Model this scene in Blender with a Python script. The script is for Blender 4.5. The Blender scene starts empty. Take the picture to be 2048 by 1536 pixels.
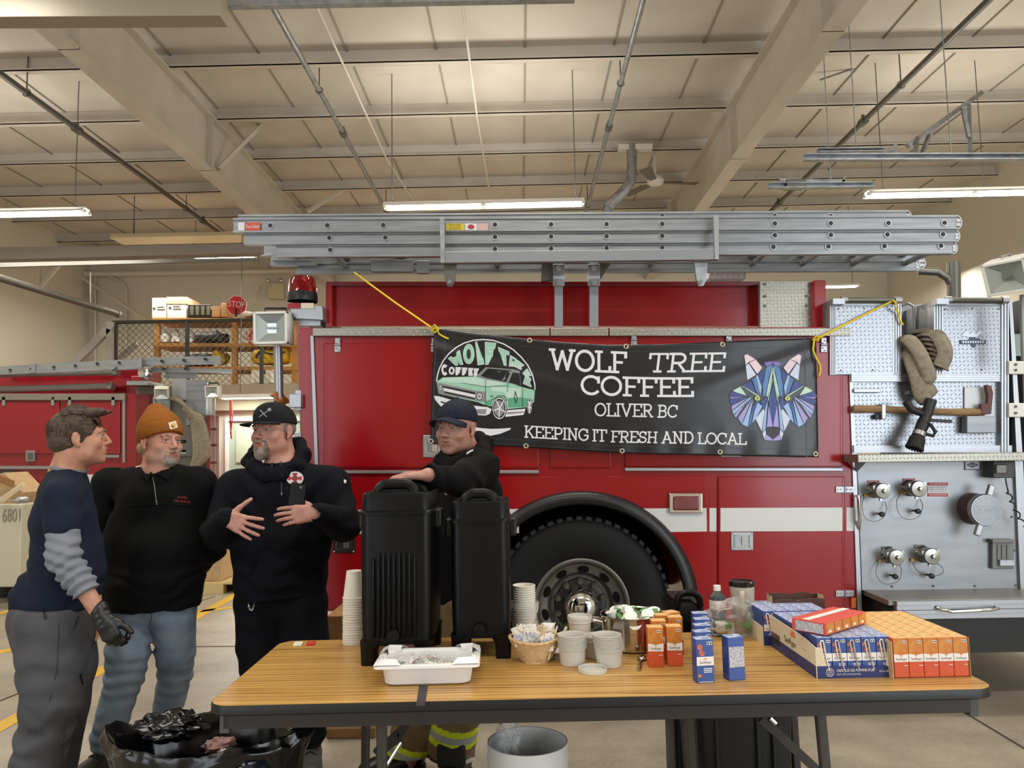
import bpy, bmesh, math, random
import numpy as np
from mathutils import Vector, Matrix, Euler
SC = bpy.context.scene
COL = SC.collection
PI = math.pi
rnd = random.Random(7)
FPX, IW, IH, CAMZ = 1538.0, 2048, 1536, 1.5
CAM_R = (Matrix.Rotation(math.radians(0.6), 3, 'Z') @ Matrix.Rotation(math.radians(90 + 5.1), 3, 'X') @ Matrix.Rotation(-0.018, 3, 'Z'))
CAM_O = Vector((0, 0, CAMZ))
def ray(px, py):
 return CAM_R @ Vector(((px - IW / 2) / FPX, -(py - IH / 2) / FPX, -1))
def at(px, py, Y):            # the point of the photograph's pixel at distance Y into the hall
 d = ray(px, py); return CAM_O + d * (Y / d.y)
def atz(px, py, Z):
 d = ray(px, py); return CAM_O + d * ((Z - CAMZ) / d.z)
cam_d = bpy.data.cameras.new('camera'); cam = bpy.data.objects.new('camera', cam_d); COL.objects.link(cam)
cam_d.sensor_width = 36; cam_d.lens = 36 * FPX / IW; cam_d.clip_end = 200; cam_d.clip_start = 0.02
cam.matrix_world = Matrix.Translation(CAM_O) @ CAM_R.to_4x4()
SC.camera = cam
# ------------------------------------------------------------------ materials
def lin(c):
 if isinstance(c, str):
  c = c.lstrip('#'); c = [int(c[i:i + 2], 16) / 255 for i in (0, 2, 4)]
  return tuple(x / 12.92 if x <= 0.04045 else ((x + 0.055) / 1.055) ** 2.4 for x in c) + (1,)
 return tuple(c) + (1,) if len(c) == 3 else tuple(c)
MATS = {}
def mat(name, col, rough=0.5, metal=0.0, bump=None, var=None, emit=None, trans=None, spec=None, coat=None, ior=None, alpha=None, sheen=None, sss=None):
 """bump=(kind, scale, strength[, distance]); var=(colour2, scale, detail)"""
 if name in MATS: return MATS[name]
 m = bpy.data.materials.new(name); m.use_nodes = True; MATS[name] = m
 nt = m.node_tree; b = nt.nodes['Principled BSDF']; N = nt.nodes.new; L = nt.links.new
 b.inputs['Base Color'].default_value = lin(col); b.inputs['Roughness'].default_value = rough
 b.inputs['Metallic'].default_value = metal
 if spec is None and rough >= 0.8 and metal == 0: spec = 0.2
 if spec is not None: b.inputs['Specular IOR Level'].default_value = spec
 if coat is not None: b.inputs['Coat Weight'].default_value = coat; b.inputs['Coat Roughness'].default_value = 0.06
 if ior is not None: b.inputs['IOR'].default_value = ior
 if trans is not None: b.inputs['Transmission Weight'].default_value = trans
 if alpha is not None: b.inputs['Alpha'].default_value = alpha
 if sheen is not None: b.inputs['Sheen Weight'].default_value = sheen
 if sss is not None:
  b.inputs['Subsurface Weight'].default_value = sss; b.inputs['Subsurface Radius'].default_value = (0.01, 0.004, 0.002); b.inputs['Subsurface Scale'].default_value = 1
 if emit is not None:
  b.inputs['Emission Color'].default_value = lin(emit[0]); b.inputs['Emission Strength'].default_value = emit[1]
 tc = None
 if var or bump:
  tc = N('ShaderNodeTexCoord')
 if var:
  n = N('ShaderNodeTexNoise'); n.inputs['Scale'].default_value = var[1]; n.inputs['Detail'].default_value = var[2] if len(var) > 2 else 4
  mp = N('ShaderNodeMapping'); mp.inputs['Scale'].default_value = var[3] if len(var) > 3 else (1, 1, 1)
  L(tc.outputs['Object'], mp.inputs[0]); L(mp.outputs[0], n.inputs['Vector'])
  r = N('ShaderNodeValToRGB'); r.color_ramp.elements[0].position = 0.35; r.color_ramp.elements[1].position = 0.65
  r.color_ramp.elements[0].color = lin(col); r.color_ramp.elements[1].color = lin(var[0])
  L(n.outputs['Fac'], r.inputs[0]); L(r.outputs[0], b.inputs['Base Color'])
 if bump:
  kind, scale, st = bump[:3]
  if kind == 'noise':
   n = N('ShaderNodeTexNoise'); n.inputs['Scale'].default_value = scale; n.inputs['Detail'].default_value = 5
   L(tc.outputs['Object'], n.inputs['Vector']); out = n.outputs['Fac']
  elif kind == 'wave':
   n = N('ShaderNodeTexWave'); n.inputs['Scale'].default_value = scale; n.inputs['Distortion'].default_value = 1
   n.bands_direction = bump[4] if len(bump) > 4 else 'X'
   L(tc.outputs['Object'], n.inputs['Vector']); out = n.outputs['Fac']
  elif kind == 'tread':   # diamond plate: two diagonal families of short raised lozenges, alternating like a chequer
   sx = N('ShaderNodeSeparateXYZ'); L(tc.outputs['Object'], sx.inputs[0])
   def M(op, a, bb=None, cc=None):
    q = N('ShaderNodeMath'); q.operation = op
    for i, v in enumerate((a, bb, cc)):
     if v is None: continue
     if isinstance(v, (int, float)): q.inputs[i].default_value = v
     else: L(v, q.inputs[i])
    return q.outputs[0]
   u0 = M('MULTIPLY', sx.outputs['X'], scale); v0 = M('MULTIPLY', M('ADD', sx.outputs['Z'], sx.outputs['Y']), scale)
   def loz(sg, off):
    a = M('ADD', M('MULTIPLY', M('ADD', u0, M('MULTIPLY', v0, sg)), 0.5), off)
    c = M('ADD', M('MULTIPLY', M('SUBTRACT', u0, M('MULTIPLY', v0, sg)), 0.5), off)
    fa = M('ABSOLUTE', M('SUBTRACT', M('FRACT', a), 0.5)); fc = M('ABSOLUTE', M('SUBTRACT', M('FRACT', c), 0.5))
    return M('MINIMUM', M('SUBTRACT', 1.0, M('ADD', M('MULTIPLY', fa, 3.3), M('MULTIPLY', fc, 10.5))), 0.55)
   out = M('MAXIMUM', M('MAXIMUM', loz(1, 0.0), loz(-1, 0.5)), 0.0)
  bp = N('ShaderNodeBump'); bp.inputs['Strength'].default_value = st
  bp.inputs['Distance'].default_value = bump[3] if len(bump) > 3 else 0.01
  L(out, bp.inputs['Height']); L(bp.outputs[0], b.inputs['Normal'])
 return m
# ------------------------------------------------------------------ mesh building
def frame(z, x=None):
 z = Vector(z).normalized(); x = Vector(x) if x is not None else (Vector((1, 0, 0)) if abs(z.x) < 0.9 else Vector((0, 1, 0)))
 y = z.cross(x).normalized(); x = y.cross(z)
 return Matrix((x, y, z)).transposed()
class MB:
 def __init__(s): s.v = []; s.f = []; s.m = []
 def add(s, vs, fs, mi=0):
  o = len(s.v); s.v += [Vector(v) for v in vs]
  s.f += [tuple(i + o for i in f) for f in fs]; s.m += [mi] * len(fs); return s
 def box(s, c, size, R=None, mi=0):
  c = Vector(c); hx, hy, hz = [q / 2 for q in size]; vs = []
  for x, y, z in ((-1,-1,-1),(1,-1,-1),(1,1,-1),(-1,1,-1),(-1,-1,1),(1,-1,1),(1,1,1),(-1,1,1)):
   p = Vector((x * hx, y * hy, z * hz)); vs.append(c + (R @ p if R is not None else p))
  return s.add(vs, [(0,3,2,1),(4,5,6,7),(0,1,5,4),(1,2,6,5),(2,3,7,6),(3,0,4,7)], mi)
 def box2(s, a, b, mi=0):
  a, b = Vector(a), Vector(b); return s.box((a + b) / 2, [abs(q) for q in (b - a)], None, mi)
 def bar(s, a, b, w, h, up=(0, 0, 1), mi=0):      # rectangular bar from a to b
  a, b = Vector(a), Vector(b); z = (b - a); L = z.length; z.normalize(); x = z.cross(Vector(up))
  if x.length < 1e-4: x = z.cross(Vector((0, 1, 0)))
  x.normalize(); y = x.cross(z); R = Matrix((x, y, z)).transposed()
  return s.box((a + b) / 2, (w, h, L), R, mi)
 def ring(s, rings, mi=0, closed=True, cap0=True, cap1=True):   # skin a list of equal-length rings
  n = len(rings[0]); vs = [p for r in rings for p in r]; fs = []
  for i in range(len(rings) - 1):
   for j in range(n if closed else n - 1):
    k = (j + 1) % n; fs.append((i * n + j, i * n + k, (i + 1) * n + k, (i + 1) * n + j))
  if cap0: fs.append(tuple(range(n - 1, -1, -1)))
  if cap1: fs.append(tuple(range((len(rings) - 1) * n, len(rings) * n)))
  return s.add(vs, fs, mi)
 def cyl(s, a, b, r, r2=None, n=16, mi=0, caps=True):
  a, b = Vector(a), Vector(b); r2 = r if r2 is None else r2; R = frame(b - a)
  ri = lambda c, q: [c + R @ Vector((q * math.cos(2 * PI * i / n), q * math.sin(2 * PI * i / n), 0)) for i in range(n)]
  return s.ring([ri(a, r), ri(b, r2)], mi, True, caps, caps)
 def tube(s, pts, r, n=8, mi=0, close=False, caps=True, flat=1.0, up=None):
  pts = [Vector(p) for p in pts]; rings = []; N = len(pts); x = None
  for i, p in enumerate(pts):
   if close: t = pts[(i + 1) % N] - pts[i - 1]
   else: t = pts[min(i + 1, N - 1)] - pts[max(i - 1, 0)]
   if t.length < 1e-9: t = Vector((0, 0, 1))
   t.normalize()
   if x is None:
    x = Vector(up) if up is not None else (Vector((1, 0, 0)) if abs(t.x) < 0.9 else Vector((0, 0, 1)))
   x = x - t * x.dot(t)
   if x.length < 1e-6: x = t.orthogonal()
   x.normalize(); y = t.cross(x); q = r[i] if isinstance(r, (list, tuple)) else r
   rings.append([p + x * q * math.cos(2 * PI * j / n) + y * q * flat * math.sin(2 * PI * j / n) for j in range(n)])
  if close: rings.append(rings[0]); return s.ring(rings, mi, True, False, False)
  return s.ring(rings, mi, True, caps, caps)
 def lathe(s, prof, c=(0, 0, 0), R=None, n=32, mi=0, sx=1.0, sy=1.0):     # prof = [(r, z)], about local z
  c = Vector(c); vs = []; fs = []; idx = []
  for r, z in prof:
   if r < 1e-6:
    idx.append([len(vs)]); p = Vector((0, 0, z)); vs.append(c + (R @ p if R is not None else p))
   else:
    row = []
    for j in range(n):
     p = Vector((sx * r * math.cos(2 * PI * j / n), sy * r * math.sin(2 * PI * j / n), z)); row.append(len(vs)); vs.append(c + (R @ p if R is not None else p))
    idx.append(row)
  for i in range(len(idx) - 1):
   a, b = idx[i], idx[i + 1]
   if len(a) == 1 and len(b) == 1: continue
   for j in range(n):
    k = (j + 1) % n
    if len(a) == 1: fs.append((a[0], b[k], b[j]))
    elif len(b) == 1: fs.append((a[j], a[k], b[0]))
    else: fs.append((a[j], a[k], b[k], b[j]))
  return s.add(vs, fs, mi)
 def sphere(s, c, r, n=16, m=10, mi=0, R=None):
  rr = (r, r, r) if isinstance(r, (int, float)) else r
  prof = [(math.sin(PI * i / m), -math.cos(PI * i / m)) for i in range(m + 1)]
  c = Vector(c); t = MB().lathe(prof, n=n)
  return s.add([c + (R @ Vector((v.x * rr[0], v.y * rr[1], v.z * rr[2])) if R is not None else Vector((v.x * rr[0], v.y * rr[1], v.z * rr[2]))) for v in t.v], t.f, mi)
 def prism(s, poly, d, mi=0, holes=()):     # 3-D polygon extruded by vector d
  poly = [Vector(p) for p in poly]; d = Vector(d); n = len(poly)
  vs = poly + [p + d for p in poly]
  fs = [tuple(range(n)), tuple(range(2 * n - 1, n - 1, -1))] + [(i, i + n, (i + 1) % n + n, (i + 1) % n) for i in range(n)]
  return s.add(vs, fs, mi)
 def grid(s, fn, nu, nv, mi=0):
  vs = [fn(i / nu, j / nv) for j in range(nv + 1) for i in range(nu + 1)]
  fs = [(j * (nu + 1) + i, j * (nu + 1) + i + 1, (j + 1) * (nu + 1) + i + 1, (j + 1) * (nu + 1) + i) for j in range(nv) for i in range(nu)]
  return s.add(vs, fs, mi)
 def build(s, name, mats, parent=None, smooth=None, bevel=0, seg=2, solid=0, sub=0, normals=True, weld=False):
  me = bpy.data.meshes.new(name)
  off = parent_loc(parent)
  me.from_pydata([tuple(v - off) for v in s.v], [], s.f)
  for m in (mats if isinstance(mats, (list, tuple)) else [mats]): me.materials.append(m)
  me.polygons.foreach_set('material_index', s.m)
  if normals or weld:
   bm = bmesh.new(); bm.from_mesh(me)
   if weld: bmesh.ops.remove_doubles(bm, verts=bm.verts, dist=1e-5)
   if normals: bmesh.ops.recalc_face_normals(bm, faces=bm.faces)
   bm.to_mesh(me); bm.free()
  if smooth is not None:
   me.polygons.foreach_set('use_smooth', [True] * len(me.polygons))
   if smooth < 180: me.set_sharp_from_angle(angle=math.radians(smooth))
  o = bpy.data.objects.new(name, me); COL.objects.link(o)
  if parent is not None: o.parent = parent
  if solid: md = o.modifiers.new('solid', 'SOLIDIFY'); md.thickness = solid; md.offset = 0
  if sub: md = o.modifiers.new('sub', 'SUBSURF'); md.levels = sub; md.render_levels = sub
  if bevel:
   md = o.modifiers.new('bevel', 'BEVEL'); md.width = bevel; md.segments = seg; md.limit_method = 'ANGLE'; md.angle_limit = math.radians(40)
   if smooth is None:
    me.polygons.foreach_set('use_smooth', [True] * len(me.polygons)); md.harden_normals = True
  return o
def parent_loc(p):
 v = Vector((0, 0, 0))
 while p is not None: v = v + p.location; p = p.parent
 return v
def tag(o, label, cat, group=None, kind=None):
 o['label'] = label; o['category'] = cat
 if group: o['group'] = group
 if kind: o['kind'] = kind
 return o
def thing(name, label, cat, loc=(0, 0, 0), group=None):
 o = bpy.data.objects.new(name, None); COL.objects.link(o); o.location = loc; o.empty_display_size = 0.1
 return tag(o, label, cat, group)
def struct(o): o['kind'] = 'structure'; return o
def partlabel(o, s): o['label'] = s; return o
CH = {}
def copy_tree(o, loc=None, rot=None, label=None, group=None, parent=None):
 c = o.copy(); COL.objects.link(c)
 if parent is not None: c.parent = parent
 for ch in o.children: copy_tree(ch, parent=c)
 if loc is not None: c.location = loc
 if rot is not None: c.rotation_euler = rot
 if label: c['label'] = label
 if group: c['group'] = group
 return c
TXT = {}
def text_mesh(s, size=1.0, ext=0.0, align='CENTER'):
 """letters as triangles in the x,y plane, centred on the origin"""
 if (s, align) not in TXT:
  cu = bpy.data.curves.new('t', 'FONT'); cu.body = s; cu.size = 1; cu.align_x = align; cu.align_y = 'CENTER'; cu.resolution_u = 3
  o = bpy.data.objects.new('t', cu); COL.objects.link(o)
  dg = bpy.context.evaluated_depsgraph_get(); dg.update()
  me = bpy.data.meshes.new_from_object(o.evaluated_get(dg))
  TXT[(s, align)] = ([v.co.copy() for v in me.vertices], [tuple(p.vertices) for p in me.polygons])
  bpy.data.objects.remove(o); bpy.data.curves.remove(cu); bpy.data.meshes.remove(me)
 v, f = TXT[(s, align)]
 return [q * size for q in v], f
def add_text(mb, s, c, size, R=None, mi=0, sx=1.0, align='CENTER', ital=0.0, width=None):
 """text on a plane: R maps text x,y (and outward z) to the scene"""
 v, f = text_mesh(s, size, align=align); c = Vector(c)
 if width:
  w = max(q.x for q in v) - min(q.x for q in v); sx = width / w if w > 0 else 1
 if R is None: R = Matrix(((1, 0, 0), (0, 0, -1), (0, 1, 0)))     # faces the camera side (-Y)
 mb.add([c + R @ Vector((q.x * sx + ital * q.y, q.y, 0)) for q in v], f, mi)
FRONT = Matrix(((1, 0, 0), (0, 0, -1), (0, 1, 0)))
def bez(p0, p1, p2, p3, n=12):
 p0, p1, p2, p3 = map(Vector, (p0, p1, p2, p3))
 return [p0 * (1 - t) ** 3 + p1 * 3 * t * (1 - t) ** 2 + p2 * 3 * t * t * (1 - t) + p3 * t ** 3 for t in [i / n for i in range(n + 1)]]
def spline(pts, n=6):      # Catmull-Rom through points
 pts = [Vector(p) for p in pts]; out = []
 for i in range(len(pts) - 1):
  a = pts[i - 1] if i else pts[0] * 2 - pts[1]; b, c = pts[i], pts[i + 1]
  d = pts[i + 2] if i + 2 < len(pts) else pts[-1] * 2 - pts[-2]
  for k in range(n):
   t = k / n
   out.append(0.5 * ((2 * b) + (c - a) * t + (2 * a - 5 * b + 4 * c - d) * t * t + (3 * b - a - 3 * c + d) * t ** 3))
 out.append(pts[-1]); return out
# ------------------------------------------------------------------ implicit surfaces for bodies, cloth and soft things
def vnoise(P, seed=0):
 """smooth value noise on an (n,3) array"""
 Pi = np.floor(P).astype(np.int64); f = P - Pi; f = f * f * (3 - 2 * f)
 def hsh(i, j, k):
  n = (i * 374761393 + j * 668265263 + k * 2147483647 + seed * 974634777) & 0xffffffff
  n = ((n ^ (n >> 13)) * 1274126177) & 0xffffffff
  return ((n ^ (n >> 16)) & 0xffff) / 65535.0
 r = 0
 for dx in (0, 1):
  for dy in (0, 1):
   for dz in (0, 1):
    w = (f[:, 0] if dx else 1 - f[:, 0]) * (f[:, 1] if dy else 1 - f[:, 1]) * (f[:, 2] if dz else 1 - f[:, 2])
    r = r + w * hsh(Pi[:, 0] + dx, Pi[:, 1] + dy, Pi[:, 2] + dz)
 return r - 0.5
class SDF:
 def __init__(s, lo, hi, h):
  s.h = h; s.lo = np.array(lo, float); n = np.ceil((np.array(hi, float) - s.lo) / h).astype(int) + 1
  s.n = n; s.v = np.full(tuple(n), 0.5, np.float32)
  s.ax = [s.lo[i] + h * np.arange(n[i]) for i in range(3)]
 def _blk(s, lo, hi):
  a = np.clip(np.floor((np.array(lo) - s.lo) / s.h).astype(int), 0, s.n); b = np.clip(np.ceil((np.array(hi) - s.lo) / s.h).astype(int) + 1, 0, s.n)
  sl = tuple(slice(a[i], b[i]) for i in range(3))
  if any(b <= a): return None, None
  X, Y, Z = np.meshgrid(s.ax[0][sl[0]], s.ax[1][sl[1]], s.ax[2][sl[2]], indexing='ij')
  return sl, np.stack([X, Y, Z], -1)
 def _op(s, sl, d, k, op):
  v = s.v[sl]
  if op == 'add':
   if k > 0:
    t = np.clip(0.5 + 0.5 * (v - d) / k, 0, 1); r = v * (1 - t) + d * t - k * t * (1 - t)
   else: r = np.minimum(v, d)
  elif op == 'sub':
   if k > 0:
    t = np.clip(0.5 - 0.5 * (v + d) / k, 0, 1); r = v * (1 - t) - d * t + k * t * (1 - t)
   else: r = np.maximum(v, -d)
  else: r = np.maximum(v, d)
  s.v[sl] = r
 def cap(s, a, b, ra, rb=None, k=0.02, flat=None, op='add'):
  a = np.array(a, float); b = np.array(b, float); rb = ra if rb is None else rb; R = max(ra, rb)
  if flat is not None and flat[1] > 1: R *= flat[1]
  mg = R + k + 4 * s.h; sl, P = s._blk(np.minimum(a, b) - mg, np.maximum(a, b) + mg)
  if sl is None: return s
  ab = b - a; L2 = max(ab @ ab, 1e-12); t = np.clip(((P - a) @ ab) / L2, 0, 1); q = P - (a + t[..., None] * ab)
  if flat is not None:
   n = np.array(flat[0], float); n /= np.linalg.norm(n); q = q + ((1 / flat[1] - 1) * (q @ n))[..., None] * n
  d = np.linalg.norm(q, axis=-1) - (ra + t * (rb - ra)); s._op(sl, d, k, op); return s
 def ell(s, c, r, M=None, k=0.02, op='add'):
  c = np.array(c, float); r = np.array(r, float); mg = r.max() + k + 4 * s.h
  sl, P = s._blk(c - mg, c + mg)
  if sl is None: return s
  q = P - c
  if M is not None: q = q @ np.array(M)
  k0 = np.linalg.norm(q / r, axis=-1); k1 = np.linalg.norm(q / (r * r), axis=-1) + 1e-9
  s._op(sl, k0 * (k0 - 1) / k1, k, op); return s
 def rbox(s, c, half, rad=0.01, M=None, k=0.0, op='add'):
  c = np.array(c, float); half = np.array(half, float); mg = np.linalg.norm(half) + k + 4 * s.h
  sl, P = s._blk(c - mg, c + mg)
  if sl is None: return s
  q = P - c
  if M is not None: q = q @ np.array(M)
  q = np.abs(q) - (half - rad); d = np.linalg.norm(np.maximum(q, 0), axis=-1) + np.minimum(q.max(-1), 0) - rad
  s._op(sl, d, k, op); return s
 def plane(s, c, n, op='cut', k=0.0):      # keep the side opposite to n
  n = np.array(n, float); n /= np.linalg.norm(n); c = np.array(c, float)
  d = (s.ax[0] - c[0])[:, None, None] * n[0] + (s.ax[1] - c[1])[None, :, None] * n[1] + (s.ax[2] - c[2])[None, None, :] * n[2]
  s.v = np.maximum(s.v, d.astype(np.float32)); return s
 def disp(s, amp, scale, seed=0, where=None, stretch=(1, 1, 1)):
  I = np.argwhere(np.abs(s.v) < amp + 3 * s.h)
  P = s.lo + I * s.h; w = amp if where is None else amp * where(P)
  s.v[tuple(I.T)] += (w * 2 * vnoise(P * scale * np.array(stretch), seed)).astype(np.float32); return s
 def folds(s, fn):                          # fn(P) -> signed offset near the surface
  I = np.argwhere(np.abs(s.v) < 0.03); P = s.lo + I * s.h
  s.v[tuple(I.T)] += fn(P).astype(np.float32); return s
 def mesh(s):
  v = s.v; ins = v < 0; c = np.zeros(tuple(s.n - 1), np.int8)
  for i in (0, 1):
   for j in (0, 1):
    for k in (0, 1): c += ins[i:s.n[0] - 1 + i, j:s.n[1] - 1 + j, k:s.n[2] - 1 + k]
  act = (c > 0) & (c < 8); A = np.argwhere(act); idx = np.full(act.shape, -1, np.int64); idx[act] = np.arange(len(A))
  acc = np.zeros((len(A), 3)); cnt = np.zeros(len(A))
  corners = [(0,0,0),(1,0,0),(0,1,0),(1,1,0),(0,0,1),(1,0,1),(0,1,1),(1,1,1)]
  vals = [v[A[:, 0] + q[0], A[:, 1] + q[1], A[:, 2] + q[2]].astype(float) for q in corners]
  for e in ((0,1),(2,3),(4,5),(6,7),(0,2),(1,3),(4,6),(5,7),(0,4),(1,5),(2,6),(3,7)):
   a, b = vals[e[0]], vals[e[1]]; m = (a < 0) != (b < 0)
   t = np.where(m, a / np.where(np.abs(a - b) < 1e-12, 1, a - b), 0)
   p = np.array(corners[e[0]])[None] + t[:, None] * (np.array(corners[e[1]]) - np.array(corners[e[0]]))[None]
   acc += p * m[:, None]; cnt += m
  V = s.lo + (A + acc / cnt[:, None]) * s.h; Q = []
  for ax in range(3):
   o1, o2 = [q for q in range(3) if q != ax]
   sa = [slice(None)] * 3; sb = [slice(None)] * 3; sa[ax] = slice(0, -1); sb[ax] = slice(1, None)
   ch = ins[tuple(sa)] != ins[tuple(sb)]; I = np.argwhere(ch)
   I = I[(I[:, o1] > 0) & (I[:, o2] > 0) & (I[:, o1] < s.n[o1] - 1) & (I[:, o2] < s.n[o2] - 1)]
   if not len(I): continue
   def g(d1, d2):
    J = I.copy(); J[:, o1] += d1; J[:, o2] += d2; return idx[J[:, 0], J[:, 1], J[:, 2]]
   q = np.stack([g(-1, -1), g(0, -1), g(0, 0), g(-1, 0)], 1)
   fl = ins[I[:, 0], I[:, 1], I[:, 2]]
   if ax == 1: fl = ~fl
   q[~fl] = q[~fl][:, ::-1]; Q.append(q)
  return V, np.concatenate(Q)
 def build(s, name, mats, parent=None, smooth_it=2, mfn=None):
  V, Q = s.mesh(); Q = Q[(Q >= 0).all(1)]
  for _ in range(smooth_it):             # light Laplacian relax removes the grid's stair pattern
   S = np.zeros_like(V); n = np.zeros(len(V))
   for a, b in ((0, 1), (1, 2), (2, 3), (3, 0)):
    np.add.at(S, Q[:, a], V[Q[:, b]]); np.add.at(S, Q[:, b], V[Q[:, a]]); np.add.at(n, Q[:, a], 1); np.add.at(n, Q[:, b], 1)
   V = V * 0.5 + 0.5 * S / np.maximum(n, 1)[:, None]
  off = np.array(parent_loc(parent)); me = bpy.data.meshes.new(name)
  me.vertices.add(len(V)); me.vertices.foreach_set('co', (V - off).ravel())
  me.loops.add(len(Q) * 4); me.loops.foreach_set('vertex_index', Q.ravel().astype(np.int32))
  me.polygons.add(len(Q)); me.polygons.foreach_set('loop_start', np.arange(0, len(Q) * 4, 4, dtype=np.int32))
  me.polygons.foreach_set('use_smooth', np.ones(len(Q), bool))
  for m in (mats if isinstance(mats, (list, tuple)) else [mats]): me.materials.append(m)
  if mfn is not None: me.polygons.foreach_set('material_index', mfn(V[Q].mean(1)).astype(np.int32))
  me.update(calc_edges=True); me.validate()
  o = bpy.data.objects.new(name, me); COL.objects.link(o)
  if parent is not None: o.parent = parent
  return o
# ================================================================== materials
M_wall = mat('wall_paint', '#e4dccb', 0.75, bump=('noise', 60, 0.05))
M_ceil = mat('insulation_facing', '#dcd3c6', 0.55, bump=('noise', 3, 0.25, 0.03), var=('#cfc6b8', 1.2, 4))
M_steel = mat('painted_steel', '#d6cdbf', 0.5, var=('#cbc2b4', 2, 3))
M_seam = mat('seam', '#9c9489', 0.7)
M_pipe = mat('grey_pipe', '#8f8f8a', 0.35, 0.7)
M_dpipe = mat('dark_pipe', '#6c6b66', 0.4, 0.6)
M_wpipe = mat('white_pipe', '#e2dccf', 0.5)
M_galv = mat('galvanized', '#a9adb2', 0.38, 0.8, var=('#8f9499', 12, 3))
M_tube = mat('lamp_tube', '#ffffff', 0.4, emit=('#fff4de', 22))
M_tubew = mat('lamp_tube_warm', '#ffffff', 0.4, emit=('#ffe2a0', 22))
M_tubec = mat('lamp_tube_cool', '#ffffff', 0.4, emit=('#eafff2', 22))
M_fix = mat('fixture_white', '#e8e6e0', 0.4)
M_yel = mat('yellow_floor_paint', '#e3b22c', 0.6, var=('#caa235', 25, 5))
M_black = mat('black_plastic', '#0b0b0c', 0.45)
M_rubber = mat('black_rubber', '#0e0f10', 0.65)
M_white = mat('white_plastic', '#e9e7e2', 0.4)
M_card = mat('cardboard', '#a98056', 0.85, var=('#9c744b', 30, 3))
M_lcard = mat('pale_cardboard', '#c9ac86', 0.85, var=('#bd9f78', 20, 3))
M_wood = mat('raw_pine', '#c8924e', 0.7, var=('#b57e3c', 8, 4, (1, 8, 8)))
M_chrome = mat('chrome', '#d8d8d8', 0.08, 1.0)
M_alu = mat('aluminium', '#8d9094', 0.42, 0.75, var=('#7d8186', 9, 5, (0.3, 3, 3)))
M_bralu = mat('brushed_aluminium', '#a3a6aa', 0.36, 0.8)
M_tread = mat('diamond_plate', '#8f9297', 0.32, 0.8, bump=('tread', 40, 1.0, 0.006))
M_tread_s = mat('diamond_plate_fine', '#98958b', 0.36, 0.75, bump=('tread', 44, 1.0, 0.006))
M_red = mat('truck_red', '#960e15', 0.22, spec=.35, coat=0.1)
M_dred = mat('dark_red', '#6d0c12', 0.25, coat=0.4)
M_tape = mat('reflective_white', '#d9dcda', 0.35)
M_rope = mat('yellow_rope', '#e6c91e', 0.6)
M_glass = mat('clear_glass', '#e8f0f0', 0.05, trans=0.9, ior=1.3)
# ---- concrete floor: mottled, with saw-cut joints
def floor_mat():
 m = bpy.data.materials.new('concrete'); m.use_nodes = True; nt = m.node_tree; N, L = nt.nodes.new, nt.links.new; b = nt.nodes['Principled BSDF']
 tc = N('ShaderNodeTexCoord'); n1 = N('ShaderNodeTexNoise'); n1.inputs['Scale'].default_value = 1.6; n1.inputs['Detail'].default_value = 9; n1.inputs['Roughness'].default_value = 0.7
 n2 = N('ShaderNodeTexNoise'); n2.inputs['Scale'].default_value = 55; n2.inputs['Detail'].default_value = 4
 L(tc.outputs['Object'], n1.inputs['Vector']); L(tc.outputs['Object'], n2.inputs['Vector'])
 ad = N('ShaderNodeMath'); ad.operation = 'MULTIPLY_ADD'; ad.inputs[1].default_value = 0.35
 L(n2.outputs['Fac'], ad.inputs[0]); L(n1.outputs['Fac'], ad.inputs[2])
 r = N('ShaderNodeValToRGB'); r.color_ramp.elements[0].position = 0.45; r.color_ramp.elements[1].position = 0.85
 r.color_ramp.elements[0].color = lin('#857b6c'); r.color_ramp.elements[1].color = lin('#b0a694')
 L(ad.outputs[0], r.inputs[0]); L(r.outputs[0], b.inputs['Base Color']); b.inputs['Roughness'].default_value = 0.42
 bp = N('ShaderNodeBump'); bp.inputs['Strength'].default_value = 0.15; bp.inputs['Distance'].default_value = 0.01
 L(n2.outputs['Fac'], bp.inputs['Height']); L(bp.outputs[0], b.inputs['Normal']); return m
struct(MB().box2((-9.6, -5.2, -0.2), (8.3, 16.8, 0)).build('floor', floor_mat()))
j = MB()
M_joint = mat('joint', '#4a453d', 0.9)
def fl_line(a, b, w, mb, z=0.0015, h=0.003):
 mb.bar(Vector((a[0], a[1], z)), Vector((b[0], b[1], z)), w, h)
for k, (p, q) in enumerate([((1920, 1420), (2048, 1497)), ((0, 1402), (60, 1378)), ((340, 1294), (480, 1293)), ((370, 1212), (430, 1193))]):
 mb = MB(); a, b = atz(*p, 0), atz(*q, 0)
 if k == 0: a = a + (a - b) * 1.5; b = b + (b - a) * 0.6
 fl_line(a, b, 0.012, mb); struct(mb.build('trim_%d' % (k + 1), M_joint))
for p, q, w in [((-40, 1477), (475, 1188), 0.11), ((-20, 1309), (215, 1256), 0.1), ((-10, 1230), (60, 1210), 0.1), ((375, 1226), (480, 1213), 0.1)]:
 mb = MB(); fl_line(atz(*p, 0), atz(*q, 0), w, mb)
 struct(mb.build('floor_marking', M_yel))
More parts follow.
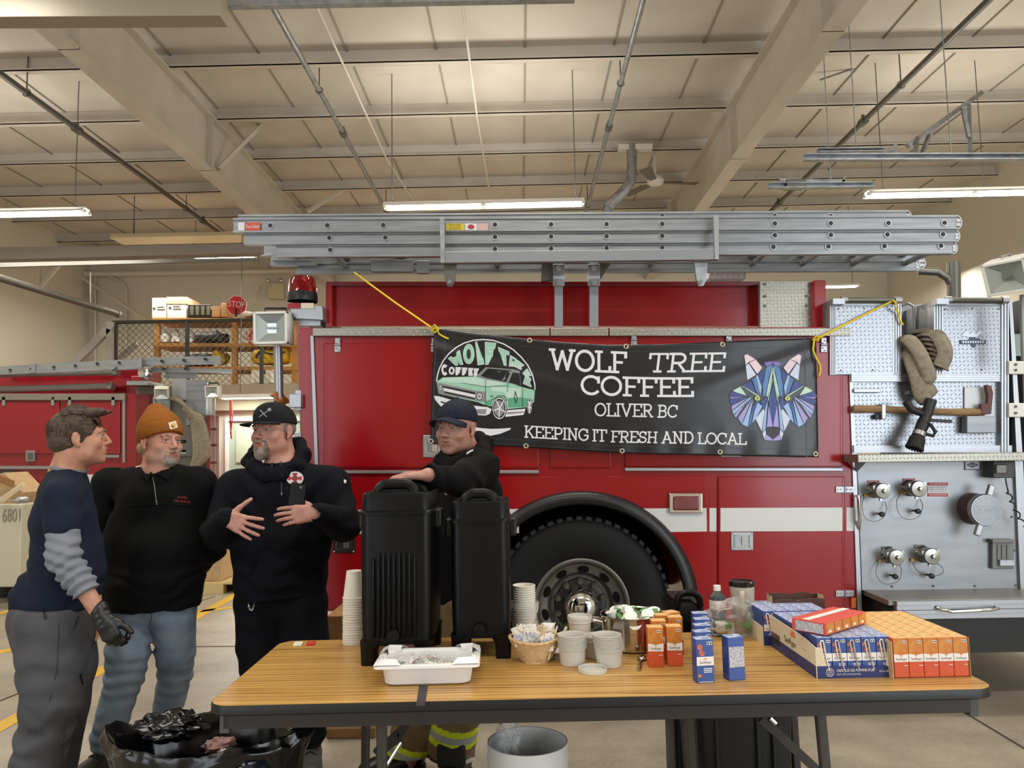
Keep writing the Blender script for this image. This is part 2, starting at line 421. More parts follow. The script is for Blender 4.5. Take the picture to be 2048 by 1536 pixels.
# ---- shell
WL, WR, WB, ZC = -9.4, 8.0, 16.5, 6.13
struct(MB().box2((WL - 0.2, 2, 0), (WL, WB + 0.2, 6.4)).build('wall_left', M_wall))
struct(MB().box2((WR, 2, 0), (WR + 0.2, WB + 0.2, 6.4)).build('wall_right', M_wall))
struct(MB().box2((WL - 0.2, WB, 0), (WR + 0.2, WB + 0.2, 6.4)).build('wall_back', M_wall))
struct(MB().box2((WL - 0.2, -5.2, ZC), (WR + 0.2, WB + 0.2, ZC + 0.2)).build('ceiling', M_ceil))
mb = MB()
x = WL + 0.35
while x < WR:
 mb.box2((x - 0.008, 0, ZC - 0.016), (x + 0.008, WB, ZC)); x += 1.02
struct(mb.build('trim_5', M_seam))
def purlin(y):
 mb = MB(); z0 = 5.94
 mb.box2((WL, y, z0), (WR, y + 0.012, ZC)); mb.box2((WL, y - 0.075, z0), (WR, y + 0.012, z0 + 0.012)); mb.box2((WL, y - 0.075, z0), (WR, y - 0.065, z0 + 0.03))
 return struct(mb.build('ceiling_purlin', M_steel))
for k in range(-1, 6): purlin(8.43 + 1.38 * k)
def rafter(xc, wl):
 mb = MB(); y0, y1 = 1.0, WB
 mb.box2((xc - wl / 2, y0, 5.2), (xc + wl / 2, y1, 5.222)); mb.box2((xc - 0.008, y0, 5.222), (xc + 0.008, y1, 5.93)); mb.box2((xc - wl / 2, y0, 5.915), (xc + wl / 2, y1, 5.937))
 for y in (6.6, 9.6, 13.5): mb.box2((xc - wl / 2, y, 5.2), (xc + wl / 2, y + 0.012, 5.93))
 return struct(mb.build('ceiling_beam', M_steel))
rafter(-4.02, 0.2); rafter(2.86, 0.2)
for a, b in [((437, 338, 9.9), (533, 240, 10.4)), ((615, 424, 12.6), (690, 376, 12.6))]:
 mb = MB(); mb.bar(at(*a), at(*b), 0.06, 0.05); struct(mb.build('ceiling_brace', M_steel))
# ---- pipes hung along the roof
def run_pipe(X, Z, r, y0, y1, m, lab, couplings=(), hangers=(), name='ceiling_pipe'):
 t = thing(name, lab, 'pipe', (X, y0, Z), 'sprinkler pipes under the roof')
 MB().cyl((X, y0, Z), (X, y1, Z), r, n=12).build('pipe_run', m, t, smooth=40)
 for y in couplings:
  mb = MB(); mb.cyl((X, y - 0.06, Z), (X, y + 0.06, Z), r * 1.55, n=12); mb.cyl((X, y, Z), (X, y, Z + 0.09), r * 0.6, n=8); mb.build('coupling', M_dpipe, t, smooth=40)
 for y in hangers:
  mb = MB(); mb.cyl((X, y, Z + r), (X, y, ZC), 0.008, n=6); mb.tube([(X + 1.3 * r * math.cos(q), y, Z + 1.3 * r * math.sin(q)) for q in [i * PI / 6 for i in range(12)]], 0.006, 5, close=True); mb.build('hanger', M_dpipe, t)
 return t
run_pipe(-5.58, 5.7, 0.035, 5.0, 14.3, M_dpipe, 'dark grey sprinkler pipe far left, above the left hanging lamp', (9.4, 13.3), (8.4, 12.6))
run_pipe(-2.25, 5.7, 0.03, 5.0, 13.6, M_galv, 'grey sprinkler pipe just right of the left roof beam', (9.7,), (8.5, 12.9))
run_pipe(1.22, 5.7, 0.03, 5.0, 13.6, M_galv, 'grey sprinkler pipe running back toward the middle lamp right end', (9.7,), (8.5, 12.9))
run_pipe(4.52, 5.7, 0.035, 5.0, 14.3, M_dpipe, 'dark grey sprinkler pipe right of the right roof beam', (9.7, 13.0), (8.7,))
def conduit(name, pts, r, m, lab):
 return tag(MB().tube(pts, r, 8).build(name, m, smooth=60), lab, 'conduit')
conduit('conduit', [(-1.94, 6.5, 5.926), (-1.94, 11.2, 5.926), (-1.8, 13.2, 5.926)], 0.014, M_wpipe, 'thin white conduit slanting across the roof toward the middle lamp')
conduit('conduit', [(-0.5, 6.5, 5.926), (-0.5, 9.8, 5.926), (-0.46, 12.5, 5.926)], 0.014, M_wpipe, 'thin white conduit straight along the middle of the roof')
conduit('conduit', [at(70, 38, 6.7), at(190, 120, 7.7), at(345, 255, 9.3), at(505, 420, 12.8)], 0.02, M_wpipe, 'white conduit following the edge of the left roof beam')
conduit('tie_rod', [at(1640, 160, 9.2), at(2060, 15, 8.8)], 0.012, M_dpipe, 'thin steel tie rod slanting under the roof at upper right')
# smoke detector on the left beam, and a hanging motion sensor
t = thing('smoke_detector', 'white round detector on a square plate beside the left roof beam', 'detector', at(165, 95, 8.2))
c = at(165, 88, 8.2); MB().box(c, (0.2, 0.25, 0.012)).build('mounting_plate', M_dpipe, t)
MB().lathe([(0, -0.06), (0.05, -0.06), (0.055, -0.03), (0.1, -0.025), (0.1, 0), (0, 0)], c - Vector((0, 0, 0.006)), n=24).build('detector_body', M_white, t, smooth=40)
# ---- strip lamps
def lamp(xa, xb, y, z, mats, lab, chains):
 t = thing('strip_lamp', lab, 'ceiling light', ((xa + xb) / 2, y, z), 'long strip lamps hung from the roof'); n = len(mats); L = (xb - xa) / n
 mb = MB()
 prof = [(-0.11, -0.01), (-0.05, 0.05), (0.05, 0.05), (0.11, -0.01), (0.105, -0.015), (0.048, 0.04), (-0.048, 0.04), (-0.105, -0.015)]
 mb.prism([(xa, y + p, z + q) for p, q in prof], (xb - xa, 0, 0)); mb.build('lamp_housing', M_fix, t)
 for k in range(n):
  for dy in (-0.045, 0.045):
   MB().cyl((xa + k * L + 0.03, y + dy, z - 0.0), (xa + (k + 1) * L - 0.03, y + dy, z - 0.0), 0.02, n=10).build('lamp_tube', mats[k], t, smooth=40)
   for xx in (xa + k * L + 0.015, xa + (k + 1) * L - 0.015): MB().cyl((xx - 0.02, y + dy, z), (xx + 0.02, y + dy, z), 0.022, n=8).build('lamp_socket', M_white, t)
 for xx in chains: MB().cyl((xx, y, z + 0.05), (xx, y, ZC), 0.006, n=6).build('hanging_rod', M_dpipe, t)
 return t
cA, cB = at(768, 414, 9.0), at(1168, 406, 9.0)
lamp(cA.x, cB.x, 9.0, (cA.z + cB.z) / 2, [M_tubew, M_tubec], 'lit strip lamp hanging above the middle of the ladders', [cA.x + 0.1, cB.x - 0.1])
lA = at(174, 424, 9.0); lamp(lA.x - 2.4, lA.x, 9.0, lA.z, [M_tube, M_tube], 'lit strip lamp at the left edge, hung on one rod', [lA.x - 0.15])
rA = at(1733, 390, 9.0); lamp(rA.x, rA.x + 2.5, 9.0, rA.z, [M_tubec, M_tubec], 'lit strip lamp at the right, over the pump panel', [rA.x + 0.2, rA.x + 1.4])
fA, fB = at(1652, 573, 14.5), at(1716, 572, 14.5); lamp(fA.x - 0.4, fB.x, 14.5, fA.z, [M_tube], 'small distant lit strip lamp seen right of the red truck body', [fB.x - 0.1])
for a, b, lab in [((262, 515), (330, 514), 'distant lit strip lamp low under the left roof, shorter glimpse'), ((385, 514), (510, 512), 'distant lit strip lamp beside the ladder tips at left')]:
 p, q = at(*a, 14.0), at(*b, 14.0); lamp(p.x, q.x, 14.0, p.z, [M_tube], lab, [p.x + 0.05])
# the unlit reflector lamp near the ladder's left end
p, q = at(225, 474, 12.5), at(485, 468, 12.5)
mb = MB(); mb.prism([(p.x, 12.4, p.z - 0.04), (p.x, 12.5, p.z + 0.05), (p.x, 12.75, p.z + 0.05), (p.x, 12.85, p.z - 0.04)], (q.x - p.x, 0, 0))
t = thing('reflector_lamp', 'unlit strip lamp with a pale reflector left of the ladder tips', 'ceiling light', (p.x, 12.5, p.z))
mb.build('reflector', mat('warm_reflector', '#f0e2bd', 0.3), t); MB().cyl((p.x + 0.3, 12.6, p.z), (p.x + 0.3, 12.6, ZC), 0.008, n=6).build('hanging_chain', M_dpipe, t)
# ---- overhead steel at the frame's top and left
def beam(px0, px1, y, dep, name, m, lab, cat='beam'):
 a, b = at(px0[0], px0[1], y), at(px1[0], px1[1], y); a2, b2 = at(px0[0], px0[2], y), at(px1[0], px1[2], y)
 return tag(MB().prism([a, b, b2, a2], (0, dep, 0)).build(name, m, bevel=0.004), lab, cat)
beam((-60, 34, -30), (440, 31, -30), 5.0, 0.15, 'overhead_door_rail', mat('tan_steel', '#9d9380', 0.5), 'tan steel door rail crossing the top left corner', 'rail')
beam((430, 12, -30), (1150, -2, -30), 5.3, 0.06, 'overhead_door_rail', M_galv, 'thin grey rail along the top edge beyond the tan one', 'rail')
beam((-60, 520, 495), (560, 505, 487), 10.4, 0.2, 'crane_rail', mat('brown_grey_steel', '#8a8378', 0.5), 'wide brown-grey steel rail left of the ladder tips', 'rail')
beam((-60, 536, 526), (520, 521, 515), 9.8, 0.04, 'crane_rail', M_dpipe, 'thin dark steel rail just below the wide brown-grey one', 'rail')
t = thing('exhaust_rail', 'round grey exhaust rail slanting down at the far left', 'rail', (-5.86, 8, 3.6))
pa, pb = at(-20, 550, 8.7), at(236, 629, 11.3)
MB().cyl(pa, pb, 0.045, n=14).build('rail_tube', M_dpipe, t, smooth=40); MB().sphere(pb, 0.055, 14, 8).build('end_cap', M_galv, t, smooth=60)
MB().cyl(at(181, 610, 10.7), at(181, 545, 10.7), 0.008, n=6).build('hanging_rod', M_wpipe, t)
# right overhead-door tracks
def track(x0, x1, yb, yt, Y, lab):
 a, b, c, d = at(x0, yb, Y), at(x1, yb - 2, Y), at(x1, yt - 1, Y), at(x0, yt, Y)
 t = thing('door_track', lab, 'rail', a)
 mb = MB(); mb.prism([a, b, c, d], (0, 0.012, 0)); mb.prism([d, c, c + Vector((0, -0.06, 0)), d + Vector((0, -0.06, 0))], (0, 0, -0.01)); mb.prism([a, b, b + Vector((0, -0.06, 0)), a + Vector((0, -0.06, 0))], (0, 0, 0.01))
 mb.build('track_channel', M_galv, t); q = d.lerp(c, .6); MB().cyl(q, (q.x, q.y, ZC), .006, n=6).build('hanger_rod', M_galv, t); return t
t = track(1607, 2100, 324, 311, 7.0, 'long galvanized door track high at the right, above the lit lamp')
for a, b in [((1828, 318, 7.02), (1835, 275, 7.1)), ((1840, 318, 7.02), (1858, 270, 7.2)), ((1941, 305, 7.02), (1938, 210, 7.1)), ((1938, 275, 7.02), (1925, 215, 7.1))]:
 MB().bar(at(*a), at(*b), 0.03, 0.03).build('hanger_strut', M_galv, t)
MB().bar(at(1815, 292, 7.1), at(1962, 186, 7.3), 0.05, 0.04).build('hanger_strut', M_galv, t)
t = track(1634, 1765, 308, 300, 7.4, 'short galvanized track end with an angled tip, topmost of the right ones')
MB().prism([at(1765, 305, 7.4), at(1793, 302, 7.4), at(1795, 285, 7.4)], (0, 0.05, 0)).build('angled_tip', M_galv, t)
t = track(1537, 1745, 379, 368, 7.6, 'galvanized door track with a motor box, left of the right lamp')
MB().prism([at(1574, 374, 7.55), at(1613, 373, 7.55), at(1613, 357, 7.55), at(1574, 358, 7.55)], (0, 0.12, 0)).build('motor_box', M_dpipe, t, bevel=0.005)
MB().prism([at(1560, 361, 7.7), at(1690, 366, 7.7), at(1690, 359, 7.7), at(1560, 357, 7.7)], (0, 0.05, 0)).build('upper_rail', M_galv, t)
MB().prism([at(1682, 366, 7.7), at(1691, 366, 7.7), at(1691, 350, 7.7)], (0, 0.05, 0)).build('end_stop', M_galv, t)
# exhaust duct and ceiling fan
t = thing('exhaust_duct', 'shiny elbowed metal exhaust duct hanging from the roof', 'duct', at(1265, 300, 11.0))
MB().tube([at(1263, 290, 11.0), at(1264, 345, 11.0), at(1262, 362, 11.0), at(1245, 385, 11.0), at(1216, 412, 11.0), at(1213, 440, 11.0)], 0.075, 14).build('duct_tube', M_galv, t, smooth=50)
mb = MB(); mb.tube([at(1264, 346, 11.0) , at(1263, 352, 11.0)], 0.09, 14); mb.tube([at(1219, 408, 11.0), at(1215, 416, 11.0)], 0.09, 14); mb.build('duct_clamp', M_bralu, t, smooth=50)
MB().box(at(1270, 296, 11.0), (0.5, 0.12, 0.08)).build('ceiling_bracket', M_wpipe, t)
c = at(1311, 366, 11.3); t = thing('ceiling_fan', 'white ceiling fan with dark blades beside the exhaust duct', 'fan', c)
MB().cyl(c, c + Vector((0, 0, 0.45)), 0.02, n=10).build('down_rod', M_wpipe, t); MB().lathe([(0, -0.05), (0.1, -0.05), (0.13, 0), (0.1, 0.06), (0, 0.06)], c + Vector((0, 0, 0.03)), n=20).build('motor', M_white, t, smooth=40)
for k in range(3):
 q = 0.12 + k * 2 * PI / 3; d = Vector((math.cos(q), math.sin(q), 0)); n = Vector((-d.y, d.x, 0.15))
 MB().prism([c + d * 0.15 + n * 0.05, c + d * 0.65 + n * 0.09, c + d * 0.65 - n * 0.09, c + d * 0.15 - n * 0.05], (0, 0, 0.008)).build('fan_blade', mat('fan_blade', '#6b655c', 0.6), t)
# ---- lights: the hung lamps' share, added unseen fill and daylight through the open bay doors behind
def area(name, loc, rot, sx, sy, power, col):
 l = bpy.data.lights.new(name, 'AREA'); l.shape = 'RECTANGLE'; l.size = sx; l.size_y = sy; l.energy = power; l.color = col
 o = bpy.data.objects.new(name, l); COL.objects.link(o); o.location = loc; o.rotation_euler = rot; return o
for k, (x, y) in enumerate([(-4.5, 4.6), (0.2, 4.6), (5.0, 4.6), (-4.5, 0.6), (0.2, 0.6), (5.0, 0.6)]):
 area('row_fill_light', (x, y, 4.75), (0, 0, 0), 2.4, 0.25, 65, (1.0, 0.95, 0.87))  # overhead fill added out of view, no fixtures drawn
for x, y in [(cA.x + 1.2, 9.0), (lA.x - 1.2, 9.0), (rA.x + 1.2, 9.0)]:
 area('hall_lamp_light', (x, y, 4.33), (0, 0, 0), 2.3, 0.2, 60, (1.0, 0.95, 0.86))
for x in (-6.5, -3, 0.5, 4.0, 6.6): area('rear_fill_light', (x, 13.5, 4.6), (0, 0, 0), 2.3, 0.2, 55, (1.0, 0.94, 0.84))  # added fill that brightens the rear of the hall
for x, y, z in ((cA.x + 1.2, 9.0, 4.55), (lA.x - 1.2, 9.0, 4.5), (rA.x + 1.2, 9.0, 4.5), (-4.5, 4.6, 4.9), (0.2, 4.6, 4.9), (5.0, 4.6, 4.9), (0.2, 0.6, 4.9)):      # upward fill added to brighten the ceiling
 area('ceiling_fill_light', (x, y, z), (PI, 0, 0), 2.3, 0.6, 30, (1.0, 0.96, 0.89))
area('bay_door_daylight', (6.2, -3.8, 2.2), (math.radians(80), 0, math.radians(28)), 4.2, 4.0, 260, (0.84, 0.92, 1.0))
area('bay_door_daylight', (-5.5, -3.8, 2.2), (math.radians(80), 0, math.radians(-20)), 4.0, 4.0, 140, (0.86, 0.93, 1.0))
# the wall behind the camera, with two open bay doors
fw = MB(); fw.box2((WL, -5.2, 0), (-7.6, -5, ZC)); fw.box2((-3.4, -5.2, 0), (4.0, -5, ZC)); fw.box2((-7.6, -5.2, 4.3), (-3.4, -5, ZC)); fw.box2((4.0, -5.2, 4.3), (8.2, -5, ZC))
struct(fw.build('wall_front', M_wall)); struct(MB().box2((WR, -5.2, 0), (WR + 0.2, 2, 6.4)).build('wall_right_front', M_wall)); struct(MB().box2((WL - 0.2, -5.2, 0), (WL, 2, 6.4)).build('wall_left_front', M_wall))
w = bpy.data.worlds.new('sky'); SC.world = w; w.use_nodes = True; w.node_tree.nodes['Background'].inputs[0].default_value = (0.86, 0.92, 1.0, 1); w.node_tree.nodes['Background'].inputs[1].default_value = 0.8
vs = SC.view_settings; vs.view_transform = 'Standard'; vs.look = 'None'; vs.exposure = 0.14; vs.gamma = 1; vs.use_curve_mapping = False
SC.cycles.use_denoising = True
cy = SC.cycles; cy.max_bounces = 7; cy.diffuse_bounces = 3; cy.glossy_bounces = 3; cy.transmission_bounces = 6; cy.transparent_max_bounces = 10; cy.caustics_reflective = False; cy.caustics_refractive = False
# ================================================================== the red fire truck
YT = 5.0
DS = -0.21        # the truck stands this much nearer than the nominal five metres
at0 = at
def at(px, py, Y): return at0(px, py, Y + DS)
def T(px, py, d=0.0): return at(px, py, YT + d)
truck = thing('fire_truck', 'large red fire truck with a white stripe, behind the coffee banner', 'fire truck', (1.0, YT + 1.2, 0))
def quad(mb, x0, y0, x1, y1, d0, d1, mi=0):     # a block whose face covers the pixel box; d0 nearer, d1 farther
 a = [T(x0, y0, d0), T(x1, y0, d0), T(x1, y1, d0), T(x0, y1, d0)]
 return mb.prism(a, (0, d1 - d0, 0), mi)
def blk(name, x0, y0, x1, y1, d0, d1, m, parent=None, bevel=0.003, Y=None):
 return quad(MB(), x0, y0, x1, y1, d0, d1).build(name, m, truck if parent is None else parent, bevel=bevel)
AC, AR = (1163, 1217), 226
# body side with the wheel arch cut out of it
arc = [(AC[0] + AR * math.cos(q), AC[1] - AR * math.sin(q)) for q in [PI * (i / 48) for i in range(49)]]
pts = [(597, 656), (1699, 654), (1720, 1246), (AC[0] + AR, 1246)] + arc + [(AC[0] - AR, 1226), (612, 1222)]
MB().prism([T(x, y) for x, y in pts], (0, 2.3, 0)).build('body', M_red, truck, bevel=0.004)
# the arch is a through cut in the prism; close it inside with a black liner
lin_ = MB()
ringo = [T(AC[0] + (AR + 3) * math.cos(PI * i / 24), AC[1] - (AR + 3) * math.sin(PI * i / 24), 0.03) for i in range(25)]
lin_.ring([ringo, [p + Vector((0, 0.85, 0)) for p in ringo]], closed=False, cap0=False, cap1=False)
lin_.add([p + Vector((0, 0.85, 0)) for p in ringo], [tuple(range(25))])
lin_.build('wheel_well', mat('well_black', '#050506', 0.8), truck)
fd = MB(); rings = []
for i in range(61):
 q = PI * (-0.02 + 1.04 * i / 60); c, s = math.cos(q), math.sin(q)
 row = []
 for r, d in [(AR - 18, 0.02), (AR - 18, -0.03), (AR - 14, -0.055), (AR - 4, -0.062), (AR + 5, -0.045), (AR + 9, -0.012), (AR + 9, 0.004)]: row.append(T(AC[0] + r * c, AC[1] - r * s, d))
 rings.append(row)
fd.ring(rings, closed=False, cap0=False, cap1=False).build('fender_trim', mat('fender_rubber', '#1d1e20', 0.4), truck, smooth=50, solid=0.004)
# doors and panels
M_door = mat('truck_red_door', '#980e15', 0.18, spec=.35, coat=0.1)
def door(name, x0, y0, x1, y1, lab=None, hng=(), skew=0):
 o = quad(MB(), x0, y0, x1, y1, -0.014, 0.002).build(name, M_door, truck, bevel=0.006, seg=3)
 fr = MB()                                   # raised lip round the leaf
 for a, b, c, d in ((x0 + 3, y0 + 3, x1 - 3, y0 + 5), (x0 + 3, y1 - 5, x1 - 3, y1 - 3), (x0 + 3, y0 + 3, x0 + 5, y1 - 3), (x1 - 5, y0 + 3, x1 - 3, y1 - 3)):
  quad(fr, a, b, c, d, -0.017, -0.01)
 fr.build('door_lip', M_door, o)
 for hx, hy in hng:
  h = MB(); quad(h, hx - 5, hy - 14, hx + 5, hy - 1, -0.028, -0.002); quad(h, hx - 6, hy + 1, hx + 6, hy + 14, -0.026, -0.012); h.cyl(T(hx - 6, hy, -0.026), T(hx + 6, hy, -0.026), 0.008, n=10)
  for k in (-9, -4, 6, 11): h.cyl(T(hx + (2 if k % 2 else -2), hy + k, -0.034), T(hx + (2 if k % 2 else -2), hy + k, -0.02), 0.004, n=8)
  h.build('hinge', M_bralu, o, bevel=0.001)
 return o
def latch(o, x0, y0, x1, y1, black=False):
 p = quad(MB(), x0, y0, x1, y1, -0.022, -0.012).build('latch', M_black if black else M_bralu, o, bevel=0.004)
 cx0, cx1 = x0 + (x1 - x0) * .14, x1 - (x1 - x0) * .14; cy0, cy1 = y0 + (y1 - y0) * .16, y1 - (y1 - y0) * .16
 rim = MB()
 for a, b, c, d in ((cx0, cy0, cx1, cy0 + 2), (cx0, cy1 - 2, cx1, cy1), (cx0, cy0, cx0 + 2, cy1), (cx1 - 2, cy0, cx1, cy1)): quad(rim, a, b, c, d, -0.027, -0.02)
 rim.build('latch_rim', M_chrome, p, bevel=0.0008)
 quad(MB(), cx0 + 3, cy0 + 3, cx1 - 3, cy1 - 3, -0.0235, -0.0215).build('latch_cup', M_black if black else M_galv, p)
 pd = MB(); quad(pd, (cx0 + cx1) / 2 - 1, cy0 + 4, cx1 - 5, cy1 - 4, -0.029, -0.022); pd.build('paddle', M_chrome if not black else M_dpipe, p, bevel=0.001)
 for a in (x0 + 3, x1 - 3):
  for b in (y0 + 3, y1 - 3): MB().cyl(T(a, b, -0.026), T(a, b, -0.018), 0.005, n=8).build('screw', M_chrome, p)
d = door('compartment_door', 648, 686, 1078, 936, hng=[(675, 690), (868, 690)]); latch(d, 846, 870, 884, 915)
door('compartment_door', 1100, 684, 1222, 936)
d = door('compartment_door', 1250, 684, 1686, 934, hng=[(1268, 680), (1458, 682), (1648, 690)]); latch(d, 1441, 880, 1484, 914)
d = door('compartment_door', 1436, 953, 1690, 1240); latch(d, 1462, 1064, 1507, 1101)
for hy in (979, 1187):
 h = MB(); quad(h, 1672, hy - 6, 1688, hy + 6, -0.024, -0.01); quad(h, 1692, hy - 6, 1708, hy + 6, -0.02, 0.0); h.cyl(T(1690, hy - 7, -0.02), T(1690, hy + 7, -0.02), 0.007, n=10)
 for xx in (1676, 1683, 1696, 1703): h.cyl(T(xx, hy, -0.029), T(xx, hy, -0.018), 0.004, n=8)
 h.build('hinge', M_bralu, d, bevel=0.001)
p2 = [(640, 955), (1412, 952), (1420, 1243), (AC[0] + AR + 9, 1243)] + [(AC[0] + (AR + 9) * math.cos(q), AC[1] - (AR + 9) * math.sin(q)) for q in [PI * i / 40 for i in range(41)]] + [(AC[0] - AR - 9, 1218), (650, 1218)]
lo = MB().prism([T(x, y, -0.012) for x, y in p2], (0, 0.013, 0)).build('lower_panel', M_door, truck, bevel=0.005)
latch(lo, 665, 1068, 710, 1106, True)
def strip(x0, y0, x1, y1, y2, y3, d, m, name, parent=None):
 return MB().prism([T(x0, y0, d), T(x1, y1, d), T(x1, y2, d), T(x0, y3, d)], (0, 0.004, 0)).build(name, m, parent or truck)
aL, aR = AC[0] - AR - 8, AC[0] + AR + 8
def arc_x(y, sgn): return AC[0] + sgn * math.sqrt(max((AR + 9) ** 2 - (AC[1] - y) ** 2, 0))
strip(645, 1020, arc_x(1018, -1), 1018, 1066, 1068, -0.0145, M_tape, 'reflective_stripe')
s2 = [(arc_x(1017, 1), 1017)] + [(1413, 1016), (1414, 1063), (arc_x(1064, 1), 1064)]
MB().prism([T(x, y, -0.0145) for x, y in s2], (0, 0.004, 0)).build('reflective_stripe', M_tape, truck)
strip(1419, 1016, 1433, 1016, 1063, 1063, -0.001, M_tape, 'reflective_stripe'); strip(1439, 1016, 1687, 1015, 1062, 1063, -0.0165, M_tape, 'reflective_stripe', None); strip(1693, 1015, 1709, 1015, 1062, 1062, -0.001, M_tape, 'reflective_stripe')
blk('drip_rail', 640, 941, 1078, 947, -0.03, 0, M_bralu); blk('drip_rail', 1250, 936, 1686, 942, -0.03, 0, M_bralu)
for x0, x1 in ((625, 1099), (1101, 1217), (1219, 1701)):
 quad(MB(), x0, 656, x1, 672, -0.035, 0.04).build('tread_plate_trim', M_tread_s, truck, bevel=0.004)
MB().prism([T(622, 672), T(628, 672), T(648, 1222), T(641, 1222)], (0, -0.015, 0)).build('corner_trim', M_bralu, truck)
MB().prism([T(1696, 672, -0.012), T(1703, 672, -0.012), T(1725, 1246, -0.012), T(1716, 1246, -0.012)], (0, 0.03, 0)).build('corner_trim', M_bralu, truck)
quad(MB(), 1703, 1196, 1713, 1216, -0.02, 0.0).build('marker_lamp', mat('amber_lens', '#d8651a', 0.25), truck, bevel=0.003)
# side marker light
ml = MB(); quad(ml, 1338, 986, 1406, 1027, -0.04, -0.012); ml = ml.build('marker_lamp', M_chrome, truck, bevel=0.008, seg=3)
quad(MB(), 1347, 992, 1399, 1021, -0.055, -0.03).build('red_lens', mat('red_lens', '#6e0a10', 0.12, bump=('wave', 40, 0.4, 0.004), coat=0.8), ml, bevel=0.01, seg=3)
# ---- wheel
wc = T(1163, 1215); RY = Matrix(((1, 0, 0), (0, 0, -1), (0, 1, 0)))    # local z points at the camera
s_ = (5.0 + DS) / FPX * 1.0
wheel = bpy.data.objects.new('wheel', None); COL.objects.link(wheel); wheel.parent = truck; wheel.location = wc - truck.location
def prof(l): return [(r * s_, z) for r, z in l]
tb = MB().lathe(prof([(92, -0.02), (96, 0.005), (112, 0.022), (130, 0.026), (150, 0.02), (162, 0.008), (166, -0.004), (171, -0.02), (173, -0.05), (173, -0.27), (160, -0.3), (95, -0.3)]), wc, RY, 96)
tire = tb.build('tire', mat('tire_rubber', '#0d0e10', 0.65, spec=.3, bump=('noise', 40, 0.15)), wheel, smooth=35)
tl = MB()
for k in range(56):
 q = 2 * PI * k / 56; c, s = math.cos(q), math.sin(q); R = Matrix(((c, -s, 0), (0, 0, -1), (s, c, 0)))
 tl.box(wc + R @ Vector((172 * s_, 0, -0.045)), (0.022, 0.034, 0.085), R)
o = tl.build('tread', M_rubber, tire); o['kind'] = 'stuff'
rim = MB().lathe(prof([(94, -0.002), (95, 0.006), (92, 0.01), (88, 0.004), (85, -0.02), (82, -0.035), (78, -0.045), (66, -0.055), (62, -0.085), (58, -0.1), (46, -0.1), (40, -0.1), (0, -0.1)]), wc, RY, 72).build('rim', mat('rim_grey', '#6f6d68', 0.4, 0.55), wheel, smooth=30)
for k in range(10):
 hh = MB()
 q = 2 * PI * (k + 0.35) / 10; c, s = math.cos(q), math.sin(q)
 p = wc + RY @ Vector((72 * s_ * c, 72 * s_ * s, -0.0465)); R = RY @ Matrix.Rotation(q, 3, 'Z')
 hh.lathe([(0.036, 0.003), (0.0, 0.0035)], p, R, 20, sx=0.6, sy=1.0); hh.build('hand_hole', mat('well_black', '#050506', 0.8), rim)
hf = MB().lathe(prof([(52, -0.1), (50, -0.085), (44, -0.08), (30, -0.078), (0, -0.078)]), wc, RY, 40).build('hub_flange', mat('hub_dark', '#3a3a3a', 0.4, 0.6), rim, smooth=30)
for k in range(10):
 q = 2 * PI * (k + 0.5) / 10; p = wc + RY @ Vector((47 * s_ * math.cos(q), 47 * s_ * math.sin(q), -0.09))
 MB().cyl(p, p + Vector((0, -0.035, 0)), 0.026, 0.02, n=6).cyl(p + Vector((0, -0.03, 0)), p + Vector((0, -0.055, 0)), 0.012, n=10).build('lug_nut', mat('lug_steel', '#77756f', 0.3, 0.9), wheel, smooth=35)
MB().lathe(prof([(36, -0.08), (35, -0.04), (33, 0.0), (28, 0.025), (20, 0.042), (10, 0.05), (0, 0.052)]), wc, RY, 40).build('hub_cap', M_chrome, wheel, smooth=60)
# ---- hose bed panel above
hb = MB(); quad(hb, 652, 565, 1519, 652, 0.30, 0.34); hb.build('hose_bed_panel', M_red, truck)
blk('hose_bed_shaded_flange', 652, 563, 1522, 571, 0.24, 0.34, M_dred); blk('hose_bed_post', 651, 566, 664, 654, 0.24, 0.5, M_red); blk('hose_bed_post', 1629, 560, 1652, 656, 0.1, 0.5, M_red)  # flange in darker red: the ladder's shadow is put into its colour
blk('tread_plate_panel', 1520, 562, 1629, 655, 0.16, 0.2, M_tread_s)
for x, y in ((1530, 568), (1620, 566), (1530, 592), (1613, 592), (1530, 612), (1613, 611)): MB().cyl(T(x, y, 0.15), T(x, y, 0.17), 0.009, n=8).build('bolt', M_dpipe, truck)
# deck between trim and hose bed (seen only from above)
MB().prism([T(597, 657, 0.02), T(1699, 655, 0.02), T(1699, 655, 0.02) + Vector((0, 2.28, 0)), T(597, 657, 0.02) + Vector((0, 2.28, 0))], (0, 0, -0.03)).build('roof_deck', M_tread_s, truck)
# rack arms
for x0, x1 in ((1109, 1126), (1179, 1197)):
 a = MB(); quad(a, x0, 525, x1, 656, 0.02, 0.07); a = a.build('rack_arm', mat('rack_grey', '#8d9196', 0.4, 0.4), truck, bevel=0.004)
 b = MB(); quad(b, x0 - 3, 528, x1 + 3, 572, 0.0, 0.03); b.build('arm_bracket', M_galv, a, bevel=0.003)
 c = MB()
 for yy in (536, 565): c.cyl(T((x0 + x1) / 2, yy, -0.02), T((x0 + x1) / 2, yy, 0.02), 0.018, n=12); c.cyl(T((x0 + x1) / 2, yy, -0.035), T((x0 + x1) / 2, yy, -0.0), 0.009, n=8)
 c.build('arm_bolts', M_bralu, a)
for pts in ([(1084, 526), (1103, 526), (1113, 560), (1082, 562)], [(1195, 526), (1222, 526), (1200, 560), (1197, 560)]):
 MB().prism([T(x, y, 0.05) for x, y in pts], (0, 0.03, 0)).build('gusset_plate', M_dpipe, truck)
M_rack = mat('rack_grey', '#8d9196', 0.4, 0.4)
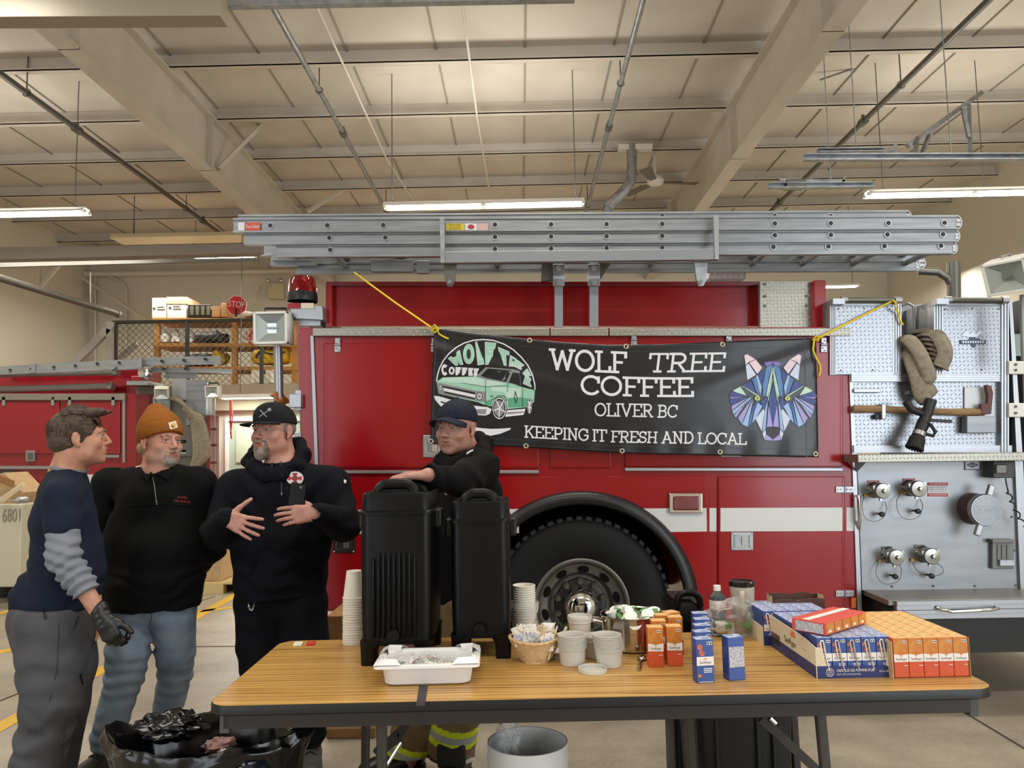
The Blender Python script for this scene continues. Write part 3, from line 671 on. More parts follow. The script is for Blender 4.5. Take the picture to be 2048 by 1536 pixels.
rk = MB().prism([at(884, 503, 4.74), at(1437, 497, 4.74), at(1437, 519, 4.74), at(884, 526, 4.74)], (0, 0.04, 0)).build('ladder_rack', M_rack, truck, bevel=0.004)
MB().prism([at(879, 434, 4.73), at(889, 434, 4.73), at(889, 526, 4.73), at(881, 526, 4.73)], (0, 0.03, 0)).build('rack_clamp', M_galv, rk, bevel=0.003)
MB().prism([at(1427, 432, 4.73), at(1438, 430, 4.73), at(1438, 519, 4.73), at(1430, 519, 4.73)], (0, 0.03, 0)).build('rack_clamp', M_bralu, rk, bevel=0.003)
for xx, lf in ((899, 0), (1402, 1)):
 mb = MB(); mb.prism([at(xx - 14, 522, 4.8), at(xx + 14, 522, 4.8), at(xx + 11, 560, 4.8), at(xx + 5, 572, 4.8), at(xx - 4, 572, 4.8), at(xx - 9, 560, 4.8)], (0, 0.03, 0))
 o = mb.build('rack_tab', M_dpipe if not lf else M_galv, rk, bevel=0.003); MB().cyl(at(xx, 563, 4.78), at(xx, 563, 4.8), 0.012, n=10).build('bolt', M_bralu, o)
# rotating beacon and its bracket at the rear corner
bb = MB().prism([T(574, 604, 0.15), T(645, 612, 0.15), T(646, 640, 0.15), T(592, 637, 0.15), T(574, 616, 0.15)], (0, 0.3, 0)).build('beacon_bracket', M_bralu, truck, bevel=0.003)
quad(MB(), 575, 606, 600, 617, 0.14, 0.15).build('red_reflector', M_red, bb); quad(MB(), 602, 606, 627, 617, 0.14, 0.15).build('pale_reflector', mat('pale_reflector', '#d8cdb4', 0.2), bb)
quad(MB(), 595, 637, 641, 651, 0.2, 0.4).build('bracket_foot', M_galv, bb)
bc = at(605, 604, YT + 0.25); k = (5.25 + DS) / FPX
bea = MB().lathe([(30 * k, 0.0), (31 * k, 0.03), (30 * k, 0.06), (0, 0.06), ], bc, None, 28).build('beacon_base', M_black, truck, smooth=40)
MB().lathe([(29 * k, 0.06), (27 * k, 0.13), (23 * k, 0.165), (18 * k, 0.172), (0, 0.172)], bc, None, 32).build('beacon_dome', mat('red_dome', '#8c1016', 0.08, trans=0.35, coat=0.6), bea, smooth=45)
# rear corner post
MB().prism([T(593, 652, 0.03), T(622, 652, 0.03), T(640, 1222, 0.03), T(612, 1222, 0.03)], (0, 2.2, 0)).build('rear_corner', M_dred, truck, bevel=0.004)
rb = MB(); quad(rb, 578, 788, 602, 815, -0.05, 0.1); rb = rb.build('side_bracket', M_bralu, truck, bevel=0.004); quad(MB(), 590, 780, 603, 821, 0.0, 0.03).build('bracket_plate', M_bralu, rb, bevel=0.003)
quad(MB(), 588, 866, 602, 900, 0.0, 0.03).build('side_bracket', M_bralu, truck, bevel=0.003)
# telescoping scene light at the rear corner
def flood(parent, c, w, h, dep, yaw, pitch, body, name='scene_light'):
 R = Matrix.Rotation(yaw, 3, 'Z') @ Matrix.Rotation(pitch, 3, 'X')
 o = MB().box(c, (w, dep, h), R).build(name, body, parent, bevel=0.006)
 f = MB()
 for sx, sz, wx, wz in ((-1, 0, .07, .97), (1, 0, .07, .97), (0, -1, .97, .07), (0, 1, .97, .07)): f.box(c + R @ Vector((sx * w * .45, -dep / 2 - 0.02, sz * h * .45)), (w * wx, 0.04, h * wz), R)
 f.build('lamp_rim', M_white, o, bevel=0.002)
 n = c + R @ Vector((0, -dep / 2 - 0.014, 0)); x, z = R @ Vector((w * .43, 0, 0)), R @ Vector((0, 0, h * .43)); y = R @ Vector((0, -0.012, 0)); n = n + R @ Vector((0, -0.016, 0)); y = R @ Vector((0, 0.028, 0))
 g = MB(); g.add([n - x - z, n + x - z, n + x + z, n - x + z, n - x * .3 - z * .35 + y, n + x * .3 - z * .35 + y, n + x * .3 + z * .35 + y, n - x * .3 + z * .35 + y], [(0, 1, 5, 4), (1, 2, 6, 5), (2, 3, 7, 6), (3, 0, 4, 7), (4, 5, 6, 7)])
 g.build('reflector', mat('lamp_reflector', '#b9c4c2', 0.2, 0.5), o); MB().cyl(n + y * .5 - x * .25, n + y * .5 + x * .25, 0.008, n=10).build('bulb', M_glass, o)
 return o
sl = flood(truck, T(549, 658, 0.15), 0.225, 0.215, 0.1, 0.0, 0.06, mat('lamp_grey', '#c9cbc7', 0.4))
hd = MB().tube([T(530, 624, 0.12), T(530, 617, 0.12), T(573, 617, 0.12), T(573, 624, 0.12)], 0.008, 8).build('lamp_handle', M_black, sl)
MB().cyl(T(556, 693, 0.18), T(558, 800, 0.18), 0.03, n=14).cyl(T(558, 790, 0.18), T(560, 1180, 0.2), 0.036, n=14).build('telescoping_pole', M_bralu, truck, smooth=40)
# ================================================================== pump panel
def ext(x0, y0, x1, y1, d0=-0.03, d1=0.05, grooves=3, vert=False, name='frame_extrusion', parent=None):
 mb = MB(); n = grooves * 2 + 1
 for i in range(n):
  dd = d0 + (0.006 if i % 2 else 0)
  if vert: quad(mb, x0 + (x1 - x0) * i / n, y0, x0 + (x1 - x0) * (i + 1) / n, y1, dd, d1)
  else: quad(mb, x0, y0 + (y1 - y0) * i / n, x1, y0 + (y1 - y0) * (i + 1) / n, dd, d1)
 return mb.build(name, M_bralu, parent or truck)
for x0, x1, f0, f1 in ((1660, 1803, 1672, 1786), (1868, 2017, 1886, 2004)):
 cb = quad(MB(), x0, 600, x1, 750, -0.02, 1.2).build('upper_cabinet', M_alu, truck, bevel=0.003)
 quad(MB(), f0, 613, f1, 748, -0.028, -0.018).build('tread_plate_panel', M_tread, cb)
 ext(x0, 600, f0, 750, vert=True, parent=cb); ext(f1, 600, x1, 750, vert=True, parent=cb); ext(x0, 600, x1, 611, parent=cb)
 MB().cyl(T(x0 + 28, 600, -0.06), T(x1 - 16, 600, -0.06), 0.016, n=12).build('roller_bar', M_dpipe, cb, smooth=40)
 mb = MB(); quad(mb, x0 + 6, 597, x0 + 30, 608, -0.08, -0.02); mb.cyl(T(x0 + 22, 599, -0.06), T(x0 + 34, 599, -0.06), 0.02, n=12); mb.cyl(T(x1 - 14, 600, -0.06), T(x1 - 1, 600, -0.06), 0.022, n=12); mb.build('roller_end', M_bralu, cb)
 for xx, yy in ((f0 + 5, 618), ((f0 + f1) / 2, 617), (f1 - 6, 618), (f0 + 10, 741), (f1 - 40, 740)): MB().cyl(T(xx, yy, -0.033), T(xx, yy, -0.026), 0.005, n=8).build('rivet', M_dpipe, cb)
# emblem on the right cabinet
em = MB(); C_ = (1946, 678)
for pts in ([(1922, 672), (1934, 660), (1940, 668), (1946, 662), (1952, 668), (1958, 660), (1971, 668), (1960, 668), (1952, 674), (1940, 674)],): em.prism([T(x, y, -0.033) for x, y in pts], (0, 0.004, 0), 1)
em.prism([T(C_[0] + r * math.cos(q), C_[1] + 4 - r * math.sin(q) * 0.9, -0.032) for q, r in [(2 * PI * i / 16, 15 if (i // 2) % 2 == 0 else 9) for i in range(16)]], (0, 0.004, 0), 0)
quad(em, 1921, 680, 1972, 688, -0.036, -0.03, 0)
for i in range(9): quad(em, 1925 + i * 5, 682, 1928 + i * 5, 686, -0.0375, -0.034, 1)
em.build('emblem', [mat('emblem_blue', '#3c4a66', 0.4), M_bralu], truck)
ext(1703, 748, 2018, 763); ext(1708, 891, 2024, 905)
quad(MB(), 1704, 763, 2018, 891, 0.0, 0.8).build('tread_plate_panel', M_tread, truck)
ext(2003, 600, 2018, 905, -0.035, 0.0, 2, True)
pp = MB().prism([T(1714, 921), T(2032, 921), T(2040, 1179), T(1724, 1181)], (0, 0.8, 0)).build('pump_panel', mat('panel_steel', '#96989b', 0.4, 0.7, var=('#8b8e92', 3, 5, (1, 1, 6))), truck, bevel=0.002)
MB().prism([T(2030, 921, -0.02), T(2046, 921, -0.02), T(2058, 1195, -0.02), T(2042, 1195, -0.02)], (0, 0.5, 0)).build('frame_extrusion', M_bralu, truck)
MB().prism([T(2018, 600, -0.02), T(2024, 600, -0.02), T(2046, 921, -0.02), T(2034, 921, -0.02)], (0, 0.5, 0)).build('frame_extrusion', M_bralu, truck)
lg = MB().prism([at(1716, 909, 4.78), at(2100, 904, 4.78), at(2100, 921, 4.78), at(1716, 925, 4.78)], (0, 0.24, 0)).build('tread_plate_ledge', M_tread_s, truck, bevel=0.004)
MB().prism([T(1712, 924, -0.15), T(1735, 922, -0.15), T(1713, 945, 0), ], (0, 0.02, 0)).build('ledge_bracket', M_galv, lg)
# running board
zb = T(1730, 1181).z; xl = T(1728, 1181).x
rbz = MB().box2((xl, 4.48, zb - 0.03), (xl + 1.6, 4.81, zb)).build('running_board', mat('tread_dark', '#8e8a80', 0.4, 0.6, bump=('tread', 40, 1.0, 0.005)), truck, bevel=0.003)
fb = MB()
for k in range(4): fb.box2((xl + 0.035, 4.45 + (0.006 if k % 2 else 0), zb - 0.026 - 0.025 * k), (xl + 1.6, 4.49, zb - 0.003 - 0.025 * k))
fb.build('board_front', M_bralu, rbz)
gh = at(1885, 1217, 4.65); g = MB(); g.tube([gh + Vector((-0.03, 0.02, 0.005)), gh + Vector((-0.02, -0.02, 0.0)), gh + Vector((0.03, -0.035, -0.012)), gh + Vector((0.24, -0.035, -0.005)), gh + Vector((0.3, -0.02, 0.0)), gh + Vector((0.31, 0.02, 0.003))], 0.009, 8)
g.build('grab_handle', M_chrome, rbz, smooth=50)
MB().box2((xl + 0.02, 4.6, 0.3), (xl + 1.6, 6.4, zb - 0.035)).build('chassis', M_black, truck)
# discharge valves with caps, chains, drain knobs and labels
def label_plate(x0, y0, x1, y1, m, txt=None, tm=None, d=-0.004, par=None):
 o = quad(MB(), x0, y0, x1, y1, d, 0.001).build('label_plate', m, par or truck)
 if txt:
  mb = MB(); n = len(txt)
  for i, tx in enumerate(txt):
   hgt = (y1 - y0) / n * 0.62 * YT / FPX; add_text(mb, tx, T((x0 + x1) / 2, y0 + (y1 - y0) * (i + 0.5) / n, d - 0.001), hgt, FRONT, 0, width=(x1 - x0) * 0.8 * YT / FPX)
  mb.build('lettering', tm, o)
 return o
M_lred = mat('label_red', '#b23a36', 0.5); M_lblk = mat('label_black', '#3c3c3e', 0.5); M_lwht = mat('label_white', '#e6e6ea', 0.5)
def valve(bx, by, r, L, ring_r, lab, kx, ky, chain):
 c = T(bx, by); mp = M_bralu; k = (YT + DS) / FPX; R = RY
 v = MB().lathe([(r * 1.0 * k, 0), (r * 1.05 * k, 0.012), (r * .9 * k, 0.02), (r * .86 * k, L * .5), (r * .95 * k, L * .55), (r * .95 * k, L * .62), (r * .7 * k, L * .62), (0, L * .62)], c, R, 28).build('discharge_outlet', mat('dull_chrome', '#aaa9a4', 0.18, 1.0), truck, smooth=35)
 cp = MB().lathe([(r * .96 * k, L * .62), (r * 1.0 * k, L * .66), (r * 1.0 * k, L * .95), (r * .92 * k, L), (r * .3 * k, L + .004), (r * .22 * k, L + .022), (0, L + .024)], c, R, 28)
 for q in (0.6, 2.7, 4.5): cp.box(c + R @ Vector((r * 1.08 * k * math.cos(q), r * 1.08 * k * math.sin(q), L * .82)), (0.014, 0.014, 0.02))
 cp.build('outlet_cap', mat('cap_metal', '#9c9b95', 0.3, 0.95), v, smooth=35)
 kp = T(kx, ky); MB().cyl(kp, kp + Vector((0, -0.05, 0)), 0.006, n=8).lathe([(0, 0.075), (0.014, 0.072), (0.017, 0.06), (0.014, 0.045), (0, 0.043)], kp, R, 16).build('drain_knob', M_black, v, smooth=40)
 MB().tube(spline([T(x, y, -0.012 - 0.06 * math.sin(PI * i / (len(chain) - 1))) for i, (x, y) in enumerate(chain)], 6), 0.0022, 6).build('retainer_cable', M_dpipe, v)
 an = T(*chain[0]); MB().cyl(an, an + Vector((0, -0.02, 0)), 0.01, n=8).build('cable_anchor', mat('brass', '#b08a3c', 0.3, 0.9), v)
 return v
valve(1748, 980, 15, 0.125, 0, '', 1755, 1027, [(1729, 990), (1724, 1010), (1730, 1035), (1748, 1043), (1765, 1036), (1773, 1020), (1770, 1004)])
valve(1818, 976, 15.5, 0.125, 0, '', 1826, 1021, [(1801, 985), (1793, 1005), (1800, 1030), (1818, 1039), (1838, 1032), (1845, 1012), (1840, 998)])
valve(1776, 1110, 15, 0.115, 0, '', 1781, 1150, [(1757, 1121), (1752, 1145), (1762, 1164), (1780, 1168), (1798, 1160), (1803, 1140), (1797, 1126)])
valve(1845, 1108, 15.5, 0.115, 0, '', 1853, 1149, [(1822, 1119), (1832, 1138), (1848, 1150), (1870, 1152), (1886, 1145), (1882, 1132), (1867, 1124)])
label_plate(1735, 961, 1759, 966, M_lred, ['DISCHARGE 1'], M_lwht); label_plate(1806, 957, 1830, 962, M_lred, ['DISCHARGE 2'], M_lwht)
label_plate(1763, 1093, 1784, 1099, M_lblk, ['SUCTION'], M_lwht); label_plate(1829, 1090, 1850, 1096, M_lblk, ['SUCTION'], M_lwht)
label_plate(1856, 965, 1896, 971, M_lred, ['WARNING'], M_lwht); label_plate(1856, 972, 1896, 986, M_lwht, ['DEATH OR INJURY', 'MAY OCCUR IF', 'CAP IS OPENED'], M_lblk); label_plate(1856, 987, 1896, 993, M_lred, ['WARNING'], M_lwht)
nb = label_plate(1929, 920, 1961, 940, mat('badge_blue', '#2d3a66', 0.4)); quad(MB(), 1931, 922, 1959, 938, -0.0055, -0.003).build('badge_face', M_lwht, nb)
MB().prism([T(1933, 930, -0.007), T(1945, 924, -0.007), T(1957, 930, -0.007), T(1945, 936, -0.007)], (0, 0.002, 0)).build('badge_diamond', mat('badge_blue', '#2d3a66', 0.4), nb)
mb = MB(); add_text(mb, 'HALE', T(1945, 930, -0.0085), 0.018, FRONT); mb.build('lettering', M_lwht, nb)
# suction inlet
c = T(1944, 1017); k = (YT + DS) / FPX
su = MB().lathe([(29 * k, 0), (31 * k, 0.015), (30 * k, 0.05), (30 * k, 0.11), (26 * k, 0.115), (0, 0.115)], c, RY, 40).build('suction_inlet', mat('suction_dark', '#4b2a2c', 0.4, 0.3), truck, smooth=40)
pr = [(29.5 * k, 0.105), (30.5 * k, 0.115), (30.5 * k, 0.14), (29 * k, 0.15)]
for i in range(9): r0 = 28 - i * 3; pr += [(r0 * k, 0.15), ((r0 - 0.7) * k, 0.146), ((r0 - 1.8) * k, 0.146), ((r0 - 2.4) * k, 0.15)]
pr += [(0, 0.152)]
cap_ = MB().lathe(pr, c, RY, 48).build('suction_cap', M_bralu, su, smooth=20)
for (x, y) in ((1983, 970), (1953, 1071)):
 e = at(x, y, YT - 0.13); cc = c + Vector((0, -0.13, 0)); d = (e - cc).normalized(); MB().bar(cc + d * 29 * k, e, 0.034, 0.03, (0, 1, 0)).build('cap_handle', M_bralu, cap_, bevel=0.006)
# intercom box with coiled cord, foot bracket, grab handle, rivets
ib = quad(MB(), 1987, 922, 2030, 956, -0.1, 0.0).build('intercom_box', mat('box_grey', '#4d4f52', 0.5), truck, bevel=0.006)
quad(MB(), 1993, 929, 2014, 947, -0.12, -0.09).build('cord_plug', M_dpipe, ib, bevel=0.005)
cx = []
for i in range(60):
 q = i / 59; x, y = 2010 + 6 * q + 34 * q * q, 944 + 108 * q; a = q * 40 if q > 0.35 else 0
 cx.append(at(x + (4.5 * math.cos(a) if q > 0.35 else 0), y + (2.5 * math.sin(a) if q > 0.35 else 0), YT - 0.09 - (0.012 * math.sin(a) if q > 0.35 else 0)))
MB().tube(cx, 0.0045, 6).build('coiled_cord', M_black, ib, smooth=60)
fbk = quad(MB(), 1985, 1080, 2028, 1138, -0.03, 0).build('gauge_bracket', mat('bracket_grey', '#7c7d7e', 0.5, 0.4), truck, bevel=0.004)
quad(MB(), 1985, 1079, 2029, 1086, -0.055, 0).build('bracket_top', M_dpipe, fbk, bevel=0.003)
mb = MB()
for a, b, c_, d in ((1995, 1090, 2000, 1120), (2004, 1090, 2008, 1118), (2014, 1090, 2018, 1118)): quad(mb, a, b, c_, d, -0.036, -0.028)
mb.build('bracket_slots', M_dpipe, fbk); quad(MB(), 2000, 1120, 2030, 1132, -0.05, -0.02).build('bracket_clip', M_galv, fbk, bevel=0.003)
gp = [T(1716, 992), T(1717, 992, -0.05), T(1719, 1040, -0.05), T(1717, 1060)]
MB().tube(gp, 0.011, 10).build('grab_handle', M_chrome, truck, smooth=50)
for x, y in ((1784, 1173), (1867, 1172), (1950, 1172), (2032, 1171), (2024, 1034), (2028, 1101)): MB().cyl(T(x, y, -0.006), T(x, y, 0.001), 0.007, n=8).build('rivet', M_dpipe, truck)
# cab corner: dark gap, hinges
MB().prism([T(2040, 600, 0.2), T(2200, 600, 0.2), T(2200, 1200, 0.2), T(2060, 1200, 0.2)], (0, 2.0, 0)).build('cab_rear', mat('cab_dark', '#55565a', 0.5), truck)
quad(MB(), 2026, 668, 2050, 712, 0.19, 0.21).build('cab_window', mat('tinted_glass', '#93a79f', 0.1), truck)
for y0, y1 in ((722, 748), (806, 834)):
 h = quad(MB(), 2018, y0, 2060, y1, -0.05, -0.01).build('cab_hinge', M_white, truck, bevel=0.004)
 MB().cyl(T(2032, y0 + 7, -0.06), T(2032, y0 + 7, -0.045), 0.008, n=8).cyl(T(2032, y1 - 8, -0.06), T(2032, y1 - 8, -0.045), 0.008, n=8).build('hinge_bolts', M_dpipe, h)
# body roof behind the cabinets, gap lining
MB().prism([T(1803, 612, 0.35), T(1868, 606, 0.35), T(1868, 752, 0.35), T(1803, 752, 0.35)], (0, 0.05, 0)).build('gap_lining', M_galv, truck)
MB().tube([T(1803, 612, 0.2), T(1815, 606, 0.2), T(1826, 612, 0.2), T(1829, 640, 0.2), T(1830, 690, 0.2)], 0.008, 8).build('guide_loop', M_galv, truck)
# scene light upper right on a pole
sl = flood(truck, at(2024, 548, 4.7), 0.24, 0.2, 0.12, -0.95, 0.35, mat('lamp_light', '#d9d9d6', 0.4))
MB().cyl(at(2046, 590, 4.75), at(2050, 720, 4.75), 0.02, n=12).build('telescoping_pole', M_bralu, truck, smooth=40)
MB().tube([at(2003, 521, 4.7), at(2004, 512, 4.7), at(2020, 508, 4.7), at(2021, 516, 4.7)], 0.006, 8).build('lamp_handle', M_galv, sl)
# fixtures holding tools on the tread plate
mb = MB(); quad(mb, 1708, 777, 1762, 785, -0.03, 0.0); mb.build('door_handle', M_bralu, truck, bevel=0.004)
quad(MB(), 1816, 781, 1833, 789, -0.02, 0).build('latch', M_bralu, truck, bevel=0.003)
ab = quad(MB(), 1929, 774, 1990, 866, -0.012, 0.0).build('axe_pad', mat('pad_grey', '#c4c6c8', 0.5, 0.5), truck, bevel=0.003)
quad(MB(), 1934, 832, 1992, 866, -0.07, -0.01).build('axe_pocket', M_alu, ab, bevel=0.004)
ac = quad(MB(), 1764, 808, 1772, 838, -0.06, 0).build('axe_clip', M_bralu, truck, bevel=0.003); quad(MB(), 1751, 829, 1773, 838, -0.04, 0).build('clip_base', M_black, ac, bevel=0.003)
og = mat('strap_tan', '#a8602c', 0.7); sp_ = MB().tube([T(549, 797, .18), T(556, 788, .18), T(560, 806, .17), T(572, 800, .16)], .04, 10, flat=.6).build('pole_strap', og, truck, smooth=60)
MB().tube([T(1598 + 42 * math.cos(a), 738 - 42 * math.sin(a), -.018) for a in [i * PI / 24 for i in range(48)]], .006, 6, close=True).build('door_crest', mat('crest_orange', '#d9822b', 0.4), truck)
# ================================================================== ladders on the rack
M_lad = mat('ladder_aluminium', '#9a9da0', 0.4, 0.6, var=('#878b8f', 14, 6, (0.25, 3, 3)), bump=('noise', 30, 0.06))
M_hole = mat('rung_end_dark', '#2a2a2b', 0.6)
lad = thing('extension_ladder', 'aluminium extension ladder of three nested sections lying on the truck rack', 'ladder', at(1190, 470, 4.8))
def section(parent, xl, yl0, yl1, xr, yr0, yr1, Y, wid, holes, hy, tone, endr=True):
 sec = bpy.data.objects.new('ladder_section', None); COL.objects.link(sec); sec.parent = parent
 def L(t, s, Yq=Y):   # t along, s down the rail
  x = xl + (xr - xl) * t; y0 = yl0 + (yr0 - yl0) * t; y1 = yl1 + (yr1 - yl1) * t; return at(x, y0 + (y1 - y0) * s, Y) + Vector((0, Yq - Y, 0))
 for yy, nm in ((0, 'side_rail'), (wid, 'side_rail')):
  mb = MB()
  for s0, s1, d in ((0, 0.14, -0.012), (0.14, 0.86, 0.0), (0.86, 1, -0.012)):
   mb.prism([L(0, s0, Y + yy + d), L(1, s0, Y + yy + d), L(1, s1, Y + yy + d), L(0, s1, Y + yy + d)], (0, 0.03 - d, 0))
  r = mb.build(nm, tone, sec)
  if endr:
   c = L(1, 0.5, Y + yy); q = L(1, 0, Y + yy) - c; R = q.length; ux = Vector((1, 0, 0)); uz = q.normalized(); e = MB()
   e.tube([c + uz * R * math.cos(PI * i / 12) * 0.97 + ux * R * 0.62 * math.sin(PI * i / 12) * 1.2 for i in range(13)], 0.006, 6)
   e.bar(c + uz * R * .3, c + uz * R * .3 + ux * R * .7, 0.006, 0.02); e.bar(c - uz * R * .3, c - uz * R * .3 + ux * R * .7, 0.006, 0.02)
   e.build('rail_end', M_bralu, r)
 for hx in holes:
  t = (hx - xl) / (xr - xl); yc = hy[0] + (hy[1] - hy[0]) * t; p = at(hx, yc, Y)
  rg = MB().cyl(p + Vector((0, 0.004, 0)), p + Vector((0, wid + 0.02, 0)), 0.017, n=12).build('rung', tone, sec, smooth=40)
  MB().cyl(p + Vector((0, -0.006, 0)), p + Vector((0, 0.004, 0)), 0.021, 0.021, n=16).build('rung_collar', M_bralu, rg, smooth=40)
  MB().cyl(p + Vector((0, -0.0075, 0)), p + Vector((0, -0.006, 0)), 0.0135, n=14).build('rung_bore', M_hole, rg)
 return sec
hx = [541, 655, 767, 990, 1102, 1213, 1324, 1549, 1661, 1776, 1888]
s1 = section(lad, 467, 437, 466, 1912, 431, 459, 4.80, 0.56, hx, (452, 446), M_lad)
s2 = section(lad, 489, 467, 490, 1910, 461, 484, 4.82, 0.50, [659, 771] + hx[3:7] + [1549, 1661, 1774, 1885], (477, 469), M_lad)
s3 = section(lad, 552, 491, 515, 1905, 485, 508, 4.84, 0.44, [661] + hx[3:7] + [1546, 1656, 1768, 1881], (501, 492), M_lad)
def lad_block(name, x0, y0, x1, y1, Y, dep, m, par, bevel=0.003):
 return MB().prism([at(x0, y0, Y), at(x1, y0, Y), at(x1, y1, Y), at(x0, y1, Y)], (0, dep, 0)).build(name, m, par, bevel=bevel)
b = lad_block('end_fitting', 543, 502, 620, 521, 5.15, 0.04, M_lad, s3); lad_block('end_fitting', 541, 524, 632, 531, 5.2, 0.04, M_lad, s3)
MB().cyl(at(521, 512, 5.17), at(545, 509, 5.17), 0.004, 0.02, n=10).build('end_spike', M_bralu, s3)
lad_block('end_fitting', 742, 519, 826, 543, 5.1, 0.04, M_lad, s3); lad_block('end_fitting', 833, 521, 857, 546, 5.1, 0.04, M_bralu, s3)
MB().cyl(at(585, 498, 4.9), at(592, 516, 5.16), 0.016, n=10).build('rung', M_lad, s3)
# stickers
st = lad_block('sticker', 490, 445, 520, 461, 4.786, 0.002, mat('sticker_red', '#d2553f', 0.5), s1, 0); lad_block('sticker', 476, 445, 489, 461, 4.786, 0.002, M_lwht, s1, 0)
mb = MB(); add_text(mb, 'Duo-Safety', at(505, 453, 4.784), 0.03, FRONT, 0, width=0.085); mb.build('lettering', M_lwht, st)
st = lad_block('sticker', 892, 447, 929, 460, 4.786, 0.002, mat('sticker_yellow', '#dcc524', 0.5), s1, 0)
mb = MB()
for i, tx in enumerate(('CAUTION', 'SET UP LADDER', 'PROPERLY')): add_text(mb, tx, at(910, 449.5 + 4 * i, 4.784), 0.011, FRONT, 0, width=0.07)
mb.build('lettering', M_lblk, st)
st = lad_block('sticker', 930, 447, 954, 460, 4.786, 0.002, M_lwht, s1, 0); MB().prism([at(942 + 7 * math.cos(q), 453.5 + 5 * math.sin(q), 4.784) for q in [i * PI / 4 + PI / 8 for i in range(8)]], (0, 0.001, 0)).build('red_octagon', M_lred, st)
st = lad_block('sticker', 955, 447, 976, 460, 4.786, 0.002, mat('sticker_pink', '#d9b3b0', 0.5), s1, 0)
# roof ladder lying deeper on the rack: only its upper rail shows over the first
lad2 = thing('roof_ladder', 'second aluminium ladder whose upper rail shows just above the extension ladder', 'ladder', at(1190, 430, 5.45))
section(lad2, 477, 430, 456, 1812, 421, 448, 5.45, 0.0001 + 0.45, [1324, 1549, 1661], (432, 432), M_lad)
# far lower rail with rungs angling back
rl = MB().prism([at(657, 517, 5.62), at(1838, 513, 5.62), at(1838, 538, 5.62), at(657, 546, 5.62)], (0, 0.03, 0))
lad3 = thing('attic_ladder', 'narrow aluminium ladder slung lowest under the others, rungs angling back', 'ladder', at(1240, 530, 5.3))
rl.build('side_rail', M_lad, lad3)
MB().prism([at(657, 508, 5.2), at(1838, 500, 5.2), at(1838, 506, 5.2), at(657, 514, 5.2)], (0, 0.03, 0)).build('side_rail', M_lad, lad3)
for x in (700, 820, 1003, 1290, 1488, 1592, 1697, 1798):
 a, b = at(x + (x - 1041) * 0.085, 505, 5.2), at(x, 527, 5.62); MB().cyl(a, b, 0.018, n=10).build('rung', M_lad, lad3, smooth=40)
 MB().prism([at(x - 11, 519, 5.6), at(x + 11, 519, 5.6), at(x + 11, 540, 5.6), at(x - 11, 540, 5.6)], (0, 0.02, 0)).build('rung_plate', M_bralu, lad3, bevel=0.002)
e = MB(); c = at(1838, 526, 5.62); e.tube([c + Vector((0.045 * math.sin(PI * i / 10), 0, 0.045 * math.cos(PI * i / 10))) for i in range(11)], 0.006, 6); e.bar(c + Vector((0, 0, .015)), c + Vector((.04, 0, .015)), .006, .02); e.bar(c - Vector((0, 0, .015)), c + Vector((.04, 0, -.015)), .006, .02); e.build('rail_end', M_bralu, lad3)
# white tub on the hose bed
t = thing('storage_tub', 'white ribbed plastic tub on top of the truck, under the ladders at right', 'tub', T(1456, 560, 0.5))
mb = MB(); a, b = T(1418, 559, 0.45), T(1494, 534, 0.45); mb.box2((a.x, 5.24, a.z), (b.x, 5.6, b.z)); mb.build('tub_body', M_white, t, bevel=0.02, seg=3)
for i in range(7):
 x = a.x + (b.x - a.x) * (i + 0.5) / 7; MB().box2((x - 0.006, 5.23, a.z + 0.01), (x + 0.006, 5.25, b.z - 0.02)).build('tub_rib', M_white, t)
# curved exhaust pipe right of the ladders
tag(MB().tube([at(1835, 542, 6.2), at(1875, 544, 6.2), at(1895, 556, 6.2), at(1908, 580, 6.2), at(1911, 640, 6.2)], 0.03, 10).cyl(at(1907, 525, 6.2), at(1908, 600, 6.2), 0.05, n=12).build('exhaust_pipe', M_dpipe, smooth=50), 'dark bent pipe above the right tread plate cabinet', 'pipe')
# ================================================================== hose, nozzle, axe at the pump panel
M_hose = mat('hose_canvas', '#9a917f', 0.85, var=('#857c6b', 40, 4), bump=('noise', 120, 0.2, 0.004))
hs = thing('fire_hose', 'grey-beige fire hose folded over the gap between two tread plate cabinets', 'hose', T(1850, 700, -0.1))
def flat_hose(name, pts, w, th, par, m=None):
 P = spline([T(x, y, d) for x, y, d in pts], 6); return MB().tube(P, w, 12, flat=th / w, up=(1, 0, 0.2)).build(name, m or M_hose, par, smooth=60)
flat_hose('hose_fold', [(1806, 690, 0.02), (1815, 678, -0.05), (1835, 700, -0.1), (1852, 735, -0.12), (1858, 758, -0.11), (1845, 760, -0.08)], 0.05, 0.028, hs)
flat_hose('hose_fold', [(1812, 700, 0.02), (1822, 720, -0.06), (1835, 760, -0.1), (1842, 790, -0.1), (1852, 800, -0.09)], 0.045, 0.025, hs)
flat_hose('hose_fold', [(1835, 665, 0.2), (1855, 662, 0.05), (1872, 668, -0.03), (1887, 690, -0.07), (1890, 712, -0.07), (1880, 735, -0.06)], 0.05, 0.022, hs)
for i in range(6): flat_hose('hose_fold', [(1830 + i * 3, 676 + i * 7, 0.1), (1850 + i * 3, 669 + i * 9, 0.0), (1870 + i, 673 + i * 9, -0.02), (1878, 682 + i * 8, 0.04)], 0.03, 0.011, hs)
flat_hose('hose_fold', [(1846, 765, -0.1), (1856, 785, -0.1), (1868, 776, -0.09)], 0.04, 0.02, hs)
nz = thing('hose_nozzle', 'black pistol grip fire nozzle hanging in front of the axe handle', 'nozzle', T(1840, 850, -0.12))
M_nz = mat('nozzle_black', '#1c1d20', 0.45)
nd = [T(1862, 800, -0.12), T(1853, 830, -0.13), T(1838, 868, -0.15), T(1829, 896, -0.16)]
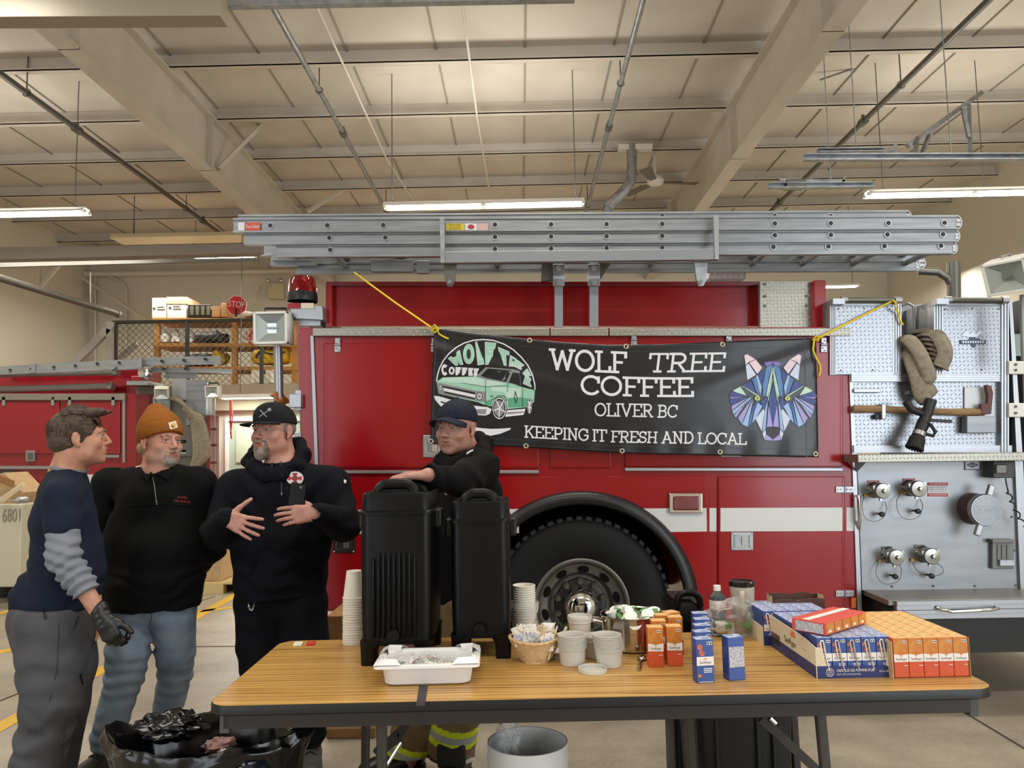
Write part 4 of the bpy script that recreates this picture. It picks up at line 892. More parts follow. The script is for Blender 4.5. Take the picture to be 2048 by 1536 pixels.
MB().tube(nd[:2], [0.034, 0.03], 16).build('swivel', M_nz, nz, smooth=40)
MB().tube([nd[1], nd[1].lerp(nd[2], .5), nd[2]], [0.03, 0.036, 0.034], 16).build('barrel', M_nz, nz, smooth=40)
MB().tube([nd[2].lerp(nd[1], .12), nd[2].lerp(nd[3], .12)], 0.037, 16).build('collar', M_bralu, nz, smooth=40)
tip = MB(); tip.tube([nd[2].lerp(nd[3], .1), nd[2].lerp(nd[3], .4), nd[3]], [0.035, 0.045, 0.05], 20)
ax = (nd[3] - nd[2]).normalized(); R = frame(ax)
for i in range(18): q = 2 * PI * i / 18; tip.box(nd[3] + R @ Vector((0.046 * math.cos(q), 0.046 * math.sin(q), 0.0)), (0.009, 0.009, 0.014), R)
tip.build('bumper', M_rubber, nz, smooth=40)
MB().tube([T(1846, 828, -0.13), T(1822, 818, -0.14), T(1812, 803, -0.14)], [0.02, 0.022, 0.024], 12).build('pistol_grip', M_nz, nz, smooth=50)
MB().bar(T(1838, 839, -0.13), T(1904, 843, -0.15), 0.012, 0.02).build('bale_bar', M_nz, nz, bevel=0.003)
mb = MB(); mb.tube([T(1848, 840, -0.16), T(1862, 850, -0.17), T(1871, 864, -0.17), T(1866, 872, -0.17), T(1852, 868, -0.17), T(1843, 858, -0.16)], 0.011, 8, close=True); mb.build('bale_handle', M_nz, nz, smooth=50)
axe = thing('fire_axe', 'wooden handled fire axe with a worn red head, clipped to tread plate', 'axe', T(1840, 820, -0.06))
P = [T(1707, 818, -0.04), T(1760, 818, -0.045), T(1830, 821, -0.05), T(1900, 824, -0.05), T(1935, 824, -0.05), T(1968, 824, -0.05)]
MB().tube(P, [0.024, 0.021, 0.02, 0.02, 0.023, 0.022], 14, flat=0.6, up=(0, 0, 1)).build('handle', mat('axe_wood', '#9b7a55', 0.6, var=('#85643f', 10, 4, (1, 8, 8))), axe, smooth=50)
hp = [(1962, 808), (1975, 806), (1976, 790), (1972, 772), (1975, 769), (1983, 772), (1987, 785), (1985, 806), (1983, 828), (1963, 829)]
ah = MB().prism([T(x, y, -0.065) for x, y in hp], (0, 0.03, 0), 0).build('axe_head', mat('axe_red', '#5d2a2a', 0.45, 0.3, var=('#4a3c3e', 12, 4)), axe, bevel=0.004)
# ================================================================== the banner
def bedge(tab, x):
 for (x0, y0), (x1, y1) in zip(tab, tab[1:]):
  if x <= x1 or (x1, y1) == tab[-1]: return y0 + (y1 - y0) * (x - x0) / (x1 - x0)
TOPB = [(868, 655), (950, 667), (1045, 677), (1120, 684), (1217, 690), (1330, 688), (1425, 684), (1540, 679), (1632, 676)]
BOTB = [(860, 888), (950, 889), (1045, 894), (1150, 901), (1260, 907), (1340, 909), (1437, 911), (1540, 913), (1637, 915)]
def byd(x, y):                  # the sheet hangs just in front of the doors, with soft swags
 u = (x - 866) / 768; v = (y - 670) / 240
 sw = 0.014 * math.sin(2.2 * PI * u + 1.5 * v) * (0.4 + 0.6 * math.sin(PI * min(max(v, 0), 1)))
 rid = 0.012 * math.exp(-((v - 0.12 - 0.95 * u) / 0.07) ** 2) * max(0, 1 - u * 1.6) + 0.010 * math.exp(-((v - 0.62 + 1.1 * (u - .55)) / 0.08) ** 2) * max(0, u - 0.35) * 1.6
 rip = 0.0035 * math.sin(70 * u + 2 * v) * max(0, v - 0.72) * 3
 return 4.90 + sw - rid + rip
def BN(x, y, off=0.0):
 return at(x, y, byd(x, y) - off)
ban = thing('banner', 'black vinyl coffee banner tied along the side of the fire truck', 'banner', BN(1250, 790))
def bsurf(u, v):
 x = 868 + (1632 - 868) * u; a, b = bedge(TOPB, x), bedge(BOTB, x); xx = x + (-8 + 13 * u) * v; return BN(xx, a + (b - a) * v)
M_ban = mat('banner_vinyl', '#0b0c11', 0.33, coat=0.1)
MB().grid(bsurf, 120, 48).build('banner_sheet', M_ban, ban, smooth=180, solid=0.0015)
hm = MB()
for v0, v1 in ((0.012, 0.02), (0.065, 0.07), (0.93, 0.936), (0.98, 0.987)):
 hm.grid(lambda u, v: bsurf(u, v0 + (v1 - v0) * v) + Vector((0, -0.002, 0)), 80, 1)
for u0, u1 in ((0.004, 0.007), (0.028, 0.031), (0.968, 0.971), (0.992, 0.995)):
 hm.grid(lambda u, v: bsurf(u0 + (u1 - u0) * u, v) + Vector((0, -0.002, 0)), 1, 40)
hm.build('hem_stitching', mat('hem', '#2e3038', 0.4), ban)
def flat(pts, mb, mi=0, off=0.003):      # a flat printed patch following the sheet
 bm = bmesh.new(); vs = [bm.verts.new((x, y, 0)) for x, y in pts]
 try: f = bm.faces.new(vs)
 except ValueError: bm.free(); return
 bmesh.ops.triangulate(bm, faces=[f])
 big = max(max(p[0] for p in pts) - min(p[0] for p in pts), max(p[1] for p in pts) - min(p[1] for p in pts))
 for _ in range(3 if big > 60 else (2 if big > 25 else (1 if big > 10 else 0))): bmesh.ops.subdivide_edges(bm, edges=[e for e in bm.edges if e.calc_length() > 9], cuts=1); bmesh.ops.triangulate(bm, faces=bm.faces)
 bm.verts.index_update(); mb.add([BN(v.co.x, v.co.y, off) for v in bm.verts], [tuple(v.index for v in f.verts) for f in bm.faces], mi); bm.free()
def stroke(pts, w, mb, mi=0, off=0.004, close=False):
 pts = [Vector((p[0], p[1], 0)) for p in pts]; n = len(pts); Lf, Rt = [], []
 for i, p in enumerate(pts):
  a = pts[i - 1] if i or close else p; b = pts[(i + 1) % n] if i < n - 1 or close else p
  d1 = (p - a).normalized() if (p - a).length > 1e-6 else None; d2 = (b - p).normalized() if (b - p).length > 1e-6 else None
  if d1 is None: d1 = d2
  if d2 is None: d2 = d1
  t = (d1 + d2); t = t.normalized() if t.length > 1e-3 else d1; nn = Vector((-t.y, t.x, 0)); c = max(0.45, nn.dot(Vector((-d1.y, d1.x, 0)))); q = nn * (w / 2 / c); Lf.append(p + q); Rt.append(p - q)
 rng = range(n if close else n - 1)
 sub = []
 vs = []; fs = []
 for i in rng:
  k = (i + 1) % n; m = max(1, int((pts[k] - pts[i]).length / 12))
  for j in range(m):
   t0, t1 = j / m, (j + 1) / m; o = len(vs)
   for A, t in ((Lf, t0), (Rt, t0), (Rt, t1), (Lf, t1)): q = A[i].lerp(A[k], t); vs.append(BN(q.x, q.y, off))
   fs.append((o, o + 1, o + 2, o + 3))
 mb.add(vs, fs, mi)
# slab-serif capitals drawn as strokes in a unit box: (width, [polylines]); serifs as short bars
def arcp(cx, cy, rx, ry, a0, a1, n=14): return [(cx + rx * math.cos(math.radians(a0 + (a1 - a0) * i / n)), cy + ry * math.sin(math.radians(a0 + (a1 - a0) * i / n))) for i in range(n + 1)]
SER = 0.15
def sb(x, y, s=SER): return [(x - s, y), (x + s, y)]
GL = {
 'W': (1.25, [[(0.13, 1), (0.38, 0.02)], [(0.38, 0.02), (0.63, 0.92)], [(0.63, 0.92), (0.88, 0.02)], [(0.88, 0.02), (1.12, 1)], sb(0.13, 1, .14), sb(1.12, 1, .14)]),
 'O': (0.98, [arcp(0.49, 0.5, 0.42, 0.5, 0, 360, 28)]), 'L': (0.78, [[(0.2, 1), (0.2, 0)], sb(0.2, 1, .17), [(0.03, 0), (0.74, 0)], [(0.74, 0), (0.74, 0.22)]]),
 'F': (0.78, [[(0.2, 1), (0.2, 0)], [(0.03, 1), (0.74, 1)], [(0.74, 1), (0.74, 0.78)], [(0.2, 0.5), (0.58, 0.5)], sb(0.22, 0, .18)]),
 'T': (0.86, [[(0.43, 1), (0.43, 0)], [(0.05, 1), (0.81, 1)], [(0.05, 1), (0.05, 0.76)], [(0.81, 1), (0.81, 0.76)], sb(0.43, 0, .17)]),
 'R': (0.9, [[(0.2, 1), (0.2, 0)], [(0.03, 1), (0.5, 1)] + arcp(0.5, 0.74, 0.24, 0.26, 90, -90) + [(0.2, 0.48)], [(0.45, 0.48), (0.78, 0)], sb(0.2, 0, .17), [(0.68, 0), (0.9, 0)]]),
 'E': (0.82, [[(0.2, 1), (0.2, 0)], [(0.03, 1), (0.75, 1)], [(0.75, 1), (0.75, 0.78)], [(0.2, 0.51), (0.6, 0.51)], [(0.03, 0), (0.78, 0)], [(0.78, 0), (0.78, 0.22)]]),
 'C': (0.9, [arcp(0.48, 0.5, 0.41, 0.5, 38, 322, 24), [(0.81, 0.68), (0.81, 0.95)]]),
 'I': (0.4, [[(0.2, 1), (0.2, 0)], sb(0.2, 1), sb(0.2, 0)]), 'V': (0.98, [[(0.14, 1), (0.49, 0)], [(0.49, 0), (0.84, 1)], sb(0.14, 1, .13), sb(0.84, 1, .13)]),
 'B': (0.86, [[(0.2, 1), (0.2, 0)], [(0.03, 1), (0.48, 1)] + arcp(0.48, 0.76, 0.22, 0.24, 90, -90) + [(0.2, 0.52)], [(0.48, 0.52)] + arcp(0.5, 0.26, 0.26, 0.26, 90, -90) + [(0.03, 0)]]),
 'K': (0.92, [[(0.2, 1), (0.2, 0)], [(0.78, 1), (0.24, 0.42)], [(0.4, 0.58), (0.8, 0)], sb(0.2, 1), sb(0.2, 0), sb(0.76, 1, .12), sb(0.8, 0, .12)]),
 'P': (0.82, [[(0.2, 1), (0.2, 0)], [(0.03, 1), (0.5, 1)] + arcp(0.5, 0.72, 0.26, 0.28, 90, -90) + [(0.2, 0.44)], sb(0.22, 0, .18)]),
 'N': (0.98, [[(0.2, 0), (0.2, 1)], [(0.2, 1), (0.78, 0)], [(0.78, 0), (0.78, 1)], sb(0.16, 1, .13), sb(0.2, 0, .15), sb(0.78, 1, .15)]),
 'G': (0.95, [arcp(0.48, 0.5, 0.41, 0.5, 42, 330, 24), [(0.84, 0.2), (0.84, 0.46)], [(0.52, 0.46), (0.9, 0.46)], [(0.8, 0.72), (0.8, 0.95)]]),
 'S': (0.76, [arcp(0.38, 0.74, 0.27, 0.26, 25, 270, 12) + arcp(0.38, 0.25, 0.3, 0.25, 90, -155, 12), [(0.64, 0.74), (0.64, 0.97)], [(0.1, 0.04), (0.1, 0.28)]]),
 'H': (0.98, [[(0.2, 1), (0.2, 0)], [(0.78, 1), (0.78, 0)], [(0.2, 0.5), (0.78, 0.5)], sb(0.2, 1), sb(0.2, 0), sb(0.78, 1), sb(0.78, 0)]),
 'A': (0.98, [[(0.14, 0), (0.49, 1)], [(0.49, 1), (0.84, 0)], [(0.27, 0.34), (0.71, 0.34)], sb(0.14, 0, .13), sb(0.84, 0, .13), [(0.36, 1), (0.5, 1)]]),
 'D': (0.95, [[(0.2, 1), (0.2, 0)], [(0.03, 1), (0.4, 1)] + arcp(0.42, 0.5, 0.42, 0.5, 90, -90, 20) + [(0.03, 0)]]), ' ': (0.42, []),
}
def slab(s, xa, xb, base, h, mb, wt=0.13, ital=lambda i: 0.0, hfn=None):
 """text from pixel xa to xb; base(x) = the baseline's pixel row"""
 W_ = sum(GL[c][0] for c in s); k = (xb - xa) / W_; x = xa
 for i, c in enumerate(s):
  w, strokes = GL[c]; it = ital(i); hh = h if hfn is None else hfn(x)
  for pl in strokes:
   out = []
   for a, b in pl:
    out.append((x + a * k + it * b * hh, base(x + a * k) - b * hh))
   lw = wt * hh if len(pl) > 2 or abs(pl[0][0] - pl[1][0]) < abs(pl[0][1] - pl[1][1]) * 2 else wt * hh * 0.85
   if len(out) == 2:      # square ends reach half a stroke beyond
    d = Vector((out[1][0] - out[0][0], out[1][1] - out[0][1])); d.normalize(); e = lw * 0.42 if abs(d.y) > 0.3 else lw * 0.2
    out = [(out[0][0] - d.x * e, out[0][1] - d.y * e), (out[1][0] + d.x * e, out[1][1] + d.y * e)]
   stroke(out, lw, mb, 0, 0.004)
  x += w * k
M_print = mat('banner_white', '#e9e9ee', 0.35)
tx = MB()
slab('WOLF', 1099, 1253, lambda x: 738 + (x - 1099) * 0.045, 39, tx, 0.15)
slab('TREE', 1295, 1449, lambda x: 743 - max(0, x - 1340) * 0.012, 35, tx, 0.14, ital=lambda i: 0.12)
slab('COFFEE', 1161, 1387, lambda x: 787 + 5 * math.sin((x - 1161) / 226 * PI * .6) , 35, tx, 0.16)
slab('OLIVER', 1189, 1306, lambda x: 831 + (x - 1189) * 0.02, 24, tx, 0.135); slab('BC', 1314, 1355, lambda x: 834, 23, tx, 0.135, ital=lambda i: 0.06)
slab('KEEPING', 1048, 1178, lambda x: 874 + (x - 1048) * 0.055, 22, tx, 0.145); slab('IT', 1184, 1214, lambda x: 881.5 + (x - 1184) * .03, 22, tx, 0.145)
slab('FRESH', 1221, 1315, lambda x: 883.5 + (x - 1221) * 0.02, 21, tx, 0.145, ital=lambda i: 0.05); slab('AND', 1323, 1388, lambda x: 886, 22, tx, 0.145); slab('LOCAL', 1395, 1493, lambda x: 887 + (x - 1395) * .015, 21, tx, 0.145)
tx.build('lettering', M_print, ban)
# ---- round emblem with a pickup
def px(z, ox=840, oy=640, s=4.876): return [(ox + a / s, oy + b / s) for a, b in z]
MBK = [mat('print_mint', '#9fd2b8', 0.4), mat('print_mint_pale', '#c6e2d2', 0.4), M_print, mat('print_black', '#101114', 0.4), mat('print_teal', '#5fa588', 0.4), mat('print_grey', '#8d8f92', 0.4)]
em = MB(); MINT, PALE, WHT, BLK, TEAL, GRY = range(6)
circ = [(160, 600), (170, 540), (190, 470), (225, 400), (280, 330), (350, 270), (430, 225), (520, 198), (620, 190), (720, 200), (820, 235), (910, 290), (990, 365), (1050, 440), (1095, 530), (1118, 620), (1122, 680)]
stroke(px(circ), 2.4, em, WHT)
LET = {'W': [(0, 0), (.22, 1), (.42, 1), (.5, .55), (.58, 1), (.78, 1), (1, 0), (.78, 0), (.68, .6), (.6, .1), (.4, .1), (.32, .6), (.22, 0)], }
def quadlet(ch, q, mb, fillm, outm=None):
 """block letter inside the quad q (tl,tr,br,bl in zoom pixels)"""
 tl, tr, br, bl = [Vector(p) for p in q]
 def M(u, v): a = tl.lerp(tr, u); b = bl.lerp(br, u); p = a.lerp(b, v); return (p.x, p.y)
 B = {'W': [[(0, 0), (.25, 0), (.33, .62), (.42, .25), (.58, .25), (.67, .62), (.75, 0), (1, 0), (.82, 1), (.6, 1), (.5, .6), (.4, 1), (.18, 1)]],
         'L': [[(0, 0), (.38, 0), (.38, .76), (1, .76), (1, 1), (0, 1)]], 'F': [[(0, 0), (1, 0), (1, .24), (.4, .24), (.4, .42), (.85, .42), (.85, .64), (.4, .64), (.4, 1), (0, 1)]],
         'T': [[(0, 0), (1, 0), (1, .25), (.69, .25), (.69, 1), (.31, 1), (.31, .25), (0, .25)]],
         'R': [[(0, 0), (.75, 0), (1, .15), (1, .4), (.8, .55), (1, 1), (.62, 1), (.42, .62), (.38, .62), (.38, 1), (0, 1)]],
         'E': [[(0, 0), (1, 0), (1, .22), (.4, .22), (.4, .39), (.85, .39), (.85, .6), (.4, .6), (.4, .78), (1, .78), (1, 1), (0, 1)]],
         'O': [[(.5 + .5 * math.cos(a), .5 + .5 * math.sin(a)) for a in [i * PI / 8 for i in range(16)]]],
         'C': [[(.5 + .5 * math.cos(a), .5 + .5 * math.sin(a)) for a in [math.radians(45 + i * 27) for i in range(11)]] + [(.5 + .22 * math.cos(a), .5 + .22 * math.sin(a)) for a in [math.radians(315 - i * 27) for i in range(11)]]]}
 for poly in B[ch]:
  P = px([M(u, v) for u, v in poly]); flat(P, mb, fillm, 0.003)
  if outm is not None: stroke(P, 1.0, mb, outm, 0.0042, close=True)
 if ch == 'O': flat(px([M(.5 + .2 * math.cos(a), .5 + .26 * math.sin(a)) for a in [i * PI / 6 for i in range(12)]]), mb, BLK, 0.0045)
 if ch == 'R': flat(px([M(u, v) for u, v in ((.38, .2), (.62, .2), (.66, .3), (.6, .4), (.38, .4))]), mb, BLK, 0.0045)
for ch, q in [('W', [(275, 375), (385, 295), (440, 430), (325, 445)]), ('O', [(420, 245), (525, 225), (530, 425), (425, 432)]), ('L', [(540, 215), (580, 210), (625, 430), (565, 440)]), ('F', [(635, 215), (740, 225), (705, 430), (640, 435)]),
              ('T', [(762, 265), (870, 310), (860, 445), (800, 440)]), ('R', [(880, 345), (950, 385), (930, 455), (868, 450)]), ('E', [(950, 390), (1015, 440), (985, 485), (925, 455)]), ('E', [(1045, 475), (1085, 540), (1050, 570), (1000, 520)]), ('E', [(1030, 535), (1080, 570), (1085, 655), (1005, 620)])]:
 quadlet(ch, q, em, MINT, WHT)
for ch, q in [('C', [(205, 432), (275, 430), (275, 540), (212, 545)]), ('O', [(280, 455), (338, 455), (338, 532), (280, 535)]), ('F', [(345, 458), (400, 460), (395, 538), (347, 538)]), ('F', [(408, 462), (462, 464), (455, 540), (410, 540)]), ('E', [(470, 466), (520, 468), (516, 545), (472, 543)]), ('E', [(526, 470), (575, 472), (558, 552), (524, 548)])]:
 quadlet(ch, q, em, WHT)
# pickup truck: body, hood, cab, grille, bumper, wheels
for li, (m, z) in enumerate([(MINT, [(165, 600), (220, 560), (540, 550), (640, 580), (860, 610), (1000, 655), (1120, 685), (1112, 800), (1040, 850), (850, 870), (640, 830), (560, 800), (180, 720)]), (PALE, [(190, 600), (240, 562), (540, 556), (690, 590), (850, 620), (650, 645), (400, 610)]),
             (PALE, [(690, 650), (850, 660), (990, 670), (980, 750), (860, 760), (820, 700), (700, 690)]), (TEAL, [(860, 760), (1000, 755), (1110, 780), (1040, 845), (860, 855)]), (TEAL, [(640, 790), (700, 770), (700, 830), (640, 830)]),
             (GRY, [(545, 550), (640, 460), (900, 480), (970, 495), (985, 640), (860, 615), (640, 578)]), (BLK, [(590, 545), (660, 472), (890, 492), (860, 560), (840, 605), (650, 565)]), (BLK, [(865, 610), (905, 510), (970, 520), (980, 640), (930, 625)]), (GRY, [(800, 590), (850, 510), (825, 560), (840, 570), (790, 600)]),
             (GRY, [(160, 610), (200, 615), (540, 690), (640, 700), (640, 800), (560, 790), (180, 720)]), (BLK, [(215, 640), (540, 705), (535, 730), (220, 660)]), (WHT, [(225, 660), (540, 728), (535, 755), (232, 690)]), (BLK, [(232, 695), (535, 762), (535, 775), (240, 712)]), (GRY, [(548, 700), (630, 705), (632, 795), (552, 785)]),
             (WHT, [(135, 740), (180, 742), (480, 830), (660, 850), (700, 870), (680, 915), (640, 932), (540, 925), (200, 840), (150, 780)]), (GRY, [(520, 870), (650, 870), (640, 920), (540, 915)]), (BLK, [(200, 790), (300, 820), (290, 835), (205, 805)]),
             (WHT, [(850, 880), (1030, 865), (1010, 925), (830, 945)]), (GRY, [(850, 900), (1020, 890), (1010, 905), (845, 920)])]): flat(px(z), em, m, 0.003 + 0.0002 * li)
for cx_, cy_, rx, ry in ((580, 745, 30, 38), (200, 660, 14, 30)):
 for s, m in ((1, BLK), (.8, WHT), (.5, GRY)): flat(px([(cx_ + rx * s * math.cos(a), cy_ + ry * s * math.sin(a)) for a in [i * PI / 8 for i in range(16)]]), em, m, 0.0068 + (1 - s) * 0.0012)
for cx_, cy_, rx, ry in ((775, 862, 72, 112), (1068, 840, 24, 78)):
 for s, m in ((1, BLK), (.93, WHT), (.84, BLK), (.7, GRY)): flat(px([(cx_ + rx * s * math.cos(a) - (1 - s) * 10, cy_ + ry * s * math.sin(a)) for a in [i * PI / 12 for i in range(24)]]), em, m, 0.0068 + (1 - s) * 0.004)
 for i in range(5):
  a = i * 2 * PI / 5 + .4; stroke(px([(cx_, cy_), (cx_ + rx * .78 * math.cos(a), cy_ + ry * .78 * math.sin(a))]), 2.2, em, WHT, 0.0085)
for z, w in [([(640, 580), (640, 830)], .8), ([(860, 612), (850, 700)], .8), ([(1000, 660), (1000, 850)], .8), ([(400, 612), (640, 650), (860, 640)], .6), ([(690, 730), (690, 750), (708, 750), (708, 730)], .8), ([(930, 690), (920, 760), (935, 810), (950, 760), (930, 700)], 1.2), ([(700, 780), (760, 740), (820, 740), (850, 790)], 1.2)]: stroke(px(z), w, em, BLK, 0.0072)
flat(px([(535, 1045), (600, 1055), (700, 1062), (800, 1058), (885, 1052), (880, 1070), (780, 1110), (680, 1130), (600, 1125), (530, 1110), (530, 1100), (600, 1112), (700, 1105), (800, 1085), (840, 1068), (700, 1085), (600, 1090), (530, 1080)]), em, WHT)
em.build('pickup_emblem', MBK, ban)
# ---- wolf head of flat facets
def wz(z): return [(1240 + a / 4.876, 640 + b / 4.876) for a, b in z]
WM = [mat('wolf_navy', '#2c4590', 0.4), mat('wolf_blue', '#5384c4', 0.4), mat('wolf_sky', '#9dc0ec', 0.4), mat('wolf_lav', '#a79fdd', 0.4), mat('wolf_purple', '#7f6fc4', 0.4), mat('wolf_pink', '#ecd6e2', 0.4), mat('wolf_mint', '#bfe6d0', 0.4), mat('wolf_eye', '#d6e27a', 0.4), mat('wolf_black', '#14141a', 0.4), mat('wolf_ice', '#d3def5', 0.4)]
NV, BL, SK, LV, PU, PK, MT, EY, BK, IC = range(10); wf = MB()
half = [ (PK, [(1210, 345), (1240, 330), (1325, 382), (1255, 412), (1225, 445)]), (PK, [(1325, 382), (1390, 465), (1340, 530), (1258, 415)]), (IC, [(1225, 445), (1256, 420), (1330, 535), (1240, 590)]),
  (PU, [(1405, 412), (1510, 395), (1490, 440), (1425, 455)]), (BL, [(1425, 460), (1500, 430), (1470, 520), (1420, 740), (1395, 760), (1390, 600)]), (MT, [(1485, 440), (1500, 440), (1480, 600), (1440, 760), (1425, 740), (1455, 560)]), (NV, [(1345, 530), (1418, 475), (1400, 600), (1385, 640)]), (SK, [(1330, 540), (1345, 535), (1385, 650), (1370, 740), (1300, 570)]),
  (BL, [(1285, 575), (1325, 545), (1370, 745), (1330, 700)]), (NV, [(1195, 635), (1280, 590), (1330, 720)]), (MT, [(1180, 640), (1195, 640), (1370, 745), (1340, 745)]), (MT, [(1095, 690), (1175, 645), (1240, 745), (1150, 715)]), (NV, [(1060, 740), (1090, 695), (1260, 745), (1210, 750)]), (PU, [(1062, 745), (1210, 750), (1085, 775)]), (NV, [(1065, 785), (1210, 752), (1250, 752), (1085, 830)]),
  (LV, [(1088, 835), (1260, 752), (1090, 885)]), (SK, [(1092, 888), (1265, 755), (1290, 755), (1105, 925)]), (LV, [(1110, 928), (1240, 790), (1128, 960)]), (LV, [(1150, 955), (1290, 760), (1185, 1020)]), (SK, [(1190, 1020), (1300, 760), (1245, 1045), (1215, 1030)]), (BL, [(1250, 1040), (1310, 790), (1280, 1010)]), (SK, [(1285, 1010), (1330, 790), (1390, 840), (1320, 970)]), (NV, [(1290, 890), (1320, 790), (1345, 800), (1310, 900)]),
  (NV, [(1395, 770), (1420, 750), (1425, 870), (1395, 860), (1370, 800)]), (IC, [(1320, 965), (1400, 860), (1410, 890), (1380, 1090)]), (SK, [(1412, 880), (1440, 780), (1420, 1060), (1385, 1100)]), (IC, [(1388, 1105), (1418, 1065), (1425, 1110), (1410, 1170)]), (MT, [(1470, 600), (1488, 560), (1450, 780), (1440, 800)]), (NV, [(1490, 610), (1491, 1030), (1465, 960), (1450, 800)]), (LV, [(1430, 1045), (1450, 830), (1490, 1040)]), (LV, [(1412, 1170), (1428, 1115), (1490, 1165), (1491, 1178)]) ]
for mi, poly in half:
 for f in (0, 1):
  P = poly if not f else [(2 * 1491 - a + (b - 700) * 0.0, b) for a, b in poly]
  P = wz(P); cx_, cy_ = sum(p[0] for p in P) / len(P), sum(p[1] for p in P) / len(P)
  flat([(cx_ + (a - cx_) * 0.97, cy_ + (b - cy_) * 0.97) for a, b in P], wf, mi, 0.003 + 0.00008 * half.index((mi, poly)))
  stroke(P, 0.7, wf, BK, 0.0044, close=True)
for ex in (1340, 1635):
 for s, m in ((30, BK), (25, EY), (12, BK), (5, EY)): flat(wz([(ex + s * 1.05 * math.cos(a), 765 + s * .85 * math.sin(a)) for a in [i * PI / 8 for i in range(16)]]), wf, m, 0.0066 + (30 - s) * 0.00004)
flat(wz([(1420, 1065), (1450, 1045), (1555, 1045), (1590, 1065), (1580, 1105), (1530, 1160), (1500, 1168), (1465, 1150), (1425, 1100)]), wf, BK, 0.0046)
wf.build('wolf_emblem', WM, ban)
gm = mat('brass_grommet', '#c9bfa2', 0.3, 0.8)
for x, y in ((862, 883), (1052, 892), (1244, 902), (1440, 904), (1631, 908), (1059, 681), (1252, 693), (1445, 689)):
 c = BN(x, y, 0.004); MB().tube([c + Vector((0.012 * math.cos(q), 0, 0.012 * math.sin(q))) for q in [i * PI / 8 for i in range(16)]], 0.005, 8, close=True).build('grommet', gm, ban, smooth=60)
# ropes
def rope(pts, lab):
 return tag(MB().tube(pts, 0.006, 8).build('rope', M_rope, smooth=60), lab, 'rope')
k1 = BN(870, 660, 0.01)
rope([at(708, 545, 5.05), at(790, 605, 4.97), k1], 'yellow rope from the ladders down to the banner left corner')
rope([k1 + Vector((-0.02, 0, 0.015)), k1 + Vector((0.0, -0.02, 0.03)), k1 + Vector((0.025, -0.01, 0.0)), k1 + Vector((0, -0.025, -0.02)), k1 + Vector((-0.022, -0.01, 0)), k1 + Vector((0.01, -0.02, 0.01))] + [BN(878, 668, .012), BN(888, 674, .012), BN(897, 678, .012)], 'yellow rope knot with a loose tail at the banner left corner')
k2 = BN(1630, 680, 0.01)
rope([at(1787, 601, 4.93), at(1700, 644, 4.93), k2], 'yellow rope from the banner right corner up to the tread plate cabinet')
rope([k2 + Vector((-0.015, 0, 0.0)), k2 + Vector((0.0, -0.02, 0.02)), k2 + Vector((0.025, -0.01, 0.02)), k2 + Vector((0.01, -0.02, -0.01)), k2 + Vector((-0.01, -0.015, -0.0)), at(1626, 700, 4.88), at(1632, 715, 4.87), at(1640, 730, 4.87), at(1641, 742, 4.87), at(1638, 752, 4.87)], 'yellow rope knot with a long tail at the banner right corner')
rope([at(1786, 600, 4.92), at(1792, 606, 4.91), at(1790, 613, 4.92), at(1796, 625, 4.95), at(1800, 640, 4.95), at(1806, 650, 4.95)], 'short yellow rope tail tied to the left cabinet roller bar')
at = at0
# ================================================================== second fire truck, far left
Y2 = 10.0
def U(px, py, d=0.0): return at(px, py, Y2 + d)
def uq(x0, y0, x1, y1, d0, d1, mb=None):
 return (mb or MB()).prism([U(x0, y0, d0), U(x1, y0, d0), U(x1, y1, d0), U(x0, y1, d0)], (0, d1 - d0, 0))
tr2 = thing('fire_truck', 'second fire truck far left, behind the young man in the navy shirt', 'fire truck', (-6.5, Y2 + 1.2, 0))
M_red2 = mat('truck_red_far', '#8c1420', 0.15, coat=0.3)
q = [(-60, 788), (272, 788), (277, 1165), (90, 1165)] + [(12 + 82 * math.cos(a), 1030 - 80 * math.sin(a)) for a in [PI * i / 16 for i in range(12)]] + [(-60, 960)]
MB().prism([U(x, y) for x, y in q], (0, 2.1, 0)).build('body', M_red2, tr2, bevel=0.004)
uq(-60, 787, 250, 800, -0.04, 0.05).build('tread_plate_trim', M_tread_s, tr2)
uq(245, 800, 250, 925, -0.02, 0).build('corner_trim', M_bralu, tr2)
for x0, x1, hg in ((-50, 118, (7, 105)), (129, 240, (139, 226))):
 d = uq(x0, 802, x1, 908, -0.02, 0.0).build('compartment_door', M_red2, tr2, bevel=0.01)
 for h in hg: uq(h - 3, 794, h + 3, 811, -0.04, 0).build('hinge', M_bralu, d)
l = uq(51, 901, 69, 923, -0.03, 0).build('latch', M_bralu, tr2, bevel=0.004); uq(55, 905, 66, 920, -0.035, -0.02).build('latch_cup', M_dpipe, l)
uq(-60, 932, 104, 938, -0.03, 0).build('drip_rail', M_bralu, tr2); uq(204, 910, 238, 915, -0.03, 0).build('drip_rail', M_bralu, tr2)
uq(94, 949, 250, 972, -0.02, 0).build('reflective_stripe', M_tape, tr2)
MB().tube([U(12 + 84 * math.cos(a), 1030 - 82 * math.sin(a), -0.03) for a in [PI * (i / 20) for i in range(16)]], 0.05, 8).build('fender_trim', M_rubber, tr2, smooth=60)
MB().cyl(U(12, 1040, 0.05), U(12, 1040, 0.4), 0.46, n=40).build('tire', M_rubber, tr2, smooth=40)
uq(-60, 751, 288, 789, 0.5, 0.55).build('hose_bed_panel', M_red2, tr2); uq(228, 738, 290, 790, 0.4, 0.8).build('hose_bed_post', M_red2, tr2)
